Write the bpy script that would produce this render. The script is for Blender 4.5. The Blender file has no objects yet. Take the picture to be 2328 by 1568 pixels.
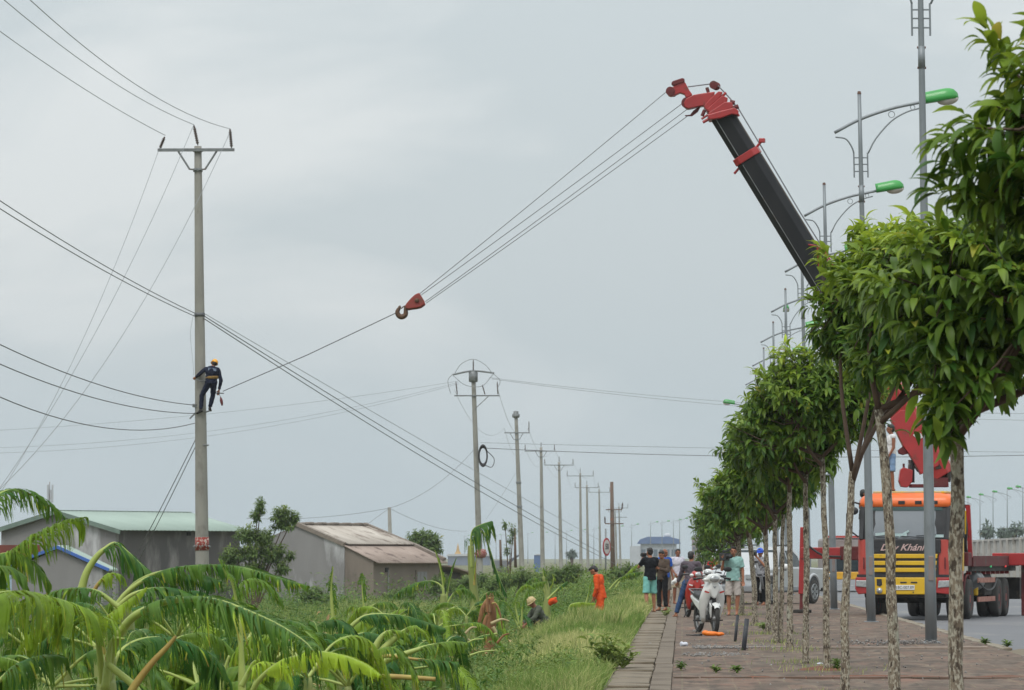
import bpy, bmesh, math, random
import numpy as np
from mathutils import Vector, Matrix, Quaternion

random.seed(11)
RNG = np.random.default_rng(11)
SC = bpy.context.scene
COL = SC.collection
PI = math.pi

# ------------------------------------------------------------------ camera
EYE = 1.45                       # metres above the pavement
FPX = 10000.0                    # focal length, in units of 1/2328 of the picture width
YAW = math.atan(386.0 / FPX)     # the road runs along +Y
PITCH = math.atan(484.0 / FPX)
cam_data = bpy.data.cameras.new('camera')
cam = bpy.data.objects.new('camera', cam_data)
COL.objects.link(cam)
cam.location = (0, 0, EYE)
cam.rotation_euler = (PI / 2 + PITCH, 0, YAW)
cam_data.sensor_width = 36.0
cam_data.lens = FPX / 2328.0 * 36.0
cam_data.clip_start = 0.5
cam_data.clip_end = 30000.0
cam_data.dof.use_dof = True
cam_data.dof.focus_distance = 62.0
cam_data.dof.aperture_fstop = 16.0
SC.camera = cam

# ------------------------------------------------------------------ world: overcast sky
SUN_EL, SUN_AZ = 58.0, 200.0
world = bpy.data.worlds.new('World')
SC.world = world
world.use_nodes = True
wt = world.node_tree
wt.nodes.clear()
wo = wt.nodes.new('ShaderNodeOutputWorld')
wb = wt.nodes.new('ShaderNodeBackground')
wb.inputs['Strength'].default_value = 0.1
sky = wt.nodes.new('ShaderNodeTexSky')
sky.sky_type = 'NISHITA'
sky.sun_disc = False
sky.sun_elevation = math.radians(SUN_EL)
sky.sun_rotation = math.radians(SUN_AZ)
sky.air_density = 1.0
sky.dust_density = 4.0
tc = wt.nodes.new('ShaderNodeTexCoord')
mp = wt.nodes.new('ShaderNodeMapping')
mp.inputs['Scale'].default_value = (1.0, 1.0, 2.4)
mp.inputs['Location'].default_value = (0.35, 0.0, 0.62)
nz = wt.nodes.new('ShaderNodeTexNoise')
nz.inputs['Scale'].default_value = 7.5
nz.inputs['Detail'].default_value = 7.0
nz.inputs['Roughness'].default_value = 0.5
nz.inputs['Distortion'].default_value = 0.6
cr = wt.nodes.new('ShaderNodeValToRGB')
cr.color_ramp.elements[0].position = 0.42
cr.color_ramp.elements[0].color = (5.45, 6.05, 6.28, 1)
cr.color_ramp.elements[1].position = 0.57
cr.color_ramp.elements[1].color = (6.85, 7.22, 7.3, 1)
sep = wt.nodes.new('ShaderNodeSeparateXYZ')
hz_map = wt.nodes.new('ShaderNodeMapRange')
hz_map.inputs['From Min'].default_value = -0.01
hz_map.inputs['From Max'].default_value = 0.075
hz_map.interpolation_type = 'SMOOTHSTEP'
low = wt.nodes.new('ShaderNodeMixRGB')
low.inputs['Color1'].default_value = (4.7, 5.65, 6.15, 1)
zen = wt.nodes.new('ShaderNodeMapRange')       # an overcast sky brightens evenly towards the zenith
zen.inputs['From Min'].default_value = 0.0
zen.inputs['From Max'].default_value = 1.0
zen.inputs['To Min'].default_value = 1.0
zen.inputs['To Max'].default_value = 2.2
mul = wt.nodes.new('ShaderNodeMixRGB')
mul.blend_type = 'MULTIPLY'
mul.inputs['Fac'].default_value = 1.0
mixs = wt.nodes.new('ShaderNodeMixRGB')
mixs.inputs['Fac'].default_value = 0.94        # cloud cover over the clear sky
L = wt.links.new
L(tc.outputs['Generated'], mp.inputs['Vector'])
L(mp.outputs['Vector'], nz.inputs['Vector'])
L(nz.outputs['Fac'], cr.inputs['Fac'])
L(tc.outputs['Generated'], sep.inputs['Vector'])
L(sep.outputs['Z'], hz_map.inputs['Value'])
L(sep.outputs['Z'], zen.inputs['Value'])
L(hz_map.outputs['Result'], low.inputs['Fac'])
L(cr.outputs['Color'], low.inputs['Color2'])
L(low.outputs['Color'], mul.inputs['Color1'])
L(zen.outputs['Result'], mul.inputs['Color2'])
L(sky.outputs['Color'], mixs.inputs['Color1'])
L(mul.outputs['Color'], mixs.inputs['Color2'])
L(mixs.outputs['Color'], wb.inputs['Color'])
L(wb.outputs['Background'], wo.inputs['Surface'])

sun_data = bpy.data.lights.new('sun', 'SUN')
sun_data.energy = 1.5
sun_data.angle = math.radians(25)
sun_data.color = (1.0, 0.965, 0.91)
sun = bpy.data.objects.new('sun', sun_data)
COL.objects.link(sun)
_az = math.radians(SUN_AZ)
_d = Vector((math.sin(_az) * math.cos(math.radians(SUN_EL)), math.cos(_az) * math.cos(math.radians(SUN_EL)), math.sin(math.radians(SUN_EL))))
sun.rotation_euler = _d.to_track_quat('Z', 'Y').to_euler()

vs = SC.view_settings
vs.view_transform = 'Standard'
vs.look = 'None'
vs.exposure = 0.0
vs.gamma = 1.0
vs.use_curve_mapping = False
SC.cycles.use_denoising = True
SC.cycles.max_bounces = 6
SC.cycles.transparent_max_bounces = 12
SC.cycles.volume_bounces = 0

# ------------------------------------------------------------------ geometry from the picture
_RM = Matrix.Rotation(YAW, 3, 'Z') @ Matrix.Rotation(PI / 2 + PITCH, 3, 'X')


def ray(x, y):
    return _RM @ Vector(((x - 1164.0) / FPX, -(y - 784.0) / FPX, -1.0))


def P(x, y, Y):
    """world point seen at (x, y) at distance Y along the road"""
    d = ray(x, y)
    return Vector((0, 0, EYE)) + d * (Y / d.y)


def G(x, y, z=0.0):
    """world point seen at (x, y) on the plane at height z"""
    d = ray(x, y)
    return Vector((0, 0, EYE)) + d * ((z - EYE) / d.z)


# ------------------------------------------------------------------ materials
MATS = {}


def lin(c):
    return tuple((v / 255.0 / 12.92) if v <= 10 else ((v / 255.0 + 0.055) / 1.055) ** 2.4 for v in c)


def mat(name, col, rough=0.6, col2=None, nscale=8.0, namt=0.5, detail=4.0, bump=0.0, bscale=None, metal=0.0, spec=0.5,
        coat=0.0, stretch=(1, 1, 1), alpha=None, trans=0.0, emit=0.0, rvar=0.0, dirt=None, dscale=3.0, dlo=0.55, dhi=0.7, sharp=0.0):
    """procedural painted/mineral material: two colours mixed by noise, optional dirt stains with a shape of their own, fine relief"""
    if name in MATS:
        return MATS[name]
    m = bpy.data.materials.new(name)
    m.use_nodes = True
    t = m.node_tree
    b = t.nodes['Principled BSDF']
    b.inputs['Roughness'].default_value = rough
    b.inputs['Metallic'].default_value = metal
    b.inputs['Specular IOR Level'].default_value = spec
    if coat:
        b.inputs['Coat Weight'].default_value = coat
        b.inputs['Coat Roughness'].default_value = 0.08
    if trans:
        b.inputs['Transmission Weight'].default_value = trans
    if emit:
        b.inputs['Emission Color'].default_value = (*col, 1)
        b.inputs['Emission Strength'].default_value = emit
    col2 = col2 or tuple(v * 0.72 for v in col)
    tcn = t.nodes.new('ShaderNodeTexCoord')
    mpn = t.nodes.new('ShaderNodeMapping')
    mpn.inputs['Scale'].default_value = stretch
    t.links.new(tcn.outputs['Object'], mpn.inputs['Vector'])
    n1 = t.nodes.new('ShaderNodeTexNoise')
    n1.inputs['Scale'].default_value = nscale
    n1.inputs['Detail'].default_value = detail
    t.links.new(mpn.outputs['Vector'], n1.inputs['Vector'])
    ramp = t.nodes.new('ShaderNodeMapRange')
    w = 0.28 * (1 - sharp) + 0.03 * sharp
    ramp.inputs['From Min'].default_value = 0.5 - w
    ramp.inputs['From Max'].default_value = 0.5 + w
    ramp.inputs['To Max'].default_value = namt * 2 if namt < 0.5 else 1.0
    t.links.new(n1.outputs['Fac'], ramp.inputs['Value'])
    mx = t.nodes.new('ShaderNodeMixRGB')
    mx.inputs['Color1'].default_value = (*col, 1)
    mx.inputs['Color2'].default_value = (*col2, 1)
    t.links.new(ramp.outputs['Result'], mx.inputs['Fac'])
    out = mx.outputs['Color']
    if dirt:
        n3 = t.nodes.new('ShaderNodeTexNoise')
        n3.inputs['Scale'].default_value = dscale
        n3.inputs['Detail'].default_value = 6.0
        n3.inputs['Roughness'].default_value = 0.62
        t.links.new(mpn.outputs['Vector'], n3.inputs['Vector'])
        r3 = t.nodes.new('ShaderNodeMapRange')
        r3.inputs['From Min'].default_value = dlo
        r3.inputs['From Max'].default_value = dhi
        t.links.new(n3.outputs['Fac'], r3.inputs['Value'])
        m3 = t.nodes.new('ShaderNodeMixRGB')
        m3.inputs['Color2'].default_value = (*dirt, 1)
        t.links.new(r3.outputs['Result'], m3.inputs['Fac'])
        t.links.new(out, m3.inputs['Color1'])
        out = m3.outputs['Color']
    t.links.new(out, b.inputs['Base Color'])
    if bump:
        n2 = t.nodes.new('ShaderNodeTexNoise')
        n2.inputs['Scale'].default_value = bscale or nscale * 4
        n2.inputs['Detail'].default_value = 5.0
        t.links.new(mpn.outputs['Vector'], n2.inputs['Vector'])
        bp = t.nodes.new('ShaderNodeBump')
        bp.inputs['Strength'].default_value = bump
        bp.inputs['Distance'].default_value = 0.02
        t.links.new(n2.outputs['Fac'], bp.inputs['Height'])
        t.links.new(bp.outputs['Normal'], b.inputs['Normal'])
    MATS[name] = m
    return m


def leaf_mat(name, dark, light, rough=0.42, transl=0.3, spec=0.45, vary=0.25, nscale=6.0):
    """leaf: colour from the per-leaf attribute 'tint' (0 old leaf, 1 young leaf and painted crown light), some light passes through"""
    if name in MATS:
        return MATS[name]
    m = bpy.data.materials.new(name)
    m.use_nodes = True
    t = m.node_tree
    b = t.nodes['Principled BSDF']
    b.inputs['Roughness'].default_value = rough
    b.inputs['Specular IOR Level'].default_value = spec
    at = t.nodes.new('ShaderNodeAttribute')
    at.attribute_name = 'tint'
    mx = t.nodes.new('ShaderNodeMixRGB')
    mx.inputs['Color1'].default_value = (*dark, 1)
    mx.inputs['Color2'].default_value = (*light, 1)
    t.links.new(at.outputs['Fac'], mx.inputs['Fac'])
    over = t.nodes.new('ShaderNodeMapRange')          # above 1 the leaf is withered
    over.inputs['From Min'].default_value = 1.0
    over.inputs['From Max'].default_value = 2.0
    t.links.new(at.outputs['Fac'], over.inputs['Value'])
    mw = t.nodes.new('ShaderNodeMixRGB')
    mw.inputs['Color2'].default_value = (*lin((150, 112, 62)), 1)
    t.links.new(over.outputs['Result'], mw.inputs['Fac'])
    t.links.new(mx.outputs['Color'], mw.inputs['Color1'])
    mx = mw
    tcn = t.nodes.new('ShaderNodeTexCoord')
    n1 = t.nodes.new('ShaderNodeTexNoise')
    n1.inputs['Scale'].default_value = nscale
    n1.inputs['Detail'].default_value = 3.0
    t.links.new(tcn.outputs['Object'], n1.inputs['Vector'])
    mr = t.nodes.new('ShaderNodeMapRange')
    mr.inputs['From Min'].default_value = 0.3
    mr.inputs['From Max'].default_value = 0.7
    mr.inputs['To Min'].default_value = 1 - vary
    mr.inputs['To Max'].default_value = 1 + vary
    t.links.new(n1.outputs['Fac'], mr.inputs['Value'])
    ml = t.nodes.new('ShaderNodeMixRGB')
    ml.blend_type = 'MULTIPLY'
    ml.inputs['Fac'].default_value = 1.0
    t.links.new(mx.outputs['Color'], ml.inputs['Color1'])
    t.links.new(mr.outputs['Result'], ml.inputs['Color2'])
    t.links.new(ml.outputs['Color'], b.inputs['Base Color'])
    tr = t.nodes.new('ShaderNodeBsdfTranslucent')
    hs = t.nodes.new('ShaderNodeHueSaturation')
    hs.inputs['Hue'].default_value = 0.485
    hs.inputs['Value'].default_value = 1.5
    t.links.new(ml.outputs['Color'], hs.inputs['Color'])
    t.links.new(hs.outputs['Color'], tr.inputs['Color'])
    ms = t.nodes.new('ShaderNodeMixShader')
    ms.inputs['Fac'].default_value = transl
    t.links.new(b.outputs['BSDF'], ms.inputs[1])
    t.links.new(tr.outputs['BSDF'], ms.inputs[2])
    t.links.new(ms.outputs['Shader'], t.nodes['Material Output'].inputs['Surface'])
    MATS[name] = m
    return m


# ------------------------------------------------------------------ mesh helpers
class MB:
    def __init__(s):
        s.v = []
        s.f = []

    def add(s, vs_, fs_):
        o = len(s.v)
        s.v.extend([(float(a[0]), float(a[1]), float(a[2])) for a in vs_])
        s.f.extend([tuple(o + i for i in f) for f in fs_])
        return s

    def box(s, c, d, rot=None):
        hx, hy, hz = d[0] / 2, d[1] / 2, d[2] / 2
        pts = [Vector((x, y, z)) for x in (-hx, hx) for y in (-hy, hy) for z in (-hz, hz)]
        if rot is not None:
            pts = [rot @ p for p in pts]
        c = Vector(c)
        return s.add([p + c for p in pts], [(0, 1, 3, 2), (4, 6, 7, 5), (0, 4, 5, 1), (2, 3, 7, 6), (0, 2, 6, 4), (1, 5, 7, 3)])

    def beam(s, a, b, w, h=None, up=(0, 0, 1)):
        a, b = Vector(a), Vector(b)
        h = h or w
        t = (b - a).normalized()
        u = Vector(up)
        if abs(t.dot(u)) > 0.98:
            u = Vector((0, 1, 0))
        sd = t.cross(u).normalized()
        n = sd.cross(t)
        pts = []
        for p in (a, b):
            for i, j in ((-1, -1), (1, -1), (1, 1), (-1, 1)):
                pts.append(p + sd * (i * w / 2) + n * (j * h / 2))
        return s.add(pts, [(0, 3, 2, 1), (4, 5, 6, 7), (0, 1, 5, 4), (1, 2, 6, 5), (2, 3, 7, 6), (3, 0, 4, 7)])

    def tube(s, pts, r, n=8, caps=True, squash=1.0):
        pts = [Vector(p) for p in pts]
        k = len(pts)
        rr = [r] * k if isinstance(r, (int, float)) else list(r)
        ts = []
        for i in range(k):
            a = pts[max(i - 1, 0)]
            b = pts[min(i + 1, k - 1)]
            d = b - a
            ts.append(d.normalized() if d.length > 1e-9 else Vector((0, 0, 1)))
        u = Vector((0, 0, 1)) if abs(ts[0].z) < 0.9 else Vector((1, 0, 0))
        u = (u - ts[0] * u.dot(ts[0])).normalized()
        vs_, fs_ = [], []
        for i in range(k):
            u = u - ts[i] * u.dot(ts[i])
            u = u.normalized() if u.length > 1e-6 else Vector((1, 0, 0))
            w = ts[i].cross(u)
            for j in range(n):
                a = 2 * PI * j / n
                vs_.append(pts[i] + u * (math.cos(a) * rr[i] * squash) + w * (math.sin(a) * rr[i]))
        for i in range(k - 1):
            for j in range(n):
                j2 = (j + 1) % n
                fs_.append((i * n + j, i * n + j2, (i + 1) * n + j2, (i + 1) * n + j))
        if caps:
            fs_.append(tuple(range(n - 1, -1, -1)))
            fs_.append(tuple((k - 1) * n + j for j in range(n)))
        return s.add(vs_, fs_)

    def lathe(s, prof, n=16, c=(0, 0, 0), axis='z'):
        """prof: (radius, height) pairs, closed at both ends"""
        vs_, fs_ = [], []
        for r, h in prof:
            for j in range(n):
                a = 2 * PI * j / n
                p = (r * math.cos(a), r * math.sin(a), h)
                if axis == 'x':
                    p = (p[2], p[0], p[1])
                elif axis == 'y':
                    p = (p[1], p[2], p[0])
                vs_.append((p[0] + c[0], p[1] + c[1], p[2] + c[2]))
        for i in range(len(prof) - 1):
            for j in range(n):
                j2 = (j + 1) % n
                fs_.append((i * n + j, i * n + j2, (i + 1) * n + j2, (i + 1) * n + j))
        fs_.append(tuple(range(n - 1, -1, -1)))
        fs_.append(tuple((len(prof) - 1) * n + j for j in range(n)))
        return s.add(vs_, fs_)

    def prism(s, poly, a0, a1, axis='y'):
        """polygon of 2-D points extruded along an axis: axis y -> poly is (x, z); x -> (y, z); z -> (x, y)"""
        n = len(poly)

        def pt(p, a):
            return {'y': (p[0], a, p[1]), 'x': (a, p[0], p[1]), 'z': (p[0], p[1], a)}[axis]
        vs_ = [pt(p, a0) for p in poly] + [pt(p, a1) for p in poly]
        fs_ = [tuple(range(n)), tuple(range(2 * n - 1, n - 1, -1))]
        for i in range(n):
            j = (i + 1) % n
            fs_.append((i, n + i, n + j, j))
        return s.add(vs_, fs_)

    def ell(s, c, r, n=12, m=8, rot=None):
        vs_, fs_ = [], []
        c = Vector(c)
        for i in range(1, m):
            th = PI * i / m
            for j in range(n):
                a = 2 * PI * j / n
                p = Vector((r[0] * math.sin(th) * math.cos(a), r[1] * math.sin(th) * math.sin(a), r[2] * math.cos(th)))
                vs_.append(c + (rot @ p if rot is not None else p))
        top = Vector((0, 0, r[2]))
        if rot is not None:
            top = rot @ top
        vs_ += [c + top, c - top]
        for i in range(m - 2):
            for j in range(n):
                j2 = (j + 1) % n
                fs_.append((i * n + j, (i + 1) * n + j, (i + 1) * n + j2, i * n + j2))
        a, b = len(vs_) - 2, len(vs_) - 1
        for j in range(n):
            j2 = (j + 1) % n
            fs_.append((a, j, j2))
            fs_.append((b, (m - 2) * n + j2, (m - 2) * n + j))
        return s.add(vs_, fs_)

    def torus(s, c, R, r, n=20, m=8, axis='y', a0=0.0, a1=2 * PI):
        full = abs(a1 - a0 - 2 * PI) < 1e-6
        k = n if full else n + 1
        vs_, fs_ = [], []
        for i in range(k):
            a = a0 + (a1 - a0) * i / n
            for j in range(m):
                b = 2 * PI * j / m
                rad = R + r * math.cos(b)
                q = (rad * math.cos(a), r * math.sin(b), rad * math.sin(a))
                if axis == 'x':
                    q = (q[1], q[0], q[2])
                elif axis == 'z':
                    q = (q[0], q[2], q[1])
                vs_.append((q[0] + c[0], q[1] + c[1], q[2] + c[2]))
        for i in range(n):
            i2 = (i + 1) % k
            for j in range(m):
                j2 = (j + 1) % m
                fs_.append((i * m + j, i2 * m + j, i2 * m + j2, i * m + j2))
        return s.add(vs_, fs_)

    def build(s, name, material, parent=None, smooth=False, bev=0.0, seg=2):
        me = bpy.data.meshes.new(name)
        me.from_pydata(s.v, [], s.f)
        bm = bmesh.new()
        bm.from_mesh(me)
        bmesh.ops.recalc_face_normals(bm, faces=bm.faces)
        bm.to_mesh(me)
        bm.free()
        o = link(name, me, material, parent)
        if smooth:
            me.polygons.foreach_set('use_smooth', [True] * len(me.polygons))
        if bev:
            md = o.modifiers.new('bevel', 'BEVEL')
            md.width = bev
            md.segments = seg
            md.limit_method = 'ANGLE'
            md.angle_limit = math.radians(35)
        return o


def link(name, me, material, parent=None):
    o = bpy.data.objects.new(name, me)
    if material is not None:
        me.materials.append(material)
    COL.objects.link(o)
    if parent is not None:
        o.parent = parent
    return o


def np_mesh(name, V, F, material, parent=None, tint=None, smooth=False):
    """V (n,3) array, F (m,3|4) array"""
    me = bpy.data.meshes.new(name)
    V = np.asarray(V, dtype=np.float32)
    F = np.asarray(F, dtype=np.int32)
    k = F.shape[1]
    me.vertices.add(len(V))
    me.vertices.foreach_set('co', V.ravel())
    me.loops.add(F.size)
    me.loops.foreach_set('vertex_index', F.ravel())
    me.polygons.add(len(F))
    me.polygons.foreach_set('loop_start', np.arange(0, F.size, k, dtype=np.int32))
    if smooth:
        me.polygons.foreach_set('use_smooth', np.ones(len(F), dtype=bool))
    me.update(calc_edges=True)
    if tint is not None:
        a = me.attributes.new('tint', 'FLOAT', 'POINT')
        a.data.foreach_set('value', np.asarray(tint, dtype=np.float32))
    return link(name, me, material, parent)


def tag(o, label, cat, group=None, kind=None):
    o['label'] = label
    o['category'] = cat
    if group:
        o['group'] = group
    if kind:
        o['kind'] = kind
    return o


def structure(o, kind='structure'):
    o['kind'] = kind
    return o


def thing(name, label, cat, loc=(0, 0, 0), rotz=0.0, group=None):
    o = bpy.data.objects.new(name, None)
    o.empty_display_size = 0.2
    COL.objects.link(o)
    o.location = loc
    o.rotation_euler = (0, 0, rotz)
    return tag(o, label, cat, group)


def copy_tree(o, parent=None):
    kids = [c for c in o.children]
    c = o.copy()
    COL.objects.link(c)
    if parent is not None:
        c.parent = parent
    for k in kids:
        copy_tree(k, c)
    return c


def root_matrix(o):
    return Matrix.Translation(o.location) @ o.rotation_euler.to_matrix().to_4x4()


def into(o, p):
    return root_matrix(o).inverted() @ Vector(p)


def curve_pts(pts, n=24):
    """Catmull-Rom through the given points"""
    pts = [Vector(p) for p in pts]
    q = [pts[0] * 2 - pts[1]] + pts + [pts[-1] * 2 - pts[-2]]
    out = []
    segs = len(pts) - 1
    for k in range(n + 1):
        u = k / n * segs
        i = min(int(u), segs - 1)
        t = u - i
        a, b, c, d = q[i], q[i + 1], q[i + 2], q[i + 3]
        out.append(0.5 * ((2 * b) + (c - a) * t + (2 * a - 5 * b + 4 * c - d) * t * t + (3 * b - a - 3 * c + d) * t ** 3))
    return out


def sag_pts(a, b, sag, n=20):
    a, b = Vector(a), Vector(b)
    return [a.lerp(b, k / n) - Vector((0, 0, sag * 4 * (k / n) * (1 - k / n))) for k in range(n + 1)]


def snoise(x, y, seed=0):
    return (math.sin(x * 1.7 + y * 0.6 + seed) + math.sin(x * 0.53 - y * 1.31 + seed * 2.1) + 0.6 * math.sin(x * 3.9 + y * 2.7 + seed * 0.7)) / 2.6
# ================================================================== the setting
FIELD_Z = -0.9


def ground_z(x, y):
    """height of the ground left of the pavement and beyond the road"""
    if x < -0.9:
        t = min(max((-0.9 - x) / 4.6, 0.0), 1.0)
        s = t * t * (3 - 2 * t)
        z = -0.03 + (FIELD_Z + 0.03) * s
        z += (0.07 * snoise(x * 1.1, y * 0.7, 3) + 0.10 * snoise(x * 0.35, y * 0.12, 9)) * min(1.0, t * 3)
        return z
    if x < 5.3:
        return -0.35
    if x < 14.2:
        return -0.35
    return -0.16 + 0.04 * snoise(x * 0.3, y * 0.1, 5)


m_ground = mat('field_soil', lin((88, 92, 52)), 0.95, lin((112, 88, 62)), nscale=0.5, detail=8, bump=0.6, bscale=6, dirt=lin((78, 98, 44)), dscale=0.9, dlo=0.45, dhi=0.6)
xs = [-6000, -2500, -1200, -600, -300, -150, -90, -60, -45, -36, -30, -26, -23, -20, -18, -16, -14.5, -13, -11.5, -10, -9, -8, -7.2, -6.4,
      -5.8, -5.3, -4.8, -4.4, -4.0, -3.6, -3.2, -2.8, -2.4, -2.0, -1.7, -1.4, -1.15, -0.93, -0.9, 5.3, 14.15, 14.2, 17, 25, 40, 70, 120, 250, 600, 1500, 6000]
ys = [-60, -20, 0, 8, 14] + [18 + 1.2 * i for i in range(110)] + [152 + 3 * i for i in range(40)] + [275, 290, 310, 340, 380, 440, 520, 640, 800, 1000, 1300, 1700, 2200, 3000, 4500, 9000]
V = [(x, y, ground_z(x, y)) for y in ys for x in xs]
nx = len(xs)
F = [(j * nx + i, j * nx + i + 1, (j + 1) * nx + i + 1, (j + 1) * nx + i) for j in range(len(ys) - 1) for i in range(nx - 1)]
g_ = np_mesh('ground', V, F, m_ground, smooth=True)
structure(g_)


# ---- pavement with a brick-red tile pattern
def paving_material():
    m = bpy.data.materials.new('paving_tiles')
    m.use_nodes = True
    t = m.node_tree
    b = t.nodes['Principled BSDF']
    tcn = t.nodes.new('ShaderNodeTexCoord')
    br = t.nodes.new('ShaderNodeTexBrick')
    br.offset = 0.0
    br.inputs['Scale'].default_value = 1.0
    br.inputs['Brick Width'].default_value = 0.3
    br.inputs['Row Height'].default_value = 0.3
    br.inputs['Mortar Size'].default_value = 0.012
    br.inputs['Color1'].default_value = (*lin((116, 92, 78)), 1)
    br.inputs['Color2'].default_value = (*lin((98, 78, 66)), 1)
    br.inputs['Mortar'].default_value = (*lin((120, 106, 84)), 1)
    t.links.new(tcn.outputs['Object'], br.inputs['Vector'])
    col = br.outputs['Color']

    def stain(scale, lo, hi, c, amount, st=(1, 1, 1)):
        nonlocal col
        mpn = t.nodes.new('ShaderNodeMapping')
        mpn.inputs['Scale'].default_value = st
        t.links.new(tcn.outputs['Object'], mpn.inputs['Vector'])
        n = t.nodes.new('ShaderNodeTexNoise')
        n.inputs['Scale'].default_value = scale
        n.inputs['Detail'].default_value = 7
        n.inputs['Roughness'].default_value = 0.65
        t.links.new(mpn.outputs['Vector'], n.inputs['Vector'])
        r = t.nodes.new('ShaderNodeMapRange')
        r.inputs['From Min'].default_value = lo
        r.inputs['From Max'].default_value = hi
        r.inputs['To Max'].default_value = amount
        t.links.new(n.outputs['Fac'], r.inputs['Value'])
        mx = t.nodes.new('ShaderNodeMixRGB')
        mx.inputs['Color2'].default_value = (*lin(c), 1)
        t.links.new(r.outputs['Result'], mx.inputs['Fac'])
        t.links.new(col, mx.inputs['Color1'])
        col = mx.outputs['Color']
    stain(1.0, 0.44, 0.6, (108, 96, 84), 0.8, (2.2, 0.7, 1))
    stain(1.0, 0.5, 0.6, (66, 56, 48), 0.85, (4.0, 1.3, 1))
    stain(1.0, 0.56, 0.66, (138, 120, 102), 0.75, (3.2, 0.9, 1))
    stain(1.6, 0.46, 0.62, (82, 70, 60), 0.85, (1, 0.35, 1))
    stain(0.9, 0.56, 0.68, (132, 96, 80), 0.75, (1, 0.3, 1))
    stain(0.35, 0.58, 0.7, (128, 118, 104), 0.6, (1, 0.6, 1))
    t.links.new(col, b.inputs['Base Color'])
    b.inputs['Roughness'].default_value = 0.78
    b.inputs['Specular IOR Level'].default_value = 0.3
    n2 = t.nodes.new('ShaderNodeTexNoise')
    n2.inputs['Scale'].default_value = 9
    n2.inputs['Detail'].default_value = 6
    t.links.new(tcn.outputs['Object'], n2.inputs['Vector'])
    mh = t.nodes.new('ShaderNodeMath')
    mh.operation = 'MULTIPLY_ADD'
    mh.inputs[1].default_value = -0.6
    t.links.new(br.outputs['Fac'], mh.inputs[0])
    t.links.new(n2.outputs['Fac'], mh.inputs[2])
    bp = t.nodes.new('ShaderNodeBump')
    bp.inputs['Strength'].default_value = 0.5
    bp.inputs['Distance'].default_value = 0.015
    t.links.new(mh.outputs['Value'], bp.inputs['Height'])
    t.links.new(bp.outputs['Normal'], b.inputs['Normal'])
    return m


def pave_z(x, y):
    return 0.012 * snoise(x * 2.2, y * 0.9, 1) + 0.010 * snoise(x * 0.7, y * 2.1, 4) + 0.006 * snoise(x * 5, y * 4, 2)


pxs = [-0.12 + 0.2 * i for i in range(26)] + [5.06]
pys = [10 + 0.45 * i for i in range(330)] + [160 + 4 * i for i in range(60)] + [410, 500, 650, 900, 1300]
V = [(x, y, pave_z(x, y) * (1 if -0.1 < x < 5.0 else 0.3)) for y in pys for x in pxs]
nx = len(pxs)
F = [(j * nx + i, j * nx + i + 1, (j + 1) * nx + i + 1, (j + 1) * nx + i) for j in range(len(pys) - 1) for i in range(nx - 1)]
structure(np_mesh('pavement', V, F, paving_material(), smooth=True))

m_conc = mat('drain_concrete', lin((132, 120, 103)), 0.92, lin((106, 95, 81)), nscale=3.0, detail=8, bump=0.5, bscale=25, dirt=lin((88, 80, 66)), dscale=1.3, dlo=0.5, dhi=0.7)
m_conc3 = mat('edge_concrete', lin((120, 108, 94)), 0.92, lin((100, 89, 77)), nscale=2.0, detail=8, bump=0.5, bscale=25, dirt=lin((84, 72, 58)), dscale=1.0, dlo=0.48, dhi=0.66)
m_conc2 = mat('kerb_concrete', lin((150, 142, 126)), 0.88, lin((120, 110, 96)), nscale=2.0, detail=8, bump=0.4, bscale=25, dirt=lin((104, 90, 74)), dscale=1.0, dlo=0.52, dhi=0.68)

# channel edging along the drain, then the covers themselves slab by slab
mb = MB()
yy = 20.0
while yy < 420:
    dx = 0.012 * snoise(yy, 0.3, 2)
    mb.box((-0.245 + dx, yy + 1.98, -0.085), (0.235, 3.97, 0.2 + 0.016 * snoise(yy * 3, 1, 1)))
    yy += 4.0
structure(mb.build('drain_edge', m_conc3, bev=0.008), 'structure')

structure(MB().box((-0.45, 200, -0.07), (0.95, 400, 0.06)).build('drain_bedding', mat('bedding_soil', lin((108, 98, 84)), .95, lin((90, 80, 68)), nscale=4)))
drain = bpy.data.objects.new('drain_cover', None)
COL.objects.link(drain)
structure(drain)
slab = MB().box((0, 0, -0.05), (0.475, 0.985, 0.1)).build('concrete_slab', m_conc, drain, bev=0.012)
first = True
yy = 34.0
while yy < 190:
    s_ = slab if first else slab.copy()
    if not first:
        COL.objects.link(s_)
    first = False
    s_.location = (-0.615 + random.uniform(-0.012, 0.012), yy, 0.004 + random.uniform(-0.016, 0.02))
    s_.rotation_euler = (random.uniform(-0.016, 0.016), random.uniform(-0.02, 0.02), random.uniform(-0.012, 0.012))
    yy += 1.0
far = MB().box((-0.615, 305, -0.06), (0.475, 229, 0.1)).build('concrete_slab', m_conc, drain)

# kerb stones
kerb = bpy.data.objects.new('kerb', None)
COL.objects.link(kerb)
structure(kerb)
stone = MB().box((0, 0, -0.07), (0.2, 0.985, 0.17)).build('kerb_stone', m_conc2, kerb, bev=0.018)
for i in range(110):
    s_ = stone if i == 0 else stone.copy()
    if i:
        COL.objects.link(s_)
    s_.location = (5.165 + random.uniform(-0.008, 0.008), 71 + i * 1.0, random.uniform(-0.008, 0.008))
    s_.rotation_euler = (random.uniform(-0.006, 0.006), 0, random.uniform(-0.006, 0.006))
MB().box((5.165, 590, -0.07), (0.2, 818, 0.17)).build('kerb_stone', m_conc2, kerb)

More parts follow.
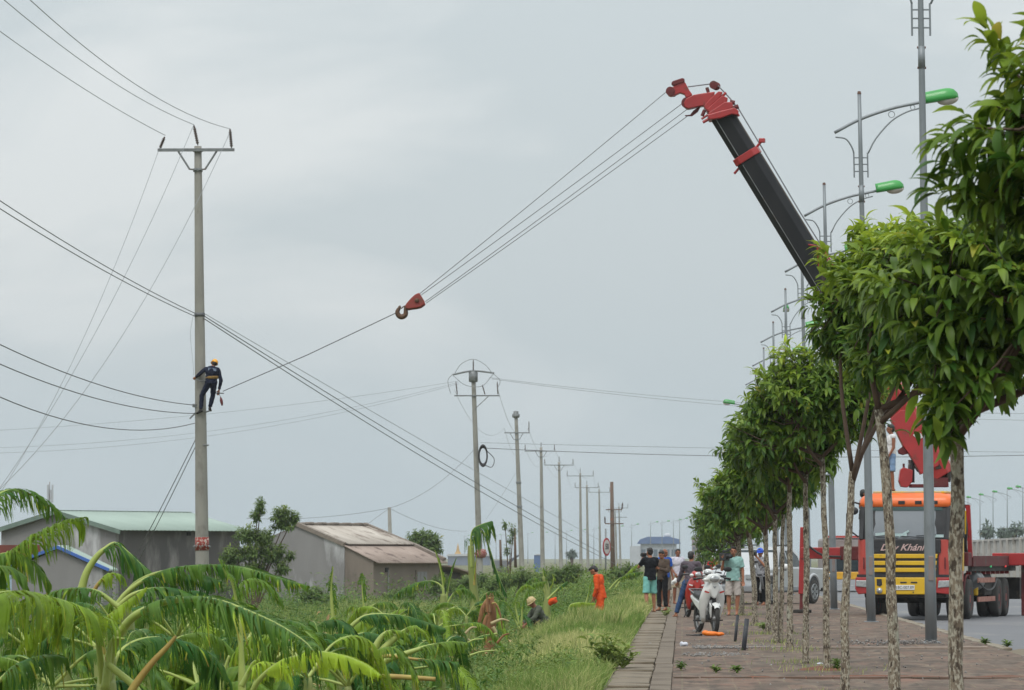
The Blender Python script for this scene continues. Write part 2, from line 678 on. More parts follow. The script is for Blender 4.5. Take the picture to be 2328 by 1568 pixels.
# carriageway
m_asph = mat('asphalt', lin((112, 113, 116)), 0.72, lin((96, 96, 100)), nscale=0.35, detail=9, bump=0.25, bscale=60, stretch=(1, 0.2, 1), dirt=lin((126, 124, 120)), dscale=0.5, dlo=0.52, dhi=0.72, spec=0.4)
rys = [-20] + [40 + 6 * i for i in range(60)] + [420, 600, 900, 1300]
rxs = [5.27, 6, 7, 8, 10, 12, 14.18]
V = [(x, y, -0.135 + 0.006 * snoise(x, y * 0.4, 2)) for y in rys for x in rxs]
nx = len(rxs)
F = [(j * nx + i, j * nx + i + 1, (j + 1) * nx + i + 1, (j + 1) * nx + i) for j in range(len(rys) - 1) for i in range(nx - 1)]
structure(np_mesh('road', V, F, m_asph, smooth=True))
m_line = mat('road_paint', lin((196, 196, 190)), 0.7, lin((150, 150, 146)), nscale=6, detail=8)
lane = bpy.data.objects.new('road_marking', None)
COL.objects.link(lane)
structure(lane)
for i, y in enumerate(range(78, 330, 9)):
    MB().box((9.6, y, -0.1215), (0.13, 3.0, 0.004)).build('lane_dash', m_line, lane)

# concrete band crossing the pavement, with spilled gravel on it
m_band = mat('band_concrete', lin((150, 136, 124)), 0.9, lin((126, 110, 98)), nscale=2.5, detail=8, bump=0.4, bscale=20)
mb = MB()
for i in range(10):
    mb.box((0.15 + 0.5 * i, 71.0, -0.008 + random.uniform(0, 0.012)), (0.492, 0.5, 0.05))
structure(mb.build('paving_band', m_band, bev=0.006))
mb = MB()
for i in range(16):
    mb.box((0.05 + 0.32 * i + random.uniform(-0.01, 0.01), 53.2, -0.004 + random.uniform(0, 0.012)), (0.31, 0.22, 0.04))
structure(mb.build('tile_border', mat('border_tile', lin((122, 98, 86)), 0.9, lin((96, 78, 66)), nscale=1.2, detail=8, dirt=lin((84, 70, 58)), dscale=1.5, dlo=0.45, dhi=0.6), bev=0.006))


def scatter_stones(name, label, spots, material, rmin, rmax):
    V, F = [], []
    base = np.array([(1, 0, 0), (-1, 0, 0), (0, 1, 0), (0, -1, 0), (0, 0, 1), (0, 0, -1)], float)
    fc = np.array([(0, 2, 4), (2, 1, 4), (1, 3, 4), (3, 0, 4), (2, 0, 5), (1, 2, 5), (3, 1, 5), (0, 3, 5)])
    for x, y, z in spots:
        r = RNG.uniform(rmin, rmax) * RNG.uniform(0.6, 1.25, 3)
        a = RNG.uniform(0, 6.28)
        R = np.array([[math.cos(a), -math.sin(a), 0], [math.sin(a), math.cos(a), 0], [0, 0, 1]])
        p = (base * (1 + RNG.uniform(-0.25, 0.25, (6, 1)))) * r @ R.T + np.array([x, y, z + r[2] * 0.4])
        F.append(fc + len(V) * 6)
        V.append(p)
    return np_mesh(name, np.vstack(V), np.vstack(F), material)


spots = []
for i in range(420):
    spots.append((0.15 + abs(RNG.normal(0, 0.8)), 71.0 + RNG.normal(0, 0.5), 0.012))
for i in range(160):
    spots.append((RNG.uniform(0, 1.0), 66 + RNG.normal(0, 0.5), 0.0))
for i in range(330):
    spots.append((3.55 + RNG.normal(0, 0.45), 73.9 + RNG.normal(0, 0.5), 0.012 + abs(RNG.normal(0, 0.03))))
for i in range(260):
    spots.append((RNG.uniform(0, 5), RNG.uniform(48, 110), 0.0))
gr = scatter_stones('gravel', '', spots, mat('gravel_stone', lin((150, 146, 142)), 0.85, lin((92, 90, 90)), nscale=5, sharp=0.4), 0.008, 0.024)
structure(gr, 'stuff')

# soil washed over the paving: low heaps
m_soil = mat('red_soil', lin((124, 78, 56)), 0.97, lin((96, 62, 46)), nscale=6, detail=8, bump=0.8, bscale=30)


def soil_heap(name, cx, cy, rx, ry, h, material=None):
    V, F = [], []
    n, m = 26, 6
    V.append((cx, cy, h))
    for k in range(1, m + 1):
        for j in range(n):
            a = 2 * PI * j / n
            w = 1 + 0.22 * snoise(math.cos(a) * 2 + cx, math.sin(a) * 2 + cy, k * 0.1)
            q = k / m
            V.append((cx + rx * q * w * math.cos(a), cy + ry * q * w * math.sin(a), -0.02 + (h + 0.02) * (1 - q ** 1.6) + 0.25 * h * snoise(j * 1.7, k * 1.3, cx)))
    F4 = []
    for j in range(n):
        F4.append((0, 1 + j, 1 + (j + 1) % n))
    me = bpy.data.meshes.new(name)
    for k in range(m - 1):
        for j in range(n):
            F4.append((1 + k * n + j, 1 + (k + 1) * n + j, 1 + (k + 1) * n + (j + 1) % n, 1 + k * n + (j + 1) % n))
    me.from_pydata(V, [], F4)
    me.polygons.foreach_set('use_smooth', [True] * len(me.polygons))
    o = link(name, me, material or m_soil)
    return structure(o)


soil_heap('soil_patch', 1.85, 57.3, 0.42, 0.9, 0.05)
soil_heap('soil_patch', 2.3, 53.6, 1.5, 0.5, 0.03)
soil_heap('soil_patch', 0.9, 53.3, 0.5, 0.3, 0.025)
soil_heap('soil_patch', 3.9, 53.9, 0.7, 0.35, 0.02)
soil_heap('soil_patch', 5.75, 68.2, 0.75, 3.2, 0.0, mat('dirt_grey', lin((126, 116, 98)), 0.95, lin((98, 86, 70)), nscale=4, detail=8, bump=0.6, bscale=30))
# ================================================================== utility poles, wires, street lamps
m_pole = mat('pole_concrete', lin((158, 156, 148)), 0.9, lin((128, 126, 120)), nscale=1.6, detail=8, bump=0.3, bscale=18, stretch=(1, 1, 0.5), dirt=lin((112, 108, 102)), dscale=2.2, dlo=0.54, dhi=0.72)
m_steel = mat('galvanised_steel', lin((140, 144, 146)), 0.5, lin((104, 106, 106)), nscale=5, metal=0.35, dirt=lin((96, 78, 62)), dscale=4, dlo=0.58, dhi=0.72)
m_insul = mat('insulator_porcelain', lin((62, 48, 44)), 0.3, lin((84, 70, 62)), nscale=20)
m_wire = mat('bare_wire', lin((150, 154, 156)), 0.5, lin((128, 132, 134)), nscale=2, metal=0.2)
m_cable = mat('insulated_cable', lin((104, 106, 110)), 0.6, lin((86, 88, 90)), nscale=2)
m_rubber = mat('rubber', lin((36, 36, 38)), 0.8, lin((52, 50, 50)), nscale=6)
m_redband = mat('red_band_paint', lin((150, 52, 40)), 0.7, lin((120, 44, 38)), nscale=14, dirt=lin((176, 166, 156)), dscale=16, dlo=0.52, dhi=0.58)


def insulator(a, b, parent, r=0.055, n=7):
    """ribbed stack from a to b"""
    a, b = Vector(a), Vector(b)
    q = (b - a).to_track_quat('Z', 'Y').to_matrix()
    h = (b - a).length
    prof = [(0.012, 0.0), (0.02, h * 0.08)]
    for i in range(n):
        z = h * (0.1 + 0.78 * i / n)
        dz = h * 0.78 / n
        prof += [(r * 0.55, z), (r, z + dz * 0.35), (r * 0.95, z + dz * 0.5), (r * 0.5, z + dz * 0.7)]
    prof += [(0.03, h * 0.9), (0.02, h)]
    mb = MB().lathe(prof, 10)
    mb.v = [tuple(q @ Vector(v) + a) for v in mb.v]
    return mb.build('insulator', m_insul, parent, smooth=True)


def utility_pole(label, base, top_z, lean, r0=0.19, r1=0.095, arm_z=None, arm=(-1.0, 1.0), ins=((-1.0, 0, 0.45), (0, 0, 0.55), (1.0, 0, 0.45)), brace=True, group=None, name='utility_pole', material=None):
    """concrete pole; lean = horizontal drift of the top in metres (x); arm heights are measured down from the top"""
    h = top_z - base.z
    t = thing(name, label, 'utility pole', base, 0, group)

    def ax(z):
        return lean * z / h
    n = 14
    pts = [(ax(h * k / n), 0, h * k / n) for k in range(n + 1)]
    MB().tube(pts, [r0 + (r1 - r0) * k / n for k in range(n + 1)], 14).build('pole', material or m_pole, t, smooth=True)
    if arm_z is not None:
        z = h - arm_z
        x0 = ax(z)
        MB().box((x0 + (arm[0] + arm[1]) / 2, -r1 - 0.04, z), (arm[1] - arm[0] + 0.12, 0.08, 0.085)).build('crossarm', m_steel, t)
        MB().lathe([(r1 + 0.03, z - 0.05), (r1 + 0.035, z - 0.04), (r1 + 0.035, z + 0.04), (r1 + 0.03, z + 0.05)], 14, c=(x0, 0, 0)).build('clamp_band', m_steel, t)
        if brace:
            for sx in (-1, 1):
                a = (x0 + sx * 0.55, -r1 - 0.03, z - 0.04)
                b = (x0 + sx * (r1 + 0.12), -r1 - 0.03, z - 0.55)
                c = (x0 + sx * 0.02, -r1 - 0.05, z - 0.57)
                MB().tube([a, b, c], 0.028, 6).build('brace', m_steel, t)
            MB().lathe([(r1 + 0.03, z - 0.62), (r1 + 0.035, z - 0.6), (r1 + 0.035, z - 0.54), (r1 + 0.03, z - 0.52)], 14, c=(x0, 0, 0)).build('clamp_band', m_steel, t)
        for q in ins:
            dx = q[3] if len(q) > 3 else 0.0
            zb = z + (arm_z + 0.02 if abs(q[0]) < 0.1 and arm_z else 0.04)
            insulator((x0 + q[0], q[1] - (0.0 if abs(q[0]) < 0.1 else r1 + 0.04), zb), (x0 + q[0] + dx, q[1] - (0.0 if abs(q[0]) < 0.1 else r1 + 0.04), zb + q[2]), t)
    return t


def wire(name, label, pts, r, material, cat='power line', group=None, n=5):
    mb = MB().tube(pts, r * 0.74, n, caps=False)
    o = mb.build(name, material, smooth=True)
    return tag(o, label, cat, group)


YP = 125.0                               # the pole the lineman is on
pole_base = P(461.5, 1456, YP)
pole_base.z = FIELD_Z
pole_top = P(450, 332, YP)
main_pole = utility_pole('tall concrete utility pole with steel crossarm that the lineman is climbing', pole_base, pole_top.z, pole_top.x - pole_base.x,
                         0.212, 0.104, arm_z=0.12, arm=(-1.08, 1.0), ins=((-1.08, 0, 0.34, 0.14), (0.0, 0, 0.58, -0.12), (0.98, 0, 0.56, -0.05)))
mh = pole_top.z - pole_base.z


def on_pole(y_px, dx=0.0, dy=0.0):
    """point on the main pole's axis seen at picture row y_px"""
    p = P(450 + (y_px - 332) * 11.5 / 1124.0, y_px, YP)
    return p + Vector((dx, dy, 0))


def pole_local(p):
    return Vector(p) - Vector(pole_base)


for y0, y1, m_, rr in ((1221, 1251, m_redband, 0.203), (711, 719, m_cable, 0.155)):
    a, b = pole_local(on_pole(y1)), pole_local(on_pole(y0))
    MB().tube([a, b], [rr, rr - 0.004], 16).build('painted_band' if m_ is m_redband else 'cable_band', m_, main_pole, smooth=True)
a = pole_local(on_pole(1238))
for k in range(14):
    an = 2 * PI * k / 14
    MB().tube([a + Vector((0.17 * math.cos(an), 0.17 * math.sin(an), 0)), a + Vector((0.25 * math.cos(an), 0.25 * math.sin(an), -0.06))], 0.014, 5).build('barb', m_steel, main_pole)
# foot pegs and the low-voltage bracket
for (y0, dx0, dx1, dy) in ((938, -0.13, -0.30, 14), (938, 0.13, 0.33, -6), (1012, -0.1, 0.24, 0)):
    a = pole_local(on_pole(y0, dx0, -0.12))
    b = pole_local(on_pole(y0 + dy, dx1, -0.14))
    MB().tube([a, b], 0.022, 6).build('foot_peg', m_steel, main_pole)
MB().box(pole_local(on_pole(1075 * 0.0 + 922, -0.16, -0.1)), (0.12, 0.1, 0.1)).build('bracket', m_steel, main_pole, bev=0.01)

# the row of poles along the field
row = [
    # label, x base, Y, x top, y top, arm_z, arm, ins
    ('concrete utility pole with a black cable coil hanging on it, behind the broken banana leaf', 1093, 292, 1076, 850, 1.45, (-1.25, 1.65), ((-1.1, 0, 0.9, -0.1), (0.75, 0, 0.7, -0.2), (1.6, 0, 0.9, -0.05)), False),
    ('thick pale concrete pole with bare top and low crossarm, second beyond the lineman', 1188, 374, 1173, 941, 1.6, (-0.98, 1.05), ((1.05, 0, 0.95),), True),
    ('slim concrete pole with three insulators on a thin crossarm, third beyond the lineman', 1234, 428, 1230, 1016, 0.4, (-1.55, 1.3), ((-1.55, 0, 0.6), (0, 0, 0.45), (1.3, 0, 0.6)), True),
    ('concrete pole with V-braced crossarm left of the round traffic sign', 1276, 491, 1271, 1050, 0.35, (-1.6, 1.55), ((-1.6, 0, 0.65), (0, 0, 0.6), (1.55, 0, 0.65)), True),
    ('slender far pole with wide thin crossarm, fifth beyond the lineman', 1321, 591, 1319, 1075, 0.4, (-1.75, 1.75), ((-1.75, 0, 0.7), (0, 0, 0.6), (1.75, 0, 0.7)), False),
    ('slender far pole just right of the fifth one, its arm lower', 1337, 640, 1334, 1102, 0.4, (-1.7, 1.65), ((-1.7, 0, 0.7), (0, 0, 0.6), (1.65, 0, 0.7)), False),
    ('thin far pole between the slender pair and the rusty brown pole', 1365, 735, 1362, 1112, 0.5, (-1.7, 1.75), ((-1.7, 0, 0.8), (0, 0, 0.6), (1.75, 0, 0.8)), False),
    ('far pole with two stacked crossarms right of the rusty brown pole', 1411, 860, 1407, 1150, 0.4, (-1.7, 1.75), ((-1.7, 0, 0.9), (0, 0, 0.6), (1.75, 0, 0.9)), False),
    ('most distant thin pole of the row, half hidden by the one before it', 1402, 900, 1398, 1158, 0.5, (-1.3, 1.3), ((-1.3, 0, 0.9), (1.3, 0, 0.9)), False),
]
ROWP = []
for i, (lb, xb, Y, xt, yt, az, arm, ins, br) in enumerate(row):
    base = P(xb, 1300, Y)
    base.z = FIELD_Z
    top = P(xt, yt, Y)
    k = 1.0 if i < 2 else 1.08
    t = utility_pole(lb, base, top.z, top.x - base.x, 0.24 * k if i == 1 else 0.22 * k, 0.14 * k if i < 2 else 0.115 * k, az, arm, ins, br, 'utility poles along the field')
    ROWP.append((t, base, top, az, arm))
    if i == 0:          # extra fittings of the nearer one: top fuse box, bow arm, cable coil, red ball-shaped marker band
        h = top.z - base.z
        lx = top.x - base.x
        MB().lathe([(0.2, h - 0.55), (0.3, h - 0.5), (0.3, h + 0.1), (0.18, h + 0.2)], 12, c=(lx, 0, 0)).build('pole_cap', m_steel, t, smooth=True)
        MB().tube(curve_pts([(lx - 1.35, -0.15, h - 0.05), (lx - 0.6, -0.15, h + 0.12), (lx, -0.15, h + 0.2), (lx + 0.7, -0.15, h + 0.15), (lx + 1.4, -0.15, h + 0.05)], 12), 0.06, 6).build('crossarm', m_steel, t)
        insulator((lx, 0, h + 0.2), (lx, 0, h + 0.95), t, 0.06)
        MB().tube(curve_pts([(lx - 1.3, -0.2, h - 0.1), (lx - 0.8, -0.2, h + 0.65), (lx, -0.2, h + 0.98), (lx + 0.8, -0.2, h + 0.6), (lx + 1.3, -0.2, h)], 14), 0.022, 5).build('jumper_wire', m_wire, t)
        MB().tube(curve_pts([(lx - 1.35, -0.2, h - 0.1), (lx - 0.5, -0.25, h - 0.75), (lx + 0.6, -0.25, h - 0.8), (lx + 1.35, -0.2, h)], 14), 0.022, 5).build('jumper_wire', m_wire, t)
        for dx, dz in ((-1.5, -1.3), (1.6, -1.0)):
            MB().tube(curve_pts([(lx + math.copysign(1.35, dx), -0.2, h), (lx + dx * 1.12, -0.2, h - 0.45), (lx + dx, -0.2, h + dz)], 8), 0.022, 5).build('jumper_wire', m_wire, t)
        MB().beam((lx + 1.0, -0.14, h - 1.5), (lx + 0.1, -0.14, h - 2.35), 0.05).build('brace', m_steel, t)
        cz = P(1098, 1036, Y) - base
        for k2 in range(4):
            mbt = MB().torus((0, 0, 0), 0.56 + 0.03 * k2, 0.075, 22, 8, axis='y')
            mbt.v = [(v[0] * 0.45 + cz.x + 0.02, v[1] - 0.26 - 0.06 * k2, v[2] * 1.05 + cz.z) for v in mbt.v]
            mbt.build('cable_coil', m_rubber, t, smooth=True)
        MB().tube(curve_pts([(cz.x + 0.25, -0.3, cz.z + 0.35), (cz.x + 0.75, -0.3, cz.z - 0.2), (cz.x + 0.6, -0.3, cz.z - 0.75), (cz.x + 0.1, -0.3, cz.z - 0.6)], 12), 0.03, 5).build('cable_loop', m_cable, t)
        rb = P(1093, 1258, Y) - base
        MB().lathe([(0.2, -0.3), (0.33, -0.24), (0.42, 0.0), (0.33, 0.24), (0.2, 0.3)], 14, c=tuple(rb)).build('painted_band', m_redband, t, smooth=True)
    if i == 1:
        h = top.z - base.z
        lx = top.x - base.x
        MB().lathe([(0.15, h - 0.35), (0.3, h - 0.28), (0.34, h - 0.05), (0.2, h + 0.08), (0.24, h + 0.2), (0.1, h + 0.28)], 12, c=(lx, 0, 0)).build('pole_cap', m_steel, t, smooth=True)
        for f in (0.46, 0.6):
            MB().lathe([(0.2, -0.1), (0.235, -0.08), (0.235, 0.08), (0.2, 0.1)], 12, c=(lx * f, 0, h * f)).build('clamp_band', m_steel, t)
    if i == 7:
        h = top.z - base.z
        MB().box((top.x - base.x, -0.2, h - 2.2), (3.2, 0.1, 0.12)).build('crossarm', m_steel, t)

# rusty brown pole with side brackets
m_rust = mat('rusty_steel', lin((112, 92, 78)), 0.85, lin((92, 80, 72)), nscale=3, dirt=lin((126, 78, 52)), dscale=3)
b_ = P(1394, 1300, 330)
b_.z = FIELD_Z
t_ = P(1390, 1095, 330)
rp = thing('steel_pole', 'rusty brown steel pole with short side brackets right of the round traffic sign', 'pole', b_)
hh = t_.z - b_.z
MB().tube([(0, 0, 0), (-0.06, 0, hh * 0.55), (-0.1, 0, hh)], [0.19, 0.16, 0.12], 10).build('pole', m_rust, rp, smooth=True)
for z, w in ((0.61, 0.85), (0.74, 0.75)):
    MB().beam((-0.1 - w * 0.6, -0.15, hh * z), (-0.06 + w, -0.15, hh * z), 0.08).build('crossarm', m_rust, rp)
    insulator((0.66 if z > 0.7 else -0.6, -0.15, hh * z), (0.72 if z > 0.7 else -0.62, -0.15, hh * z + 0.55), rp, 0.08, 4)

# ---- wires of the main pole
ins_l = pole_top + Vector((-0.92, -0.14, 0.30))
ins_m = pole_top + Vector((-0.12, 0, 0.62))
ins_r = pole_top + Vector((0.94, -0.14, 0.48))
prev = Vector((-13.6, 57.0, 13.2))
for (s_, dx, dz, sg, lb) in ((ins_l, -1.1, 0.0, 0.55, 'leftmost of the three bare wires leaving the top of the lineman\'s pole'),
                             (ins_m, 0.0, 0.35, 0.9, 'middle of the three bare wires leaving the top of the lineman\'s pole'),
                             (ins_r, 1.0, 0.1, 1.15, 'rightmost of the three bare wires leaving the top of the lineman\'s pole')):
    wire('power_line', lb, sag_pts(s_, prev + Vector((dx, 0, dz)), sg, 24), 0.0125, m_wire, group='overhead wires to the lineman\'s pole')
# torn wires hanging from the crossarm down to the left
for (s_, ex, ey, sg, lb) in ((pole_top + Vector((-1.1, -0.14, -0.1)), -60, 1210, 0.9, 'slack torn wire falling steeply from the left end of the crossarm'),
                             (ins_m, -60, 1190, 0.8, 'slack torn wire falling from the middle insulator down to the left'),
                             (ins_r, -60, 1165, 1.2, 'slack torn wire falling from the right insulator behind the pole to the left')):
    e = P(ex, ey, 108)
    wire('power_line', lb, sag_pts(s_ + Vector((0, 0.25, 0)) if s_ is ins_r else s_, e, sg, 24), 0.0115, m_wire, group='torn wires hanging from the lineman\'s pole')
# cables clamped half way up: from the left past the pole and down to the field on the right
c0 = on_pole(713, -0.14, -0.1)
c1 = on_pole(717, 0.14, -0.1)
for k, (ya, yb, xe, ye, lb) in enumerate(((709, 712, 1372, 1246, 'upper of the cables dropping right from the clamp on the lineman\'s pole'),
                                          (716, 718, 1366, 1256, 'middle of the cables dropping right from the clamp on the lineman\'s pole'),
                                          (719, 724, 1400, 1282, 'lowest of the cables dropping right from the clamp on the lineman\'s pole'))):
    a = on_pole(yb, 0.13, -0.1)
    wire('cable', lb, sag_pts(a, P(xe + 25 * (k == 0), ye, 262), (0.1, 0.2, 0.35)[k], 30), (0.013, 0.02, 0.02)[k], (m_wire, m_cable, m_cable)[k], 'cable', 'cables clamped to the lineman\'s pole')
for k, (ya, yl) in enumerate(((712, 432), (719, 450))):
    a = on_pole(ya, -0.13, -0.1)
    p0 = P(0, yl, 92)
    e = a + (p0 - a) * 1.5
    wire('cable', ('upper', 'lower')[k] + ' of two cables from the left edge to the clamp on the pole', sag_pts(a, e, 0.25, 16), 0.016, m_cable, 'cable', 'cables clamped to the lineman\'s pole')
# low-voltage wires by the lineman's feet
for k, (yp, y0, sg) in enumerate(((921, 748, 0.42), (940, 790, 0.45), (962, 840, 0.75))):
    a = on_pole(yp, -0.16, -0.1)
    p0 = P(0, y0, 92)
    e = a + (p0 - a) * 1.35
    wire('power_line', ('top', 'middle', 'bottom')[k] + ' one of three dark wires sagging to the lineman\'s feet from the left', sag_pts(a, e, sg, 20), 0.0165, m_cable, group='low wires at the lineman\'s feet')
# guy wires
for k, (x0, y0, x1, y1) in enumerate(((444, 1000, 338, 1205), (470, 962, 350, 1203))):
    a = P(x0, y0, YP)
    b = P(x1, y1, YP + 6)
    e = a + (b - a) * 1.55
    wire('guy_wire', ('left', 'right')[k] + ' of two guy wires slanting down left from below the lineman', sag_pts(a, e, 0.05, 6), 0.016, m_cable, 'guy wire', 'guy wires of the lineman\'s pole')
# thin wire hanging along the pole
wire('thin_wire', 'thin loose wire hanging along the left side of the lineman\'s pole', curve_pts([on_pole(715, -0.17, -0.1), on_pole(760, -0.26, -0.1), on_pole(820, -0.2, -0.1), on_pole(858, -0.17, -0.12)], 10), 0.006, m_wire, 'wire')

# ---- the crossing line at the second pole
tb = ROWP[0][2]
for k, (x0, y0, x1, y1, sg, r) in enumerate(((1042, 866, -20, 979, 1.0, 0.014), (1042, 869, -20, 1018, 2.2, 0.013), (1042, 872, -20, 1030, 2.4, 0.013))):
    wire('power_line', ('upper', 'middle', 'lower')[k] + ' faint wire running left across the sky from the pole with the cable coil', sag_pts(P(x0, y0, 292), P(x1, y1, 262), sg * 0.4, 20), r, m_wire, group='faint wires crossing left')
for k, (x0, y0, x1, y1) in enumerate(((1112, 858, 2400, 940), (1118, 861, 2400, 956))):
    wire('power_line', ('upper', 'lower')[k] + ' wire running right over the road from the top of the pole with the coil', sag_pts(P(x0, y0, 292), P(x1, y1, 285), 0.6, 20), 0.02, m_wire, group='wires crossing over the road')
for k, (x0, y0, x1, y1, r) in enumerate(((1092, 1006, 2400, 1028, 0.016), (1095, 1018, 2400, 1033, 0.03))):
    wire('cable', ('thin upper', 'thick lower')[k] + ' cable running right over the road above the cable coil', sag_pts(P(x0, y0, 292), P(x1, y1, 280), 0.35 if k else 0.1, 20), r, m_cable, 'cable', 'cables crossing over the road')
# wires of the row itself
for i in range(len(ROWP) - 2):
    (t0, b0, p0, az0, arm0), (t1, b1, p1, az1, arm1) = ROWP[i], ROWP[i + 1]
    for k in range(2):
        a = p0 + Vector((arm0[k], -0.2, 0.4 - az0))
        b = p1 + Vector((arm1[k], -0.2, 0.4 - az1))
        wire('power_line', ('left' if k == 0 else 'right') + ' wire sagging between the ' + ('coil pole and the thick pale pole', 'thick pale pole and the slim pole beyond', 'slim pole and the V-braced pole', 'V-braced pole and the fifth pole', 'fifth and sixth far poles', 'slender pair and the thin far pole', 'thin far pole and the double-arm pole')[i], sag_pts(a, b, 1.6 if i < 2 else 1.2, 14), 0.016, m_wire, group='thin wires between the far poles', n=4)

# leaning little pole behind the low house, with three service wires
b_ = P(891, 1290, 262)
b_.z = FIELD_Z
t_ = P(885, 1153, 262)
lp = thing('wooden_pole', 'short leaning grey pole rising behind the low house roof', 'pole', b_)
MB().tube([(0, 0, 0), (t_.x - b_.x, 0, t_.z - b_.z)], [0.16, 0.1], 10).build('pole', m_pole, lp, smooth=True)
for k, (x1, y1, Y1, sg) in enumerate(((1083, 1016, 292, 0.6), (560, 1178, 258, 0.25), (1062, 1207, 380, 0.4), (810, 1210, 230, 0.0))):
    wire('service_wire', ('wire rising right from the short leaning pole to the coil pole', 'wire running left from the short leaning pole over the house tree', 'wire dropping right from the short leaning pole past the round tree', 'stay wire running down left from the short leaning pole to the roof')[k],
         sag_pts(t_ + Vector((0, 0, -0.05)), P(x1, y1, Y1), sg, 14), 0.016, m_cable, 'wire', 'wires of the short leaning pole')
wire('guy_wire', 'faint guy wire slanting left below the thick pale pole', sag_pts(P(1172, 1075, 374), P(1105, 1180, 370), 0.1, 6), 0.018, m_wire, 'guy wire')

# ---- street lamps
m_lamp = mat('lamp_post_zinc', lin((140, 146, 150)), 0.5, lin((118, 124, 128)), nscale=1.5, metal=0.3, stretch=(1, 1, 0.4), dirt=lin((112, 116, 118)), dscale=3, dlo=0.55, dhi=0.7)
m_green = mat('lamp_green_paint', lin((56, 158, 66)), 0.4, lin((48, 136, 60)), nscale=5, coat=0.3)
m_bowl = mat('lamp_bowl', lin((196, 190, 184)), 0.25, lin((166, 158, 150)), nscale=6)
m_rustcap = mat('rust_cap', lin((112, 84, 72)), 0.8)


def lamp_post(label, loc, lean=0.012, flip=1, height=11.95, detail=True, group='street lamps along the pavement', r0=0.102):
    t = thing('street_lamp', label, 'street lamp', loc, 0, group)

    def q(x, z, y=0.0):
        return (flip * x - lean * z, y, z)
    H = height
    k = 10
    MB().tube([q(0, H * i / k) for i in range(k + 1)], [r0 + (0.042 - r0) * i / k for i in range(k + 1)], 10 if detail else 6).build('post', m_lamp, t, smooth=True)
    MB().tube([q(0, H), q(0, H + 0.06)], [0.05, 0.035], 8).build('post_cap', m_rustcap, t)
    arm = curve_pts([q(-0.58, H - 0.88), q(0.0, H - 0.58), q(0.7, H - 0.34), q(1.5, H - 0.17)], 14)
    MB().tube(arm, 0.036, 8).build('arm', m_lamp, t, smooth=True)
    MB().tube(curve_pts([q(0.17, H - 1.35), q(0.35, H - 1.02), q(0.7, H - 0.63), q(1.05, H - 0.42), q(1.36, H - 0.33)], 12), 0.018, 6).build('brace', m_lamp, t, smooth=True)
    MB().tube(curve_pts([q(-0.15, H - 1.35), q(-0.2, H - 1.2), q(-0.33, H - 1.02), q(-0.56, H - 0.98)], 10), 0.018, 6).build('brace', m_lamp, t, smooth=True)
    if detail:
        for sx in (-0.155, 0.155):
            MB().tube([q(sx, H - 1.34), q(sx, H - 1.9)], 0.017, 6).build('bracket_bar', m_lamp, t)
        for dz in (1.45, 1.6, 1.76):
            MB().tube([q(-0.155, H - dz), q(0.155, H - dz)], 0.014, 6).build('bracket_rung', m_lamp, t)
        MB().torus(q(0.72, H - 0.47), 0.07, 0.009, 14, 5).build('ring', m_lamp, t)
        MB().torus(q(1.2, H - 0.31), 0.05, 0.008, 14, 5).build('ring', m_lamp, t)
        for z in (H - 2.1, H - 2.45):
            MB().tube([q(-0.075, z), q(0.075, z)], 0.02, 6).build('bolt', m_rustcap, t)
        MB().tube([q(-0.0, H - 2.46), q(0.0, H - 2.08)], [0.062, 0.06], 10).build('sleeve', m_lamp, t, smooth=True)
        MB().lathe([(0.17, -0.02), (0.17, 0.02), (0.13, 0.03)], 12, c=q(0, 0.0)).build('base_plate', m_lamp, t)
        MB().box(q(0.012, 1.27, -0.098), (0.09, 0.02, 0.42)).build('hatch', mat('hatch_zinc', lin((124, 126, 128)), 0.6, lin((142, 112, 94)), nscale=7), t, bev=0.02)
    # lantern: green housing with a pale bowl below its outer part
    ang = math.radians(9)

    def hq(u, w, v):          # u along the lantern, w sideways, v up
        return q(1.5 + u * math.cos(ang) - v * math.sin(ang), H - 0.17 + u * math.sin(ang) + v * math.cos(ang) + 0.02, w)
    vs_, fs_ = [], []
    N, M_ = 10, 9
    for i in range(N + 1):
        u = -0.04 + 0.78 * i / N
        e = 1.0 if u < 0.45 else math.sqrt(max(0.0, 1 - ((u - 0.45) / 0.292) ** 2))
        for j in range(M_):
            a = PI * j / (M_ - 1)
            vs_.append(hq(u, 0.15 * max(e, 0.03) * math.cos(a), -0.07 + (0.255 + 0.04 * u) * (0.35 + 0.65 * e) * math.sin(a)))
    for i in range(N):
        for j in range(M_ - 1):
            fs_.append((i * M_ + j, i * M_ + j + 1, (i + 1) * M_ + j + 1, (i + 1) * M_ + j))
        fs_.append((i * M_ + M_ - 1, i * M_, (i + 1) * M_, (i + 1) * M_ + M_ - 1))
    fs_.append(tuple(range(M_)))
    fs_.append(tuple(N * M_ + j for j in range(M_)))
    MB().add(vs_, fs_).build('lantern', m_green, t, smooth=True)
    mbw = MB().ell((0, 0, 0), (0.25, 0.135, 0.13), 14, 8)
    mbw.v = [hq(0.49 + v[0], v[1], -0.06 + (v[2] if v[2] < 0 else v[2] * 0.2)) for v in mbw.v]
    mbw.build('lamp_bowl', m_bowl, t, smooth=True)
    return t


ordn = ['nearest', 'second nearest', 'third nearest', 'fourth nearest', 'fifth nearest', 'sixth nearest', 'seventh nearest', 'eighth nearest']
LAMPS = []
for i in range(8):
    Y = 75.2 + 24.3 * i
    X = 4.235 if i == 0 else 4.26
    lb = f'{ordn[i]} street lamp with green lantern in the row along the kerb'
    if i == 0:
        lb = 'nearest street lamp post with hatch, standing in gravel, top beyond the frame'
    LAMPS.append(lamp_post(lb, (X, Y, 0), (0.012, 0.019, 0.02, 0.018, 0.016, 0.014, 0.012, 0.012)[i], height=12.28 if i == 0 else 11.95))
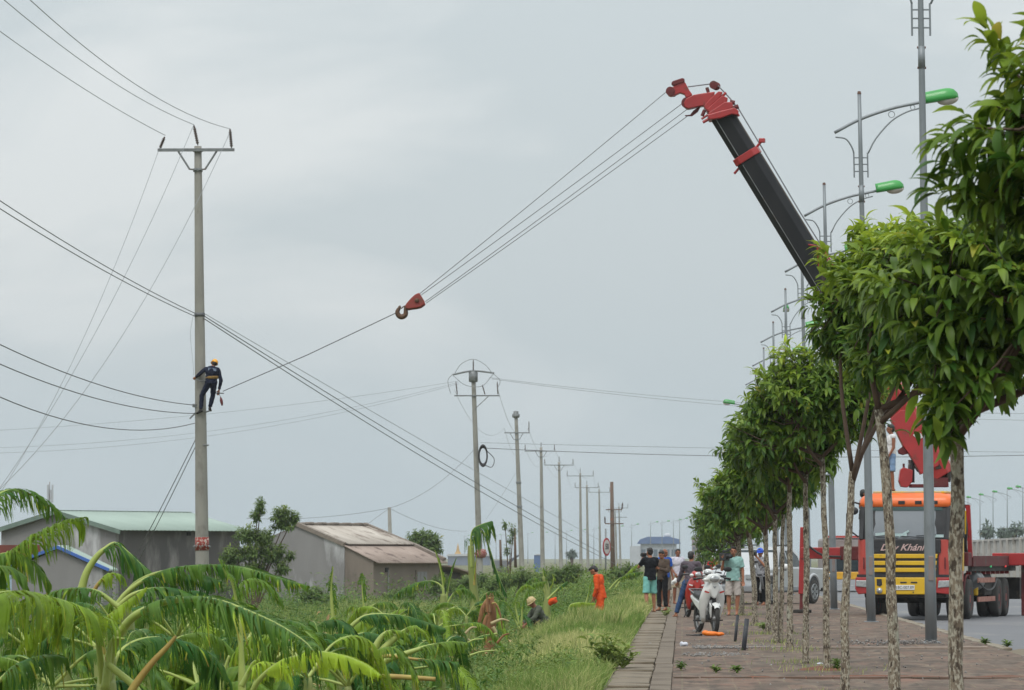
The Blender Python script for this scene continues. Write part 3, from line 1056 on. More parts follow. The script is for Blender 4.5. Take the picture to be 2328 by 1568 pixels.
# lamps of the other row, arms the other way
for i, (x, y, Y) in enumerate(((1662, 922, 290), (1783, 716, 214))):
    top = P(x, y, Y)
    _l = lamp_post(('lone green lantern reaching left out of the tree crowns', 'green lantern on a thin post seen between the kerb-side lamp posts')[i], (top.x + (1.7 if i == 0 else 0.05), Y, -0.1), 0.0, -1, top.z + 0.4, False, 'street lamps of the opposite row', 0.09)
    if i == 1:
        _l.rotation_euler = (0, 0, PI / 2)
far_l = []
for i in range(7):
    Y = 613 + 30 * i - (14 if i > 0 else 0)
    far_l.append(lamp_post(f'{["rightmost", "second", "third", "fourth", "fifth", "sixth", "seventh"][i]} small far lamp right of the truck' + ('' if i == 0 else ', counted from the right edge'), (48.5, Y, 0), 0.0, -1, 11.4, False, 'far lamps right of the truck', 0.12))
# distant curve of lamps towards the port
px = [(1545, 1180, 1150), (1531, 1183, 1180), (1505, 1186, 1215), (1479, 1188, 1240), (1436, 1193, 1330), (1402, 1197, 1400), (1350, 1201, 1490), (1318, 1205, 1560), (1288, 1207, 1640), (1262, 1209, 1680), (1233, 1211, 1730),
      (1200, 1212, 1780), (1170, 1214, 1840), (1140, 1215, 1880), (1128, 1216, 1920), (1056, 1218, 1960)]
for i, (x, y, Y) in enumerate(px):
    p = P(x, y, Y)
    lamp_post(f'{["first", "second", "third", "fourth", "fifth", "sixth", "seventh", "eighth", "ninth", "tenth", "eleventh", "twelfth", "thirteenth", "fourteenth", "fifteenth", "leftmost"][i]} tiny lamp, counted from the right, on the far curving road', (p.x, Y, FIELD_Z), 0, 1, p.z - FIELD_Z + 0.3, False, 'tiny lamps of the far curving road', 0.2)
# ================================================================== buildings on the left
m_wall_grey = mat('stained_render', lin((142, 140, 140)), 0.95, lin((116, 114, 114)), nscale=0.7, detail=9, bump=0.3, bscale=10, stretch=(1, 1, 0.28), dirt=lin((186, 186, 188)), dscale=0.7, dlo=0.52, dhi=0.66)
m_wall_dark = mat('dark_render', lin((98, 94, 92)), 0.95, lin((82, 80, 80)), nscale=0.5, detail=9, bump=0.3, bscale=10, stretch=(1, 1, 0.35), dirt=lin((136, 132, 130)), dscale=0.8, dlo=0.52, dhi=0.68)
m_wall_tan = mat('tan_plaster', lin((134, 124, 114)), 0.95, lin((116, 106, 98)), nscale=0.8, detail=9, bump=0.3, bscale=10, stretch=(1, 1, 0.5), dirt=lin((104, 96, 88)), dscale=1.1, dlo=0.58, dhi=0.72)
m_roof_green = mat('green_sheet_roof', lin((156, 172, 162)), 0.8, lin((146, 162, 152)), nscale=0.8, detail=6)
m_trim_green = mat('green_trim', lin((116, 134, 124)), 0.7, lin((100, 116, 108)), nscale=2)
m_fibro = mat('fibre_cement', lin((196, 188, 178)), 0.95, lin((166, 156, 146)), nscale=1.0, detail=8, stretch=(1, 0.35, 1), dirt=lin((112, 98, 88)), dscale=1.3, dlo=0.54, dhi=0.68)
m_fibro2 = mat('fibre_cement_old', lin((168, 152, 142)), 0.95, lin((142, 126, 116)), nscale=1.0, detail=8, dirt=lin((98, 84, 78)), dscale=1.3, dlo=0.55, dhi=0.68)
m_dark = mat('dark_opening', lin((34, 34, 36)), 0.6)
m_shut = mat('window_shutter', lin((138, 138, 138)), 0.7, lin((116, 116, 118)), nscale=4)
m_brickcap = mat('brick_cap', lin((138, 128, 118)), 0.95, lin((116, 106, 98)), nscale=6)


def corrugated(p0, p1, p2, p3, n, amp, thick=0.012):
    """sheet between eave p0-p1 and ridge p3-p2, waves running up the slope"""
    mb = MB()
    p0, p1, p2, p3 = map(Vector, (p0, p1, p2, p3))
    nrm = (p1 - p0).cross(p3 - p0).normalized()
    vs_, fs_ = [], []
    k = n * 4
    for i in range(k + 1):
        u = i / k
        w = amp * math.sin(2 * PI * u * n)
        a, b = p0.lerp(p1, u), p3.lerp(p2, u)
        for p in (a, b):
            vs_.append(p + nrm * (w + thick))
        for p in (a, b):
            vs_.append(p + nrm * (w - thick))
    for i in range(k):
        o, q = i * 4, (i + 1) * 4
        fs_ += [(o, q, q + 1, o + 1), (o + 2, o + 3, q + 3, q + 2), (o, o + 2, q + 2, q), (o + 1, q + 1, q + 3, o + 3)]
    return mb.add(vs_, fs_)


# warehouse with the pale green roof. local frame: corner at 0, x along the long front, y along the gable (to the left/back)
ca, sa = math.cos(math.radians(60)), math.sin(math.radians(60))
A = P(270, 1204, 195)
wh = thing('warehouse', 'long grey warehouse with pale green sheet metal roof, left background', 'building', (A.x, A.y, FIELD_Z), math.radians(60))
Lw, Ww, ez, rz_ = 9.2, 6.5, 3.62, 4.42
MB().box((Lw / 2, 0.1, ez / 2), (Lw, 0.2, ez)).build('wall', m_wall_dark, wh)
MB().prism([(0.0, 0.0), (Ww, 0.0), (Ww, ez), (Ww / 2, rz_), (0.0, ez)], -0.2, 0.0, 'x').build('wall', m_wall_grey, wh)
MB().box((Lw / 2, Ww - 0.1, ez / 2), (Lw, 0.2, ez)).build('wall', m_wall_dark, wh)
MB().prism([(0.2, 0.0), (Ww - 0.2, 0.0), (Ww - 0.2, ez), (Ww / 2, rz_), (0.2, ez)], Lw, Lw + 0.2, 'x').build('wall', m_wall_grey, wh)
sl = (rz_ - ez) / (Ww / 2)
corrugated((-0.45, -0.4, ez - 0.4 * sl + 0.06), (Lw + 0.5, -0.4, ez - 0.4 * sl + 0.06), (Lw + 0.5, Ww / 2, rz_ + 0.06), (-0.45, Ww / 2, rz_ + 0.06), 34, 0.014).build('roof', m_roof_green, wh, smooth=True)
corrugated((Lw + 0.5, Ww + 0.4, ez - 0.4 * sl + 0.06), (-0.45, Ww + 0.4, ez - 0.4 * sl + 0.06), (-0.45, Ww / 2, rz_ + 0.06), (Lw + 0.5, Ww / 2, rz_ + 0.06), 34, 0.014).build('roof', m_roof_green, wh, smooth=True)
MB().beam((-0.45, -0.42, ez - 0.4 * sl - 0.02), (-0.45, Ww / 2, rz_ - 0.02), 0.06, 0.2).build('roof_trim', m_trim_green, wh)
MB().beam((-0.45, Ww + 0.42, ez - 0.4 * sl - 0.02), (-0.45, Ww / 2, rz_ - 0.02), 0.06, 0.2).build('roof_trim', m_trim_green, wh)
MB().beam((-0.45, Ww / 2, rz_ + 0.07), (Lw + 0.5, Ww / 2, rz_ + 0.07), 0.24, 0.02).build('ridge_cap', m_roof_green, wh)
MB().box((5.2, -0.02, ez - 0.18), (0.26, 0.06, 0.16)).build('vent', m_dark, wh)
MB().box((6.2, -0.03, 1.35), (0.22, 0.06, 0.2)).build('vent', m_shut, wh)

# low house with corrugated roof, lean-to towards us. x along the long tan wall, y along the gable
E = P(849, 1275, 220)
th = math.radians(65)
ho = thing('low_house', 'low grey house with old corrugated fibre cement roof and tan lean-to wall', 'house', (E.x, E.y, FIELD_Z), th)
z0, z1, z2 = E.z - FIELD_Z, 2.93, 3.93
L2, W1, W2 = 7.0, 1.64, 4.37
Wf = 2 * W2
MB().prism([(0, 0), (W1, 0), (W1, z1), (0, z0)], 0.0, 0.16, 'x').build('wall', m_wall_tan, ho)
MB().prism([(W1 + 0.001, 0), (Wf, 0), (Wf, z0 + 0.2), (W2, z2), (W1 + 0.001, z1)], -0.05, 0.16, 'x').build('wall', m_wall_grey, ho)
MB().box((L2 / 2 + 0.08, 0.08, z0 / 2), (L2 - 0.17, 0.16, z0)).build('wall', m_wall_tan, ho)
MB().prism([(0.17, 0), (Wf, 0), (Wf, z0 + 0.2), (W2, z2), (W1, z1), (0.17, z0)], L2, L2 + 0.16, 'x').build('wall', m_wall_tan, ho)
MB().box((L2 / 2, Wf - 0.1, z0 / 2), (L2 - 0.4, 0.16, z0)).build('wall', m_wall_grey, ho)
sl1 = (z1 - z0) / W1
corrugated((-0.12, -0.35, z0 - 0.35 * sl1 + 0.05), (L2 + 0.3, -0.35, z0 - 0.35 * sl1 + 0.05), (L2 + 0.3, W1 + 0.2, z1 + 0.2 * sl1 + 0.03), (-0.12, W1 + 0.2, z1 + 0.2 * sl1 + 0.03), 38, 0.03).build('roof', m_fibro2, ho, smooth=True)
sl2 = (z2 - z1) / (W2 - W1)
corrugated((0.12, W1 - 0.12, z1 + 0.12), (L2 + 0.1, W1 - 0.12, z1 + 0.12), (L2 + 0.1, W2, z2 + 0.1), (0.12, W2, z2 + 0.1), 38, 0.03).build('roof', m_fibro, ho, smooth=True)
corrugated((L2 + 0.1, Wf + 0.3, z0 + 0.1), (0.12, Wf + 0.3, z0 + 0.1), (0.12, W2, z2 + 0.1), (L2 + 0.1, W2, z2 + 0.1), 38, 0.03).build('roof', m_fibro, ho, smooth=True)
for k in range(16):
    MB().box((0.3 + k * 0.43, W2, z2 + 0.14 + 0.02 * (k % 3)), (0.42, 0.34, 0.12)).build('ridge_tile', m_brickcap, ho, bev=0.03)
for x_, w_ in ((-0.02, 0.26), (L2 + 0.12, 0.3)):
    MB().beam((x_, W1, z1 + 0.1), (x_, W2 + 0.1, z2 + 0.16), w_, 0.2).build('gable_coping', m_brickcap, ho)
MB().beam((L2 + 0.2, -0.2, z0 + 0.08), (L2 + 0.2, W1, z1 + 0.12), 0.3, 0.16).build('gable_coping', m_brickcap, ho)
MB().box((1.35, -0.02, 1.75), (0.3, 0.06, 0.22)).build('vent', m_dark, ho)
MB().box((1.5, -0.03, 0.95), (0.07, 0.05, 1.6)).build('drain_pipe', m_wall_grey, ho)
wf = MB().box((5.0, -0.03, 1.25), (1.2, 0.08, 0.95)).build('window', m_wall_tan, ho, bev=0.01)
for k in range(3):
    MB().box((4.64 + 0.36 * k, -0.075, 1.25), (0.31, 0.02, 0.8)).build('pane', m_shut, wf)
MB().box((5.0, -0.1, 0.74), (1.35, 0.16, 0.07)).build('sill', m_wall_tan, wf)
# low ruined lean-to at the right end
MB().box((9.2, 1.4, 0.8), (2.0, 2.2, 1.6)).build('shed_wall', m_wall_dark, ho)
MB().prism([(7.6, 1.9), (10.6, 1.45), (10.6, 1.52), (7.6, 1.97)], -0.3, 2.6, 'y').build('shed_roof', m_fibro2, ho)

# shed with blue verge boards in front of the warehouse gable, and the wall at the left edge
m_blue = mat('blue_paint', lin((72, 112, 190)), 0.55, lin((60, 94, 168)), nscale=5)
m_pale = mat('pale_blue_wall', lin((164, 184, 204)), 0.85, lin((150, 168, 188)), nscale=2)
m_redwall = mat('brown_red_sheet', lin((124, 62, 50)), 0.8, lin((102, 52, 44)), nscale=3)
Ys = 172.0
pl, pr, pa = P(15, 1290, Ys), P(222, 1292, Ys), P(130, 1243, Ys)
sh = thing('shed', 'small grey shed with bright blue verge boards before the warehouse gable', 'shed', (pa.x, Ys, FIELD_Z))
hw = (pr.x - pl.x) / 2
ap, ev = pa.z - FIELD_Z, pr.z - FIELD_Z
MB().prism([(-hw, 0), (hw, 0), (hw, ev - 0.05), (0, ap - 0.08), (-hw, ev - 0.05)], 0.05, 3.0, 'y').build('wall', m_wall_grey, sh)
MB().beam((-hw - 0.2, -0.02, ev + 0.1), (0.02, -0.02, ap), 0.12, 0.16, up=(0, 1, 0)).build('verge_board', m_blue, sh)
MB().beam((0.0, -0.025, ap), (hw + 0.25, -0.025, ev - 0.06), 0.12, 0.16, up=(0, 1, 0)).build('verge_board', m_blue, sh)
MB().prism([(-hw - 0.2, ev), (0, ap), (hw + 0.2, ev - 0.1), (hw + 0.2, ev - 0.04), (0, ap + 0.07), (-hw - 0.2, ev + 0.06)], 0.06, 3.2, 'y').build('roof', m_roof_green, sh)
p0 = P(8, 1217, 190)
wl = thing('sheet_wall', 'brown red sheet above a pale blue wall at the left edge', 'wall', (p0.x - 1.6, 190, FIELD_Z))
MB().box((1.3, 0, 2.45), (3.8, 0.12, 0.62 + 0.3)).build('upper_sheet', m_redwall, wl)
MB().box((1.3, 0, 1.0), (3.9, 0.2, 1.96)).build('lower_wall', m_pale, wl)
# ================================================================== trees
m_leaf_tree = leaf_mat('street_tree_leaf', lin((50, 90, 30)), lin((178, 198, 66)), rough=0.44, transl=0.34, spec=0.32, vary=0.2, nscale=5)


def bark_material():
    m = bpy.data.materials.new('mottled_bark')
    m.use_nodes = True
    t = m.node_tree
    b = t.nodes['Principled BSDF']
    b.inputs['Roughness'].default_value = 0.92
    tcn = t.nodes.new('ShaderNodeTexCoord')
    oi = t.nodes.new('ShaderNodeObjectInfo')
    va = t.nodes.new('ShaderNodeVectorMath')
    va.operation = 'ADD'
    t.links.new(tcn.outputs['Object'], va.inputs[0])
    sc_ = t.nodes.new('ShaderNodeMath')
    sc_.operation = 'MULTIPLY'
    sc_.inputs[1].default_value = 37.0
    t.links.new(oi.outputs['Random'], sc_.inputs[0])
    t.links.new(sc_.outputs['Value'], va.inputs[1])
    mpn = t.nodes.new('ShaderNodeMapping')
    mpn.inputs['Scale'].default_value = (1, 1, 0.45)
    t.links.new(va.outputs['Vector'], mpn.inputs['Vector'])
    col = None
    for scale, lo, hi, c in ((7, 0.4, 0.6, None), (64, 0.49, 0.56, (166, 160, 144)), (24, 0.58, 0.64, (66, 56, 46)), (8, 0.58, 0.68, (158, 158, 142)), (38, 0.56, 0.61, (70, 60, 50))):
        n = t.nodes.new('ShaderNodeTexNoise')
        n.inputs['Scale'].default_value = scale
        n.inputs['Detail'].default_value = 5
        n.noise_dimensions = '4D'
        n.inputs['W'].default_value = scale
        t.links.new(mpn.outputs['Vector'], n.inputs['Vector'])
        r = t.nodes.new('ShaderNodeMapRange')
        r.inputs['From Min'].default_value = lo
        r.inputs['From Max'].default_value = hi
        t.links.new(n.outputs['Fac'], r.inputs['Value'])
        mx = t.nodes.new('ShaderNodeMixRGB')
        if c is None:
            mx.inputs['Color1'].default_value = (*lin((132, 120, 102)), 1)
            mx.inputs['Color2'].default_value = (*lin((106, 94, 80)), 1)
        else:
            t.links.new(col, mx.inputs['Color1'])
            mx.inputs['Color2'].default_value = (*lin(c), 1)
        t.links.new(r.outputs['Result'], mx.inputs['Fac'])
        col = mx.outputs['Color']
    t.links.new(col, b.inputs['Base Color'])
    n = t.nodes.new('ShaderNodeTexNoise')
    n.inputs['Scale'].default_value = 28
    n.inputs['Detail'].default_value = 6
    t.links.new(mpn.outputs['Vector'], n.inputs['Vector'])
    bp = t.nodes.new('ShaderNodeBump')
    bp.inputs['Strength'].default_value = 0.9
    bp.inputs['Distance'].default_value = 0.012
    t.links.new(n.outputs['Fac'], bp.inputs['Height'])
    t.links.new(bp.outputs['Normal'], b.inputs['Normal'])
    return m


m_bark = bark_material()
m_limb = mat('limb_bark', lin((98, 80, 66)), 0.9, lin((78, 64, 54)), nscale=9, bump=0.5)


def leaf_template(nst):
    """folded, drooping lance leaf of length 1 along +x, z up; returns verts, faces(quads)"""
    ts = np.linspace(0, 1, nst)
    V = []
    for t in ts:
        w = 0.185 * (math.sin(PI * min(1.0, t * 0.94 + 0.03)) ** 0.85) * (1 - 0.25 * t)
        z = 0.14 * t - 0.58 * t * t
        x = t * (1 - 0.12 * t)
        V += [(x, -w, z + 0.42 * w), (x, 0, z), (x, w, z + 0.42 * w)]
    F = []
    for i in range(nst - 1):
        a, b = i * 3, (i + 1) * 3
        F += [(a, b, b + 1, a + 1), (a + 1, b + 1, b + 2, a + 2)]
    return np.array(V), np.array(F)


def place_leaves(T, pos, direc, up, length, tint):
    """instances of a template as one array mesh"""
    V0, F0 = T
    n = len(pos)
    d = direc / np.linalg.norm(direc, axis=1, keepdims=True)
    s = np.cross(up, d)
    ln = np.linalg.norm(s, axis=1, keepdims=True)
    bad = ln[:, 0] < 1e-4
    s[bad] = np.array([1.0, 0, 0])
    ln[bad] = 1
    s = s / ln
    u = np.cross(d, s)
    V = pos[:, None, :] + length[:, None, None] * (V0[None, :, 0:1] * d[:, None, :] + V0[None, :, 1:2] * s[:, None, :] + V0[None, :, 2:3] * u[:, None, :])
    F = (F0[None] + (np.arange(n) * len(V0))[:, None, None]).reshape(-1, F0.shape[1])
    return V.reshape(-1, 3), F, np.repeat(tint, len(V0))


def crown_leaves(rng, center, radii, n_twig, per_twig, lmin, lmax, nst, lump=0.42, droop=0.34, young=0.5, flat_bottom=-0.75, fill=0.5):
    """leaf whorls on twig ends through the crown volume; also returns the twig ends"""
    c = np.array(center, float)
    R = np.array(radii, float)
    d = rng.normal(size=(n_twig * 2, 3))
    d /= np.linalg.norm(d, axis=1, keepdims=True)
    d = d[(d[:, 2] > flat_bottom)][:n_twig]
    n = len(d)
    ph = rng.uniform(0, 6.28, 4)
    lumpv = (np.sin(d[:, 0] * 5.1 + ph[0]) + np.sin(d[:, 1] * 4.3 + ph[1]) + np.sin(d[:, 2] * 5.7 + ph[2]) + np.sin((d[:, 0] + d[:, 2]) * 8.3 + ph[3])) / 4
    rad = (fill + (1 - fill) * rng.uniform(0, 1, n) ** 0.5) * (1 + lump * (lumpv - 0.28)) + rng.normal(0, 0.035, n)
    tip = c + d * R * rad[:, None]
    o = d * np.array([1, 1, 0.75]) + np.array([0, 0, 0.28])
    o += rng.normal(0, 0.25, (n, 3))
    o /= np.linalg.norm(o, axis=1, keepdims=True)
    pos, dr, up, ln, ti = [], [], [], [], []
    for k in range(per_twig):
        a = 2.4 * k + rng.uniform(0, 6.28, n)
        ref = np.tile(np.array([0.0, 0, 1]), (n, 1))
        s = np.cross(o, ref)
        s /= np.linalg.norm(s, axis=1, keepdims=True) + 1e-6
        w = np.cross(o, s)
        radial = s * np.cos(a)[:, None] + w * np.sin(a)[:, None]
        f = k / max(1, per_twig - 1)
        p = tip - o * ((1 - f) * 0.22 * rng.uniform(0.7, 1.2, n))[:, None]
        dd = o * (0.15 + 0.75 * f) + radial * (0.95 - 0.45 * f) + np.array([0, 0, -1.0]) * droop * (1.1 - 0.9 * f) + rng.normal(0, 0.16, (n, 3))
        pos.append(p)
        dr.append(dd)
        up.append(np.array([0, 0, 1.0]) + 0.5 * o + rng.normal(0, 0.25, (n, 3)))
        ln.append(rng.uniform(lmin * 0.72, lmax * 1.08, n) * (0.8 + 0.3 * math.sin(PI * (0.25 + 0.6 * f))))
        hi = np.clip((d[:, 2] + 0.15) * 0.9, 0, 1) * np.clip((rad - 0.6) * 2.4, 0, 1)  # upper, outer leaves tinted lighter: young growth plus painted top light
        ti.append(np.clip(0.08 + rng.uniform(-0.08, 0.2, n) + young * hi * (0.25 + 0.75 * f) * rng.uniform(0.3, 1.15, n), 0, 1) + np.where(rng.random(n) < 0.008, 1.2, 0.0))
    return (np.vstack(pos), np.vstack(dr), np.vstack(up), np.concatenate(ln), np.concatenate(ti)), tip, d


def street_tree(label, X, Y, fork, center, radii, n_twig, per_twig, nst, seed, r_tr=0.048, lean=(0.0, 0.0), llen=(0.12, 0.17), young=0.8, flat=-0.75, double=False, extra=()):
    rng = np.random.default_rng(seed)
    rnd = random.Random(seed)
    t = thing('street_tree', label, 'tree', (X, Y, 0), 0, 'street trees along the pavement')
    # trunk, a little crooked and knobbly
    k = 26
    pts, rr = [], []
    for i in range(k + 1):
        f = i / k
        z = -0.04 + (fork + 0.04) * f
        pts.append((lean[0] * f ** 2.2 + 0.014 * snoise(z * 2.2, seed, 1), lean[1] * f ** 2.2 + 0.014 * snoise(z * 1.9, seed, 5), z))
        rr.append(r_tr * (1.12 - 0.3 * f + (0.3 * math.exp(-z * 9) if z > 0 else 0.3)) * (1 + 0.07 * snoise(z * 7, seed, 2)))
    mb = MB().tube(pts, rr, 14)
    mb.v = [(v[0] + 0.005 * snoise(v[0] * 90, v[2] * 16, 3), v[1] + 0.005 * snoise(v[1] * 90, v[2] * 14, 8), v[2]) for v in mb.v]
    mb.build('trunk', m_bark, t, smooth=True)
    if double:
        mb = MB().tube([(p[0] + 0.09 + 0.05 * p[2] / fork, p[1] + 0.1, p[2]) for p in pts], [r * 0.85 for r in rr], 12)
        mb.build('trunk', m_bark, t, smooth=True)
    c = (center[0] - X, center[1] - Y, center[2])
    data, tip, dv = crown_leaves(rng, c, radii, int(n_twig * 0.92), per_twig, llen[0], llen[1], nst, young=young, flat_bottom=flat)
    for (ex, ez, er, en) in extra:
        d2, tip2, _dv = crown_leaves(rng, (ex - X, -0.3, ez), (er, er, er), en, per_twig, llen[0], llen[1], nst, young=young, flat_bottom=-1, fill=0.3)
        data = tuple(np.concatenate([a_, b_]) for a_, b_ in zip(data, d2))
        tip = np.vstack([tip, tip2])
    V, F, ti = place_leaves(leaf_template(nst), *data)
    np_mesh('crown', V, F, m_leaf_tree, t, ti, smooth=True)
    # limbs and twigs
    top = Vector(pts[-1])
    nl = 4
    ends = []
    for j in range(nl):
        a = 2 * PI * j / nl + rnd.uniform(-0.5, 0.5)
        e = Vector((c[0] + radii[0] * 0.55 * math.cos(a), c[1] + radii[1] * 0.55 * math.sin(a), c[2] + radii[2] * rnd.uniform(-0.35, 0.35)))
        s = top - Vector((0, 0, 0.12 * (j % 2)))
        mid = s.lerp(e, 0.5) + Vector((0.06 * math.cos(a), 0.06 * math.sin(a), -0.05))
        MB().tube(curve_pts([s, mid, e], 8), [r_tr * 0.62 * (1 - 0.07 * q) for q in range(9)], 8).build('limb', m_limb, t, smooth=True)
        ends.append(e)
    mb = MB()
    pick = rng.choice(len(tip), min(170, len(tip)), replace=False)
    for i in pick:
        p = Vector(tip[i])
        e = min(ends + [Vector(c)], key=lambda q: (q - p).length)
        o = e.lerp(p, 0.5) + Vector((0, 0, -0.05))
        mb.tube([e, o, p], [0.012, 0.008, 0.004], 4, caps=False)
    mb.build('twigs', m_limb, t)
    return t


tree_spec = [
    # label, X, Y, fork z, crown centre (X, z), radii, twigs, leaves/twig, stations, trunk radius, lean, flags
    ('nearest street tree, only its leafy crown reaching in at the upper right corner', 2.05, 20.0, 2.55, (2.2, 3.36), (0.98, 0.85, 0.9), 900, 11, 6, 0.05, (0, 0), {}),
    ('street tree with thick mottled trunk standing right in front of the crane truck', 1.675, 27.0, 2.3, (2.14, 3.05), (0.97, 0.85, 0.84), 800, 11, 6, 0.047, (0.0, 0), {'extra': ((1.55, 2.3, 0.16, 9), (1.62, 2.45, 0.2, 12))}),
    ('street tree with dark-streaked trunk in front of the truck windscreen', 1.735, 36.0, 2.66, (2.02, 3.5), (0.84, 0.8, 0.86), 700, 11, 5, 0.044, (-0.12, 0), {}),
    ('street tree with whitish forked trunk left of the crane truck cab', 1.69, 46.0, 2.35, (2.12, 4.04), (0.84, 0.8, 1.0), 780, 11, 5, 0.043, (0.1, 0), {}),
    ('street tree with thin straight trunk on red soil left of the whitish trunk', 1.86, 57.0, 2.75, (1.7, 3.46), (1.0, 0.9, 0.8), 640, 10, 4, 0.042, (-0.04, 0), {}),
    ('street tree whose trunk hides the red outrigger leg', 1.70, 60.6, 2.6, (1.55, 3.2), (0.88, 0.9, 0.8), 560, 10, 4, 0.042, (0.0, 0), {'double': False}),
    ('street tree with forked trunk in front of the silver pickup doors', 1.71, 69.7, 2.6, (1.6, 3.2), (0.95, 0.9, 0.72), 560, 10, 4, 0.046, (-0.02, 0), {}),
    ('double-stemmed street tree in front of the pickup windscreen', 1.60, 75.5, 2.2, (1.52, 2.9), (0.88, 0.9, 0.72), 560, 10, 4, 0.045, (0.0, 0), {'double': True}),
    ('street tree just left of the double-stemmed one, beside the man in the blue cap', 1.64, 84.0, 2.0, (1.45, 2.75), (1.0, 0.9, 0.78), 540, 10, 4, 0.05, (-0.05, 0), {}),
    ('leaning street tree behind the black posts, broad at its foot', 1.56, 95.0, 2.0, (1.45, 2.75), (1.1, 0.9, 0.86), 540, 10, 4, 0.058, (-0.12, 0), {}),
    ('slim street tree beside the cameraman in the mint polo shirt', 1.52, 112.0, 2.0, (1.35, 2.65), (1.2, 1.0, 0.86), 520, 10, 4, 0.05, (-0.1, 0), {}),
    ('third last street tree of the row, low dense crown', 1.55, 126.0, 1.9, (1.4, 2.6), (1.15, 1.0, 0.85), 460, 9, 4, 0.05, (0, 0), {}),
    ('second last street tree of the row, dark crown', 1.6, 141.0, 1.9, (1.5, 2.55), (1.15, 1.0, 0.85), 420, 9, 4, 0.05, (0, 0), {}),
    ('last street tree at the far end of the row, behind the red-shirted rider', 1.4, 165.0, 1.5, (1.4, 2.1), (1.25, 1.0, 1.1), 420, 9, 4, 0.06, (0, 0), {}),
]
for i, (lb, X, Y, fk, cc, rad, nt, pt, nst, rt, ln, kw) in enumerate(tree_spec):
    street_tree(lb, X, Y, fk, (cc[0], Y, cc[1]), rad, nt, pt, nst, 40 + i, rt, ln, llen=((0.125, 0.175) if i < 5 else (0.14, 0.2)), **kw)


# ---- loose trees and shrubs of the field: small leaves in lumps
m_leaf_dull = leaf_mat('field_tree_leaf', lin((74, 100, 52)), lin((150, 166, 92)), rough=0.6, transl=0.3, spec=0.25, vary=0.3, nscale=2)
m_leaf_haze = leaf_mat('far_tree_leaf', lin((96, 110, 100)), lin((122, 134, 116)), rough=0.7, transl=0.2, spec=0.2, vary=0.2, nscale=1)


def lump_tree(name, label, base, lumps, leaf, n_per, material, seed, trunk_r=0.08, cat='tree', group=None, young=0.6):
    """lumps: (dx, dz, r, rz) relative to base"""
    rng = np.random.default_rng(seed)
    t = thing(name, label, cat, base, 0, group)
    Vs, Fs, Ts, off = [], [], [], 0
    T = leaf_template(3)
    for (dx, dz, r, rz) in lumps:
        n = max(12, int(n_per * r * rz))
        data, tip, dv = crown_leaves(rng, (dx, 0, dz), (r, r, rz), n, 7, leaf * 0.8, leaf * 1.3, 3, lump=0.3, young=young, flat_bottom=-1, fill=0.35)
        V, F, ti = place_leaves(T, *data)
        Vs.append(V)
        Fs.append(F + off)
        Ts.append(ti)
        off += len(V)
    np_mesh('crown', np.vstack(Vs), np.vstack(Fs), material, t, np.concatenate(Ts))
    mb = MB()
    for (dx, dz, r, rz) in lumps:
        mb.tube(curve_pts([(0, 0, 0), (dx * 0.4, 0, dz * 0.5), (dx, 0, dz)], 6), [trunk_r * (1 - 0.11 * q) for q in range(7)], 7)
    mb.build('trunk', m_limb, t, smooth=True)
    return t


def tree_at(name, label, x, ybase, Y, lumps_px, leaf, n_per, material, seed, base_z=FIELD_Z, **kw):
    b = P(x, ybase, Y)
    b.z = base_z
    lp_ = []
    for (lx, ly, rx, ry) in lumps_px:
        p = P(lx, ly, Y)
        lp_.append((p.x - b.x, p.z - b.z, rx * Y / FPX, ry * Y / FPX))
    return lump_tree(name, label, b, lp_, leaf, n_per, material, seed, **kw)


tree_at('small_tree', 'bushy grey-green tree between the warehouse and the low house', 575, 1330, 172,
        [(592, 1146, 13, 26), (584, 1172, 18, 16), (638, 1168, 30, 24), (668, 1176, 20, 18), (646, 1190, 30, 18), (562, 1214, 32, 26), (600, 1222, 34, 24), (575, 1252, 36, 26), (622, 1256, 36, 28), (535, 1258, 34, 24), (512, 1266, 16, 16), (640, 1288, 24, 20), (580, 1288, 40, 20), (658, 1262, 14, 14), (524, 1290, 24, 16)], 0.15, 520, m_leaf_dull, 5, trunk_r=0.045, young=0.9)
tree_at('small_tree', 'round dark green tree behind the right end of the low house', 968, 1300, 250, [(968, 1226, 40, 26), (945, 1222, 25, 18), (985, 1245, 25, 24), (960, 1250, 40, 20)], 0.24, 200, m_leaf_dull, 6, trunk_r=0.1, young=0.25)
tree_at('sapling', 'thin half-bare sapling left of the thick pale pole', 1158, 1290, 235, [(1148, 1190, 7, 18), (1166, 1205, 12, 22), (1160, 1225, 9, 16), (1152, 1250, 6, 14)], 0.16, 120, m_leaf_dull, 7, trunk_r=0.05)
MB_ = MB().tube([P(1139, 1290, 210), P(1137, 1227, 210)], [0.07, 0.05], 7).build('stake', m_rust, smooth=True)
tag(MB_, 'short brown stake left of the half-bare sapling', 'stake')
sx_ = MB().tube([P(1172, 1290, 255), P(1170, 1200, 255)], [0.09, 0.06], 7).build('steel_post', m_rust, smooth=True)
tag(sx_, 'thin dark post standing in the half-bare sapling', 'post')
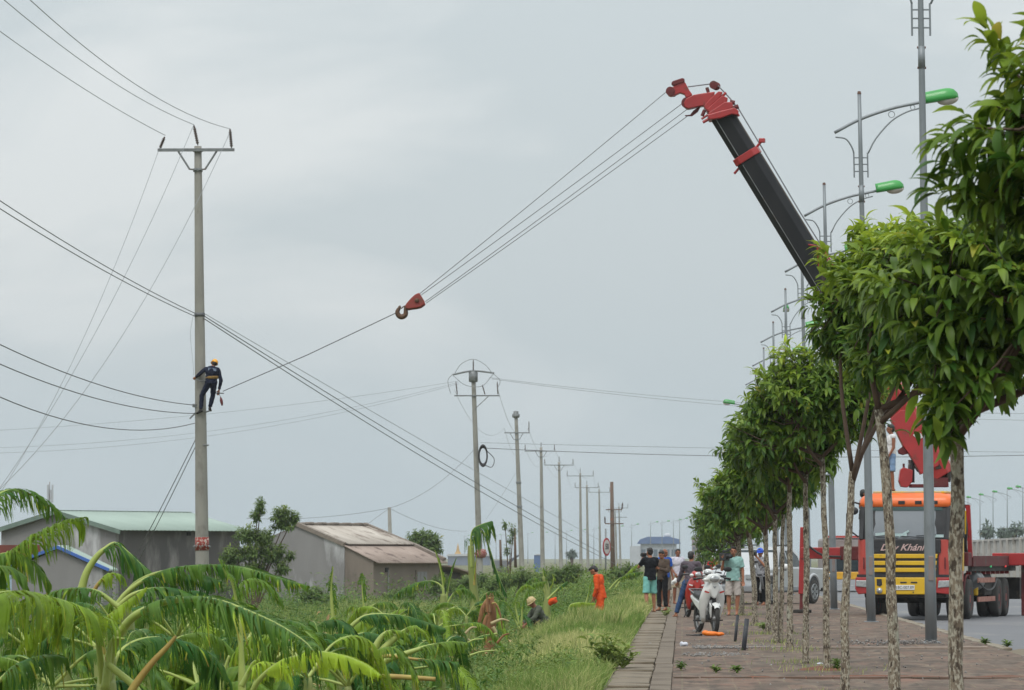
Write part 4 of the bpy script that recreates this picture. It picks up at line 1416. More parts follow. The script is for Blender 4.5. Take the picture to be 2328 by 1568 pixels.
for i, (x, y, w, h, Y, lb) in enumerate(((2245, 1200, 16, 26, 620, 'tallest of the far hazy trees right of the truck, under the lamps'), (2277, 1205, 10, 16, 640, 'small far hazy tree right of the tallest one'), (2310, 1200, 20, 22, 600, 'wide far hazy tree at the right edge'),
                                     (2295, 1212, 9, 10, 650, 'tiny far hazy shrub between the two bigger far trees'), (1300, 1256, 10, 12, 800, 'pale far tree between the utility poles'))):
    tree_at('far_tree', lb, x, 1275, Y, [(x, y, w * 0.7, h * 0.6), (x - w * 0.4, y + h * 0.35, w * 0.6, h * 0.45), (x + w * 0.4, y + h * 0.3, w * 0.6, h * 0.4)], 0.7, 7, m_leaf_haze, 20 + i, base_z=-0.2, trunk_r=0.25, group='far hazy trees', young=0.2)
tree_at('shrub', 'dark green shrub at the far end of the pavement left of the tree row', 1600, 1300, 215, [(1606, 1252, 22, 28), (1590, 1270, 16, 18), (1618, 1268, 20, 22)], 0.2, 160, m_leaf_dull, 31, base_z=0.0, cat='shrub', young=0.3)

for i, (x, y, Y, lm, lb) in enumerate((
        (720, 1345, 205, [(712, 1348, 30, 20), (740, 1358, 24, 14), (690, 1352, 20, 16)], 'low shrub against the grey gable of the low house'),
        (905, 1350, 205, [(900, 1352, 30, 16), (930, 1346, 22, 18), (880, 1360, 22, 12)], 'low shrub under the window of the low house'),
        (1000, 1330, 215, [(1000, 1322, 26, 22), (1025, 1330, 24, 18), (985, 1340, 20, 14)], 'shrub at the right corner of the low house'),
        (480, 1330, 180, [(470, 1322, 34, 16), (505, 1330, 28, 14), (440, 1332, 28, 12)], 'low shrub along the warehouse wall beside the concrete pole'),
        (1075, 1325, 190, [(1068, 1322, 30, 20), (1100, 1318, 26, 24), (1045, 1335, 26, 14)], 'shrub behind the tall battered banana plant'),
        (1150, 1325, 170, [(1150, 1318, 34, 22), (1190, 1312, 30, 26), (1120, 1330, 26, 16)], 'tall shrub behind the pale curved banana fronds'),
        (1270, 1315, 180, [(1262, 1306, 34, 24), (1300, 1300, 30, 26), (1235, 1318, 26, 18)], 'tall shrub left behind the man in orange'),
        (1410, 1305, 190, [(1408, 1300, 30, 20), (1436, 1296, 24, 22), (1385, 1310, 22, 14)], 'shrub between the man in orange and the bystanders'))):
    tree_at('shrub', lb, x, y, Y, lm, 0.15, 420, m_leaf_dull, 60 + i, cat='shrub', trunk_r=0.03, group='shrubs in the field', young=0.5)
# ================================================================== banana plants
m_ban = leaf_mat('banana_blade', lin((44, 92, 32)), lin((154, 180, 46)), rough=0.52, transl=0.28, spec=0.28, vary=0.22, nscale=9)
m_rib = mat('banana_midrib', lin((164, 176, 92)), 0.5, lin((142, 158, 78)), nscale=7, detail=5)
m_rib_old = mat('banana_midrib_old', lin((172, 160, 78)), 0.6, lin((148, 112, 60)), nscale=5, detail=5)
m_stem = mat('banana_stem', lin((142, 152, 84)), 0.6, lin((112, 122, 62)), nscale=4, stretch=(1, 1, 0.3), dirt=lin((110, 78, 50)), dscale=3, dlo=0.54, dhi=0.66)
m_dead = mat('dead_banana', lin((150, 108, 70)), 0.85, lin((108, 70, 46)), nscale=8, stretch=(1, 1, 0.3), dirt=lin((176, 150, 112)), dscale=5)


def banana_leaf(plant, path, t0=0.2, width=0.3, tint=0.25, droop=1.0, torn=0.6, rib=0.028, seed=0, lift=0.35, material=None, old=False, wind=0.25, both=True, ragged=0.35):
    """blade torn into hanging strips on both sides of an arching midrib (path in world space)"""
    rng = np.random.default_rng(seed + 1000)
    org = Vector(plant.location)
    if plant.location.y > 70:
        rib *= 0.6
    pts = curve_pts([Vector(p) - org for p in path], 60)
    arc = [0.0]
    for i in range(1, len(pts)):
        arc.append(arc[-1] + (pts[i] - pts[i - 1]).length)
    L_ = arc[-1]

    def at_len(s):
        s = min(max(s, 0.0), L_)
        for i in range(1, len(arc)):
            if arc[i] >= s:
                f = (s - arc[i - 1]) / max(1e-6, arc[i] - arc[i - 1])
                return pts[i - 1].lerp(pts[i], f), (pts[i] - pts[i - 1]).normalized()
        return pts[-1], (pts[-1] - pts[-2]).normalized()
    V, F, T = [], [], []
    down = Vector((0, 0, -1))
    NS = 5
    for side in ((-1, 1) if both else (1,)):
        s = t0 * L_
        g_len = 0.0
        g_out, g_tw, g_len_f, g_bend, g_t, g_roll = 0.0, 0.0, 1.0, 1.0, 0.0, 0.0
        while s < L_:
            if g_len <= 0:          # a new flap between two tears
                g_len = rng.uniform(0.006, 0.022) if rng.random() < torn + 0.15 else rng.uniform(0.03, 0.11)
                g_roll = rng.normal(0, 0.3)
                s += rng.uniform(0.0, 0.007) * torn
                g_out = rng.uniform(-0.25, 0.35)
                g_tw = rng.normal(0, 0.22)
                g_len_f = rng.uniform(1 - ragged * 1.25, 1.1)
                g_bend = rng.uniform(0.75, 1.35)
                g_t = rng.normal(0, 0.05)
                gap = True
            w = max(0.005, min(rng.uniform(0.009, 0.018), g_len + 0.003))
            u = (s - t0 * L_) / (L_ * (1 - t0))
            prof = (min(1.0, u / 0.16) ** 0.6) * (1 - max(0.0, (u - 0.55) / 0.45) ** 2.2 * 0.8)
            ln = width * prof * g_len_f * rng.uniform(0.97, 1.03)
            p, tg = at_len(s)
            sd = tg.cross(Vector((0, 0, 1)))
            if sd.length < 0.05:
                sd = Vector((1, 0, 0))
            sd = sd.normalized() * side
            up_ = sd.cross(tg).normalized() * side
            if up_.z < 0:
                up_ = -up_
            d0 = (sd * (1.0 + g_out) + tg * 0.42 + up_ * lift + Vector((wind, 0, 0)) * 0.6).normalized()
            q = p + up_ * 0.004
            half = w * (0.56 if gap is False else 0.5)
            o = len(V)
            tt = tint + g_t + rng.normal(0, 0.035)
            wither = rng.uniform(0.5, 1.0) if rng.random() < 0.07 else 0.0
            for k in range(NS + 1):
                f = k / NS
                b = min(1.0, f * droop * 1.55 * g_bend)
                dirv = (d0 * (1 - b) + (down + tg * (g_tw + 0.10) + Vector((wind, 0, 0)) * 0.35) * b).normalized()
                wd = half * (1.0 if f < 0.6 else 1.0 - 0.75 * (f - 0.6) / 0.4 * (0.6 + 0.4 * torn))
                wdir = (tg - dirv * tg.dot(dirv))
                wdir = wdir.normalized() if wdir.length > 1e-3 else tg
                wn = dirv.cross(wdir)
                ro = g_roll * min(1.0, f * 1.6)
                wdir = wdir * math.cos(ro) + wn * math.sin(ro)
                V.append(q - wdir * wd)
                V.append(q + wdir * wd)
                T += [1.0 + wither * (f - 0.55) * 2.2 if (wither and f > 0.55) else min(1.0, tt + 0.05 * f)] * 2
                q = q + dirv * (ln / NS)
            for k in range(NS):
                a = o + 2 * k
                F.append((a, a + 1, a + 3, a + 2))
            s += w * 0.98
            g_len -= w
            gap = False
    leaf = np_mesh('leaf', np.array([tuple(v) for v in V]), np.array(F), material or m_ban, plant, np.clip(np.array(T), 0, 2), smooth=True)
    n = len(pts)
    MB().tube(pts, [max(0.004, rib * (1 - 0.86 * (i / (n - 1)) ** 0.8)) for i in range(n)], 8).build('midrib', m_rib_old if old else m_rib, leaf, smooth=True)
    return leaf


def petiole(plant, path, r0, r1, material=None, name='petiole'):
    org = Vector(plant.location)
    pts = curve_pts([Vector(p) - org for p in path], 16)
    return MB().tube(pts, [r0 + (r1 - r0) * i / 16 for i in range(17)], 9).build(name, material or m_rib, plant, smooth=True)


def plant_at(label, x, y, Y, name='banana_plant', cat='banana plant', group='banana plants in the field'):
    b = P(x, y, Y)
    b.z = ground_z(b.x, b.y)
    return thing(name, label, cat, b, 0, group)


def px(lst, Y, Y2=None):
    n = len(lst) - 1
    return [P(a, b, Y + ((Y2 - Y) * i / n if Y2 is not None else 0)) for i, (a, b) in enumerate(lst)]


# --- A: the big arching plant in front
A_ = plant_at('foremost banana plant with one big arching torn leaf, lower left', 238, 1600, 29.0)
petiole(A_, [A_.location] + px([(242, 1600), (241, 1545), (250, 1490)], 29.0), 0.085, 0.045, m_stem, 'pseudostem')
banana_leaf(A_, px([(239, 1568), (255, 1479), (291, 1414), (339, 1382), (388, 1366), (452, 1362), (504, 1369), (565, 1391), (630, 1420), (688, 1456), (711, 1479)], 29.0, 27.6), 0.3, 0.42, 0.12, 1.15, 0.75, 0.036, 1, 0.25)
banana_leaf(A_, px([(235, 1575), (222, 1440), (214, 1408), (150, 1378), (97, 1360), (42, 1347), (0, 1348), (-60, 1368), (-130, 1410)], 29.0, 27.0), 0.16, 0.47, 0.52, 1.25, 0.25, 0.024, 2, 0.1, ragged=0.18)
petiole(A_, px([(239, 1568), (246, 1500), (256, 1455), (283, 1452)], 28.7), 0.03, 0.008)
petiole(A_, px([(245, 1510), (270, 1530), (305, 1560), (330, 1600)], 28.6), 0.022, 0.026)
banana_leaf(A_, px([(240, 1560), (238, 1500), (228, 1440), (226, 1420), (250, 1398), (275, 1378), (333, 1336)], 29.4), 0.45, 0.16, 0.62, 1.2, 0.7, 0.024, 3, 0.2, old=True)
petiole(A_, px([(290, 1600), (300, 1568), (339, 1514), (381, 1469), (400, 1446)], 28.4), 0.032, 0.011, m_rib_old)
banana_leaf(A_, px([(255, 1570), (262, 1500), (300, 1462), (360, 1450), (430, 1466), (480, 1500), (520, 1560)], 29.8, 30.4), 0.2, 0.34, 0.02, 1.15, 0.6, 0.022, 4, 0.1)
banana_leaf(A_, px([(245, 1570), (250, 1480), (230, 1400), (200, 1378), (168, 1374), (140, 1390), (110, 1420)], 30.2), 0.25, 0.2, 0.1, 1.1, 0.8, 0.022, 5, 0.3)

# --- B: plant beyond the left edge, four leaves reach in
B_ = plant_at('banana plant at the left edge whose leaves arch in over the shed', -60, 1500, 31.0)
petiole(B_, [B_.location] + px([(-55, 1480), (-50, 1340)], 31.0), 0.09, 0.05, m_stem, 'pseudostem')
banana_leaf(B_, px([(-50, 1345), (-20, 1300), (10, 1272), (81, 1223), (145, 1191), (192, 1177)], 31.0, 30.2), 0.25, 0.3, 0.34, 1.15, 0.8, 0.022, 6, 0.25)
banana_leaf(B_, px([(-50, 1345), (-45, 1220), (-25, 1150), (0, 1123), (32, 1114), (65, 1122), (107, 1146), (141, 1174)], 31.0, 31.6), 0.38, 0.27, 0.14, 1.2, 0.9, 0.02, 7, 0.2)
banana_leaf(B_, px([(-50, 1350), (-30, 1290), (0, 1262), (40, 1262), (80, 1285), (110, 1325)], 30.6), 0.25, 0.3, 0.22, 1.2, 0.5, 0.02, 8, 0.1)
banana_leaf(B_, px([(-60, 1580), (-30, 1560), (0, 1546), (32, 1517), (74, 1498), (120, 1492), (145, 1497)], 28.4), 0.3, 0.36, 0.12, 1.15, 0.7, 0.024, 9, 0.2)
banana_leaf(B_, px([(-50, 1360), (-40, 1310), (-20, 1292), (20, 1290), (55, 1310)], 30.0), 0.2, 0.36, 0.16, 1.3, 0.4, 0.02, 10, 0.0)

# --- C: plant behind with folded leaf and the long horizontal leaves
C_ = plant_at('banana plant behind the foremost one, with one leaf folded over like a roof', 300, 1480, 36.0)
petiole(C_, [C_.location] + px([(290, 1440), (268, 1380)], 36.0), 0.08, 0.05, m_stem, 'pseudostem')
banana_leaf(C_, px([(184, 1345), (197, 1301), (220, 1265), (239, 1248), (262, 1236), (290, 1256), (316, 1280), (343, 1302)], 35.5), 0.42, 0.4, 0.05, 1.3, 0.25, 0.036, 11, 0.0, ragged=0.2)
banana_leaf(C_, px([(270, 1372), (300, 1335), (323, 1317), (358, 1303), (420, 1290), (484, 1286), (549, 1291), (614, 1309), (698, 1333)], 35.5, 34.0), 0.3, 0.27, 0.14, 1.2, 0.65, 0.026, 12, 0.2)
banana_leaf(C_, px([(262, 1380), (290, 1345), (339, 1313), (388, 1309), (430, 1309), (468, 1312), (500, 1322)], 35.0), 0.3, 0.3, 0.06, 1.2, 0.55, 0.024, 13, 0.15)
banana_leaf(C_, px([(210, 1350), (225, 1325), (245, 1308), (262, 1306), (280, 1316)], 35.8), 0.3, 0.2, 0.5, 1.1, 0.8, 0.02, 14, 0.3, old=True)
banana_leaf(C_, px([(262, 1385), (300, 1352), (350, 1338), (400, 1340), (440, 1355)], 34.6), 0.3, 0.34, 0.05, 1.2, 0.6, 0.022, 15, 0.1)
banana_leaf(C_, px([(270, 1380), (220, 1345), (160, 1340), (110, 1352), (70, 1380)], 34.2), 0.2, 0.3, 0.15, 1.1, 0.7, 0.022, 16, 0.2)

# --- D: upright shoots and the leaf springing from behind
D_ = plant_at('young banana plant with an upright pale green spear under the arching leaf', 549, 1600, 31.0)
petiole(D_, [D_.location] + px([(550, 1568), (549, 1500), (546, 1396)], 31.0), 0.038, 0.012, m_rib, 'spear')
petiole(D_, px([(500, 1600), (504, 1550), (513, 1515), (521, 1490)], 31.0), 0.02, 0.008)
banana_leaf(D_, px([(548, 1420), (530, 1330), (512, 1300), (497, 1270)], 33.0), 0.35, 0.14, 0.2, 0.9, 0.8, 0.018, 17, 0.5)
banana_leaf(D_, px([(549, 1480), (535, 1380), (545, 1335), (575, 1320), (610, 1335), (640, 1375)], 33.5), 0.3, 0.24, 0.22, 1.15, 0.85, 0.018, 18, 0.4)
banana_leaf(D_, px([(549, 1560), (575, 1510), (587, 1500), (593, 1480)], 30.5), 0.3, 0.06, 0.75, 0.7, 0.1, 0.022, 19, 0.6)
banana_leaf(D_, px([(560, 1600), (590, 1545), (640, 1505), (690, 1490), (716, 1482), (781, 1492), (829, 1511), (864, 1536)], 30.0, 29.4), 0.22, 0.25, 0.86, 1.2, 0.5, 0.022, 20, 0.1)
banana_leaf(D_, px([(560, 1600), (585, 1540), (575, 1520), (600, 1508), (640, 1520), (660, 1555)], 30.4), 0.3, 0.2, 0.8, 1.1, 0.9, 0.02, 21, 0.3)

# --- E: pale-stalked broken plant right of it
E_ = plant_at('broken banana plant with splayed pale stalks, bottom centre left', 842, 1520, 44.0)
petiole(E_, [E_.location] + px([(838, 1545), (842, 1517)], 44.0), 0.1, 0.075, m_stem, 'pseudostem')
banana_leaf(E_, px([(838, 1525), (848, 1485), (862, 1455), (880, 1438), (905, 1437), (928, 1455)], 44.0), 0.55, 0.2, 0.42, 1.1, 0.9, 0.05, 22, 0.4)
banana_leaf(E_, px([(842, 1520), (870, 1478), (897, 1452), (929, 1430), (952, 1432), (972, 1455)], 44.0), 0.55, 0.26, 0.48, 1.0, 0.9, 0.05, 23, 0.5)
banana_leaf(E_, px([(846, 1520), (880, 1500), (926, 1484), (975, 1469), (1023, 1461), (1060, 1462)], 43.6), 0.5, 0.3, 0.3, 1.1, 0.8, 0.045, 24, 0.3)
banana_leaf(E_, px([(846, 1522), (862, 1502), (878, 1491), (942, 1498), (1000, 1504), (1040, 1507)], 43.4), 0.55, 0.3, 0.05, 1.1, 0.8, 0.034, 25, 0.2, old=True)
petiole(E_, px([(846, 1545), (880, 1538), (945, 1541), (990, 1544)], 43.0), 0.03, 0.022, m_rib_old)
banana_leaf(E_, px([(836, 1520), (800, 1500), (770, 1498), (740, 1512)], 44.0), 0.3, 0.3, 0.1, 1.1, 0.7, 0.03, 26, 0.3)

# --- F: plant with the dark arching leaf and upright wind-torn spear
F_ = plant_at('banana plant with upright wind-torn spear and a dark arching leaf before the low house', 760, 1500, 52.0)
petiole(F_, [F_.location] + px([(760, 1490), (760, 1470)], 52.0), 0.11, 0.07, m_stem, 'pseudostem')
banana_leaf(F_, px([(757, 1482), (757, 1401), (753, 1336), (757, 1288)], 52.0), 0.42, 0.13, 0.16, 0.75, 0.85, 0.045, 27, 0.6, both=True)
banana_leaf(F_, px([(766, 1484), (787, 1440), (813, 1411), (845, 1398), (910, 1400), (958, 1412), (1010, 1429)], 51.5), 0.3, 0.3, 0.05, 1.25, 0.4, 0.038, 28, 0.1, ragged=0.25)
banana_leaf(F_, px([(758, 1484), (748, 1440), (745, 1420), (755, 1405), (768, 1405)], 51.0), 0.3, 0.12, 0.3, 1.0, 0.5, 0.03, 29, 0.3)
banana_leaf(F_, px([(764, 1484), (800, 1450), (835, 1440), (870, 1450), (900, 1480)], 51.0), 0.3, 0.34, 0.04, 1.1, 0.6, 0.03, 30, 0.2)
banana_leaf(F_, px([(756, 1484), (720, 1462), (690, 1458), (660, 1470)], 53.0), 0.3, 0.3, 0.25, 1.1, 0.8, 0.03, 31, 0.3)

H_ = plant_at('small banana shoot with a ragged upright leaf in front of the house corner', 829, 1430, 75.0)
petiole(H_, [H_.location] + px([(830, 1425), (829, 1390)], 75.0), 0.09, 0.05, m_stem, 'pseudostem')
banana_leaf(H_, px([(829, 1398), (826, 1369), (823, 1330), (823, 1303)], 75.0), 0.3, 0.16, 0.15, 0.9, 0.9, 0.04, 32, 0.6)
banana_leaf(H_, px([(829, 1398), (850, 1375), (885, 1372), (910, 1390)], 75.0), 0.3, 0.3, 0.2, 1.1, 0.8, 0.04, 33, 0.3)
banana_leaf(H_, px([(829, 1398), (805, 1378), (785, 1390)], 75.0), 0.3, 0.3, 0.3, 1.1, 0.8, 0.035, 34, 0.3)

I_ = plant_at('bent banana plant with drooping leaves in front of the house window', 1000, 1400, 92.0)
petiole(I_, [I_.location] + px([(1006, 1400), (1008, 1350)], 92.0), 0.13, 0.06, m_stem, 'pseudostem')
banana_leaf(I_, px([(1008, 1360), (1005, 1335), (985, 1322), (952, 1324), (915, 1340), (895, 1356)], 92.0), 0.3, 0.34, 0.12, 1.2, 0.8, 0.045, 35, 0.2)
banana_leaf(I_, px([(1010, 1370), (1005, 1310), (995, 1270), (988, 1250)], 93.0), 0.3, 0.13, 0.35, 0.9, 0.5, 0.05, 36, 0.5)
banana_leaf(I_, px([(1012, 1380), (1020, 1330), (1030, 1290), (1038, 1268)], 94.0), 0.3, 0.2, 0.15, 0.9, 0.6, 0.05, 37, 0.5)
banana_leaf(I_, px([(1012, 1380), (1035, 1345), (1060, 1340), (1080, 1360)], 94.0), 0.3, 0.34, 0.15, 1.1, 0.8, 0.045, 38, 0.3)
banana_leaf(I_, px([(1012, 1390), (1040, 1380), (1070, 1390), (1090, 1415)], 90.0), 0.2, 0.34, 0.1, 1.1, 0.7, 0.04, 39, 0.2)

J_ = plant_at('tall battered banana plant with leaf flag hanging in front of the coil pole', 1080, 1390, 105.0)
petiole(J_, [J_.location] + px([(1080, 1385), (1077, 1345), (1071, 1270), (1070, 1240)], 105.0), 0.14, 0.07, m_stem, 'pseudostem')
banana_leaf(J_, px([(1072, 1290), (1070, 1240), (1074, 1206), (1092, 1193), (1118, 1184)], 104.0), 0.42, 0.72, 0.06, 1.5, 0.55, 0.05, 40, -0.3)
banana_leaf(J_, px([(1071, 1240), (1085, 1212), (1100, 1212), (1114, 1250), (1128, 1295), (1140, 1325), (1152, 1352)], 104.5), 0.25, 0.42, 0.02, 1.4, 0.5, 0.06, 41, -0.2)
banana_leaf(J_, px([(1078, 1330), (1081, 1290), (1084, 1262)], 104.0), 0.1, 0.14, 0.9, 0.9, 0.4, 0.05, 42, 0.4, old=True)
banana_leaf(J_, px([(1080, 1380), (1062, 1345), (1048, 1330), (1034, 1345)], 105.0), 0.25, 0.3, 0.2, 1.1, 0.8, 0.05, 43, 0.3)
banana_leaf(J_, px([(1080, 1380), (1105, 1350), (1125, 1345), (1142, 1360)], 105.0), 0.25, 0.3, 0.12, 1.1, 0.8, 0.05, 44, 0.3)

# --- K: snapped dead stem
K_ = plant_at('snapped banana stem with brown rotting stump and pale broken sheaths', 1112, 1440, 82.0)
petiole(K_, [K_.location] + px([(1114, 1440), (1118, 1400), (1115, 1366)], 82.0), 0.12, 0.075, m_dead, 'stump')
for k in range(9):
    x_ = 1108 + 1.7 * k
    petiole(K_, px([(x_, 1392), (x_ - 1 + k % 3, 1372), (x_ + (k % 4) * 1.5 - 2, 1348 + 5 * (k % 3))], 81.4 + 0.12 * k), 0.026, 0.006, m_dead, 'splinter')
banana_leaf(K_, px([(1116, 1360), (1106, 1362), (1094, 1380), (1086, 1412)], 81.6), 0.05, 0.24, 0.0, 1.5, 0.9, 0.03, 145, -0.3, material=m_dead, old=True)
banana_leaf(K_, px([(1118, 1372), (1128, 1372), (1138, 1395), (1142, 1425)], 81.8), 0.05, 0.2, 0.0, 1.5, 0.9, 0.03, 146, -0.3, material=m_dead, old=True)
petiole(K_, px([(1098, 1440), (1102, 1415), (1108, 1398)], 81.0), 0.05, 0.03, m_dead, 'dead_leaf')
petiole(K_, px([(1116, 1418), (1140, 1408), (1158, 1412)], 81.0), 0.035, 0.012, mat('pale_sheath', lin((186, 176, 132)), 0.6, lin((150, 128, 90)), nscale=6), 'sheath')
petiole(K_, px([(1120, 1425), (1128, 1440), (1126, 1462)], 80.5), 0.035, 0.015, MATS['pale_sheath'], 'sheath')
for k, (x0, y0, x1, y1, r) in enumerate(((1020, 1436, 1060, 1425, 0.045), (1030, 1448, 1080, 1462, 0.04), (1050, 1470, 1100, 1452, 0.035), (1012, 1466, 1060, 1470, 0.05), (1058, 1440, 1084, 1426, 0.04), (1046, 1500, 1130, 1478, 0.035), (1130, 1462, 1158, 1440, 0.035))):
    petiole(K_, px([(x0, y0), ((x0 + x1) / 2, (y0 + y1) / 2 - 6), (x1, y1)], 74.0 - 2 * k), r * 0.55, r * 0.25, (m_dead, MATS['pale_sheath'], m_rib)[k % 3], 'fallen_stalk')
banana_leaf(K_, px([(1130, 1440), (1090, 1448), (1050, 1470), (1030, 1500)], 72.0), 0.1, 0.3, 0.08, 1.0, 0.8, 0.03, 45, 0.1)
banana_leaf(K_, px([(1040, 1440), (1010, 1425), (985, 1430), (960, 1450)], 74.0), 0.1, 0.34, 0.15, 1.0, 0.8, 0.03, 46, 0.2)

M_ = plant_at('pair of pale curved banana fronds left of the crouching worker', 1196, 1420, 96.0)
banana_leaf(M_, px([(1180, 1420), (1172, 1375), (1178, 1345), (1195, 1330), (1215, 1338)], 96.0), 0.3, 0.18, 0.4, 1.1, 0.85, 0.04, 47, 0.4)
banana_leaf(M_, px([(1185, 1425), (1188, 1380), (1196, 1350), (1212, 1328), (1240, 1322)], 96.5), 0.3, 0.3, 0.25, 1.1, 0.85, 0.045, 48, 0.3)
banana_leaf(M_, px([(1182, 1430), (1160, 1390), (1150, 1370), (1140, 1365)], 97.0), 0.3, 0.2, 0.3, 1.0, 0.85, 0.04, 49, 0.4)
N_ = plant_at('banana shoot with yellow-green stem just right of the crouching worker\'s hat', 1243, 1390, 104.0)
petiole(N_, [N_.location] + px([(1243, 1380), (1245, 1345), (1236, 1310)], 104.0), 0.11, 0.05, m_stem, 'pseudostem')
banana_leaf(N_, px([(1245, 1350), (1236, 1310), (1234, 1290)], 104.0), 0.2, 0.2, 0.2, 0.9, 0.8, 0.05, 50, 0.5)
banana_leaf(N_, px([(1245, 1362), (1262, 1345), (1278, 1330), (1290, 1322)], 103.5), 0.5, 0.2, 0.05, 1.1, 0.5, 0.06, 51, 0.3)
banana_leaf(N_, px([(1245, 1362), (1225, 1320), (1205, 1318), (1185, 1340)], 104.5), 0.3, 0.3, 0.15, 1.1, 0.8, 0.05, 52, 0.3)
banana_leaf(N_, px([(1245, 1350), (1258, 1322), (1256, 1305)], 105.0), 0.2, 0.15, 0.5, 0.9, 0.8, 0.05, 53, 0.5)
O_ = plant_at('fallen yellow-green banana leaf with pale stalk left of the man in orange', 1296, 1385, 106.0)
banana_leaf(O_, px([(1293, 1388), (1298, 1375), (1318, 1370), (1352, 1372)], 106.0), 0.1, 0.18, 0.62, 1.1, 0.5, 0.05, 54, 0.2)
banana_leaf(O_, px([(1330, 1380), (1338, 1350), (1345, 1320), (1362, 1310)], 112.0), 0.3, 0.22, 0.3, 1.1, 0.8, 0.05, 55, 0.3)
banana_leaf(O_, px([(1385, 1340), (1405, 1318), (1430, 1305), (1462, 1300)], 124.0), 0.3, 0.25, 0.15, 1.1, 0.8, 0.05, 56, 0.3)
banana_leaf(O_, px([(1400, 1335), (1412, 1318), (1440, 1290), (1455, 1280)], 126.0), 0.3, 0.2, 0.45, 1.1, 0.8, 0.05, 57, 0.3)

# filler plants of the wrecked plantation, lower and farther back
fill = [(20, 1420, 44), (220, 1470, 38), (350, 1490, 36), (560, 1460, 42), (260, 1420, 47), (60, 1470, 40), (150, 1440, 42), (400, 1450, 41), (470, 1420, 46), (620, 1500, 39), (690, 1460, 47), (330, 1400, 50), (930, 1460, 58), (990, 1430, 68), (890, 1420, 64), (1060, 1400, 88), (700, 1540, 33), (450, 1560, 33), (120, 1560, 32), (940, 1520, 48), (1150, 1400, 98), (1000, 1500, 55), (790, 1560, 36)]
fill_lb = ['low banana plant far back at the left edge', 'low banana plant under the left half of the biggest leaf', 'low banana plant behind the brown-tipped stalk', 'low banana plant behind the upright pale spear', 'low banana plant between the folded leaf and the long horizontal leaf', 'low banana plant under the leaf at the left edge', 'low banana plant left of the folded-over leaf', 'low banana plant behind the middle of the big arching leaf', 'low banana plant below the long horizontal leaf, near the concrete pole', 'low banana plant under the drooping tip of the big arching leaf',
           'low banana plant just right of the arching leaf tip', 'low banana plant behind the folded leaf, farther back', 'low banana plant right of the dark arching leaf', 'low banana plant in front of the window of the low house', 'low banana plant between the dark arching leaf and the house wall',
           'low banana plant at the foot of the tall battered one', 'low banana plant above the yellow-green leaf at the bottom', 'low banana plant at the bottom edge right of the brown-tipped stalk', 'low banana plant in the bottom left corner', 'low banana plant among the splayed pale stalks',
           'low banana plant right of the snapped brown stump', 'low banana plant at the grass edge right of the pale stalks', 'low banana plant at the bottom edge under the yellow-green leaf']
for k, (x, y, Y) in enumerate(fill):
    q = plant_at(fill_lb[k], x, y, Y)
    c0_ = P(x, y, Y)
    zc = max(c0_.z, q.location.z + 0.5)
    cp = Vector((q.location.x, q.location.y, zc))
    petiole(q, [q.location, (q.location + cp) / 2 + Vector((0.03, 0, 0)), cp], 0.06, 0.03, m_stem, 'pseudostem')
    rr_ = random.Random(k + 5)
    for j in range(6):
        a = rr_.uniform(0, 6.28)
        ln_ = rr_.uniform(0.7, 1.15)
        dv = Vector((math.cos(a), math.sin(a) * 0.8, 0))
        hgt = rr_.uniform(0.0, 0.28)
        banana_leaf(q, [cp, cp + dv * ln_ * 0.3 + Vector((0, 0, hgt)), cp + dv * ln_ * 0.65 + Vector((0, 0, hgt * 0.9)), cp + dv * ln_ + Vector((0, 0, -rr_.uniform(0.1, 0.5)))], 0.25, rr_.uniform(0.22, 0.32), rr_.choice((0.02, 0.06, 0.1, 0.16, 0.3, 0.55)), 1.15, rr_.uniform(0.5, 0.9), 0.015, 100 + k * 7 + j, 0.2)

# ================================================================== grass and weeds
m_grass = leaf_mat('grass_blade', lin((96, 126, 54)), lin((206, 200, 140)), rough=0.7, transl=0.25, spec=0.2, vary=0.3, nscale=1.2)
m_weed = leaf_mat('weed_leaf', lin((50, 92, 34)), lin((138, 156, 76)), rough=0.55, transl=0.28, spec=0.3, vary=0.3, nscale=1.5)


def vnoise(x, y, seed=0.0):
    return (np.sin(x * 1.3 + y * 0.35 + seed) + np.sin(x * 0.6 - y * 0.8 + seed * 1.7) + np.sin(x * 2.9 + y * 1.1 + seed * 0.4)) / 3


def gz_arr(x, y):
    return np.array([ground_z(a, b) for a, b in zip(x, y)])


def blades(name, x, y, h, w, tint, material, lean=0.5):
    n = len(x)
    z = gz_arr(x, y) - 0.02
    a = RNG.uniform(0, 6.28, n)
    la = RNG.uniform(0, 6.28, n)
    lm = np.abs(RNG.normal(0, lean, n))
    wx, wy = np.cos(a) * w, np.sin(a) * w
    lx, ly = np.cos(la) * lm * h + 0.12 * h, np.sin(la) * lm * h
    V = np.zeros((n, 5, 3))
    V[:, 0] = np.stack([x - wx, y - wy, z], 1)
    V[:, 1] = np.stack([x + wx, y + wy, z], 1)
    V[:, 2] = np.stack([x - wx * 0.75 + lx * 0.35, y - wy * 0.75 + ly * 0.35, z + h * 0.6], 1)
    V[:, 3] = np.stack([x + wx * 0.75 + lx * 0.35, y + wy * 0.75 + ly * 0.35, z + h * 0.6], 1)
    V[:, 4] = np.stack([x + lx, y + ly, z + h * (1 - 0.25 * np.minimum(lm, 1))], 1)
    base = (np.arange(n) * 5)[:, None]
    Tt = np.concatenate([base + np.array([0, 1, 3]), base + np.array([0, 3, 2]), base + np.array([2, 3, 4])], 0)
    return np_mesh(name, V.reshape(-1, 3), Tt, material, None, np.repeat(np.clip(tint, 0, 1), 5))


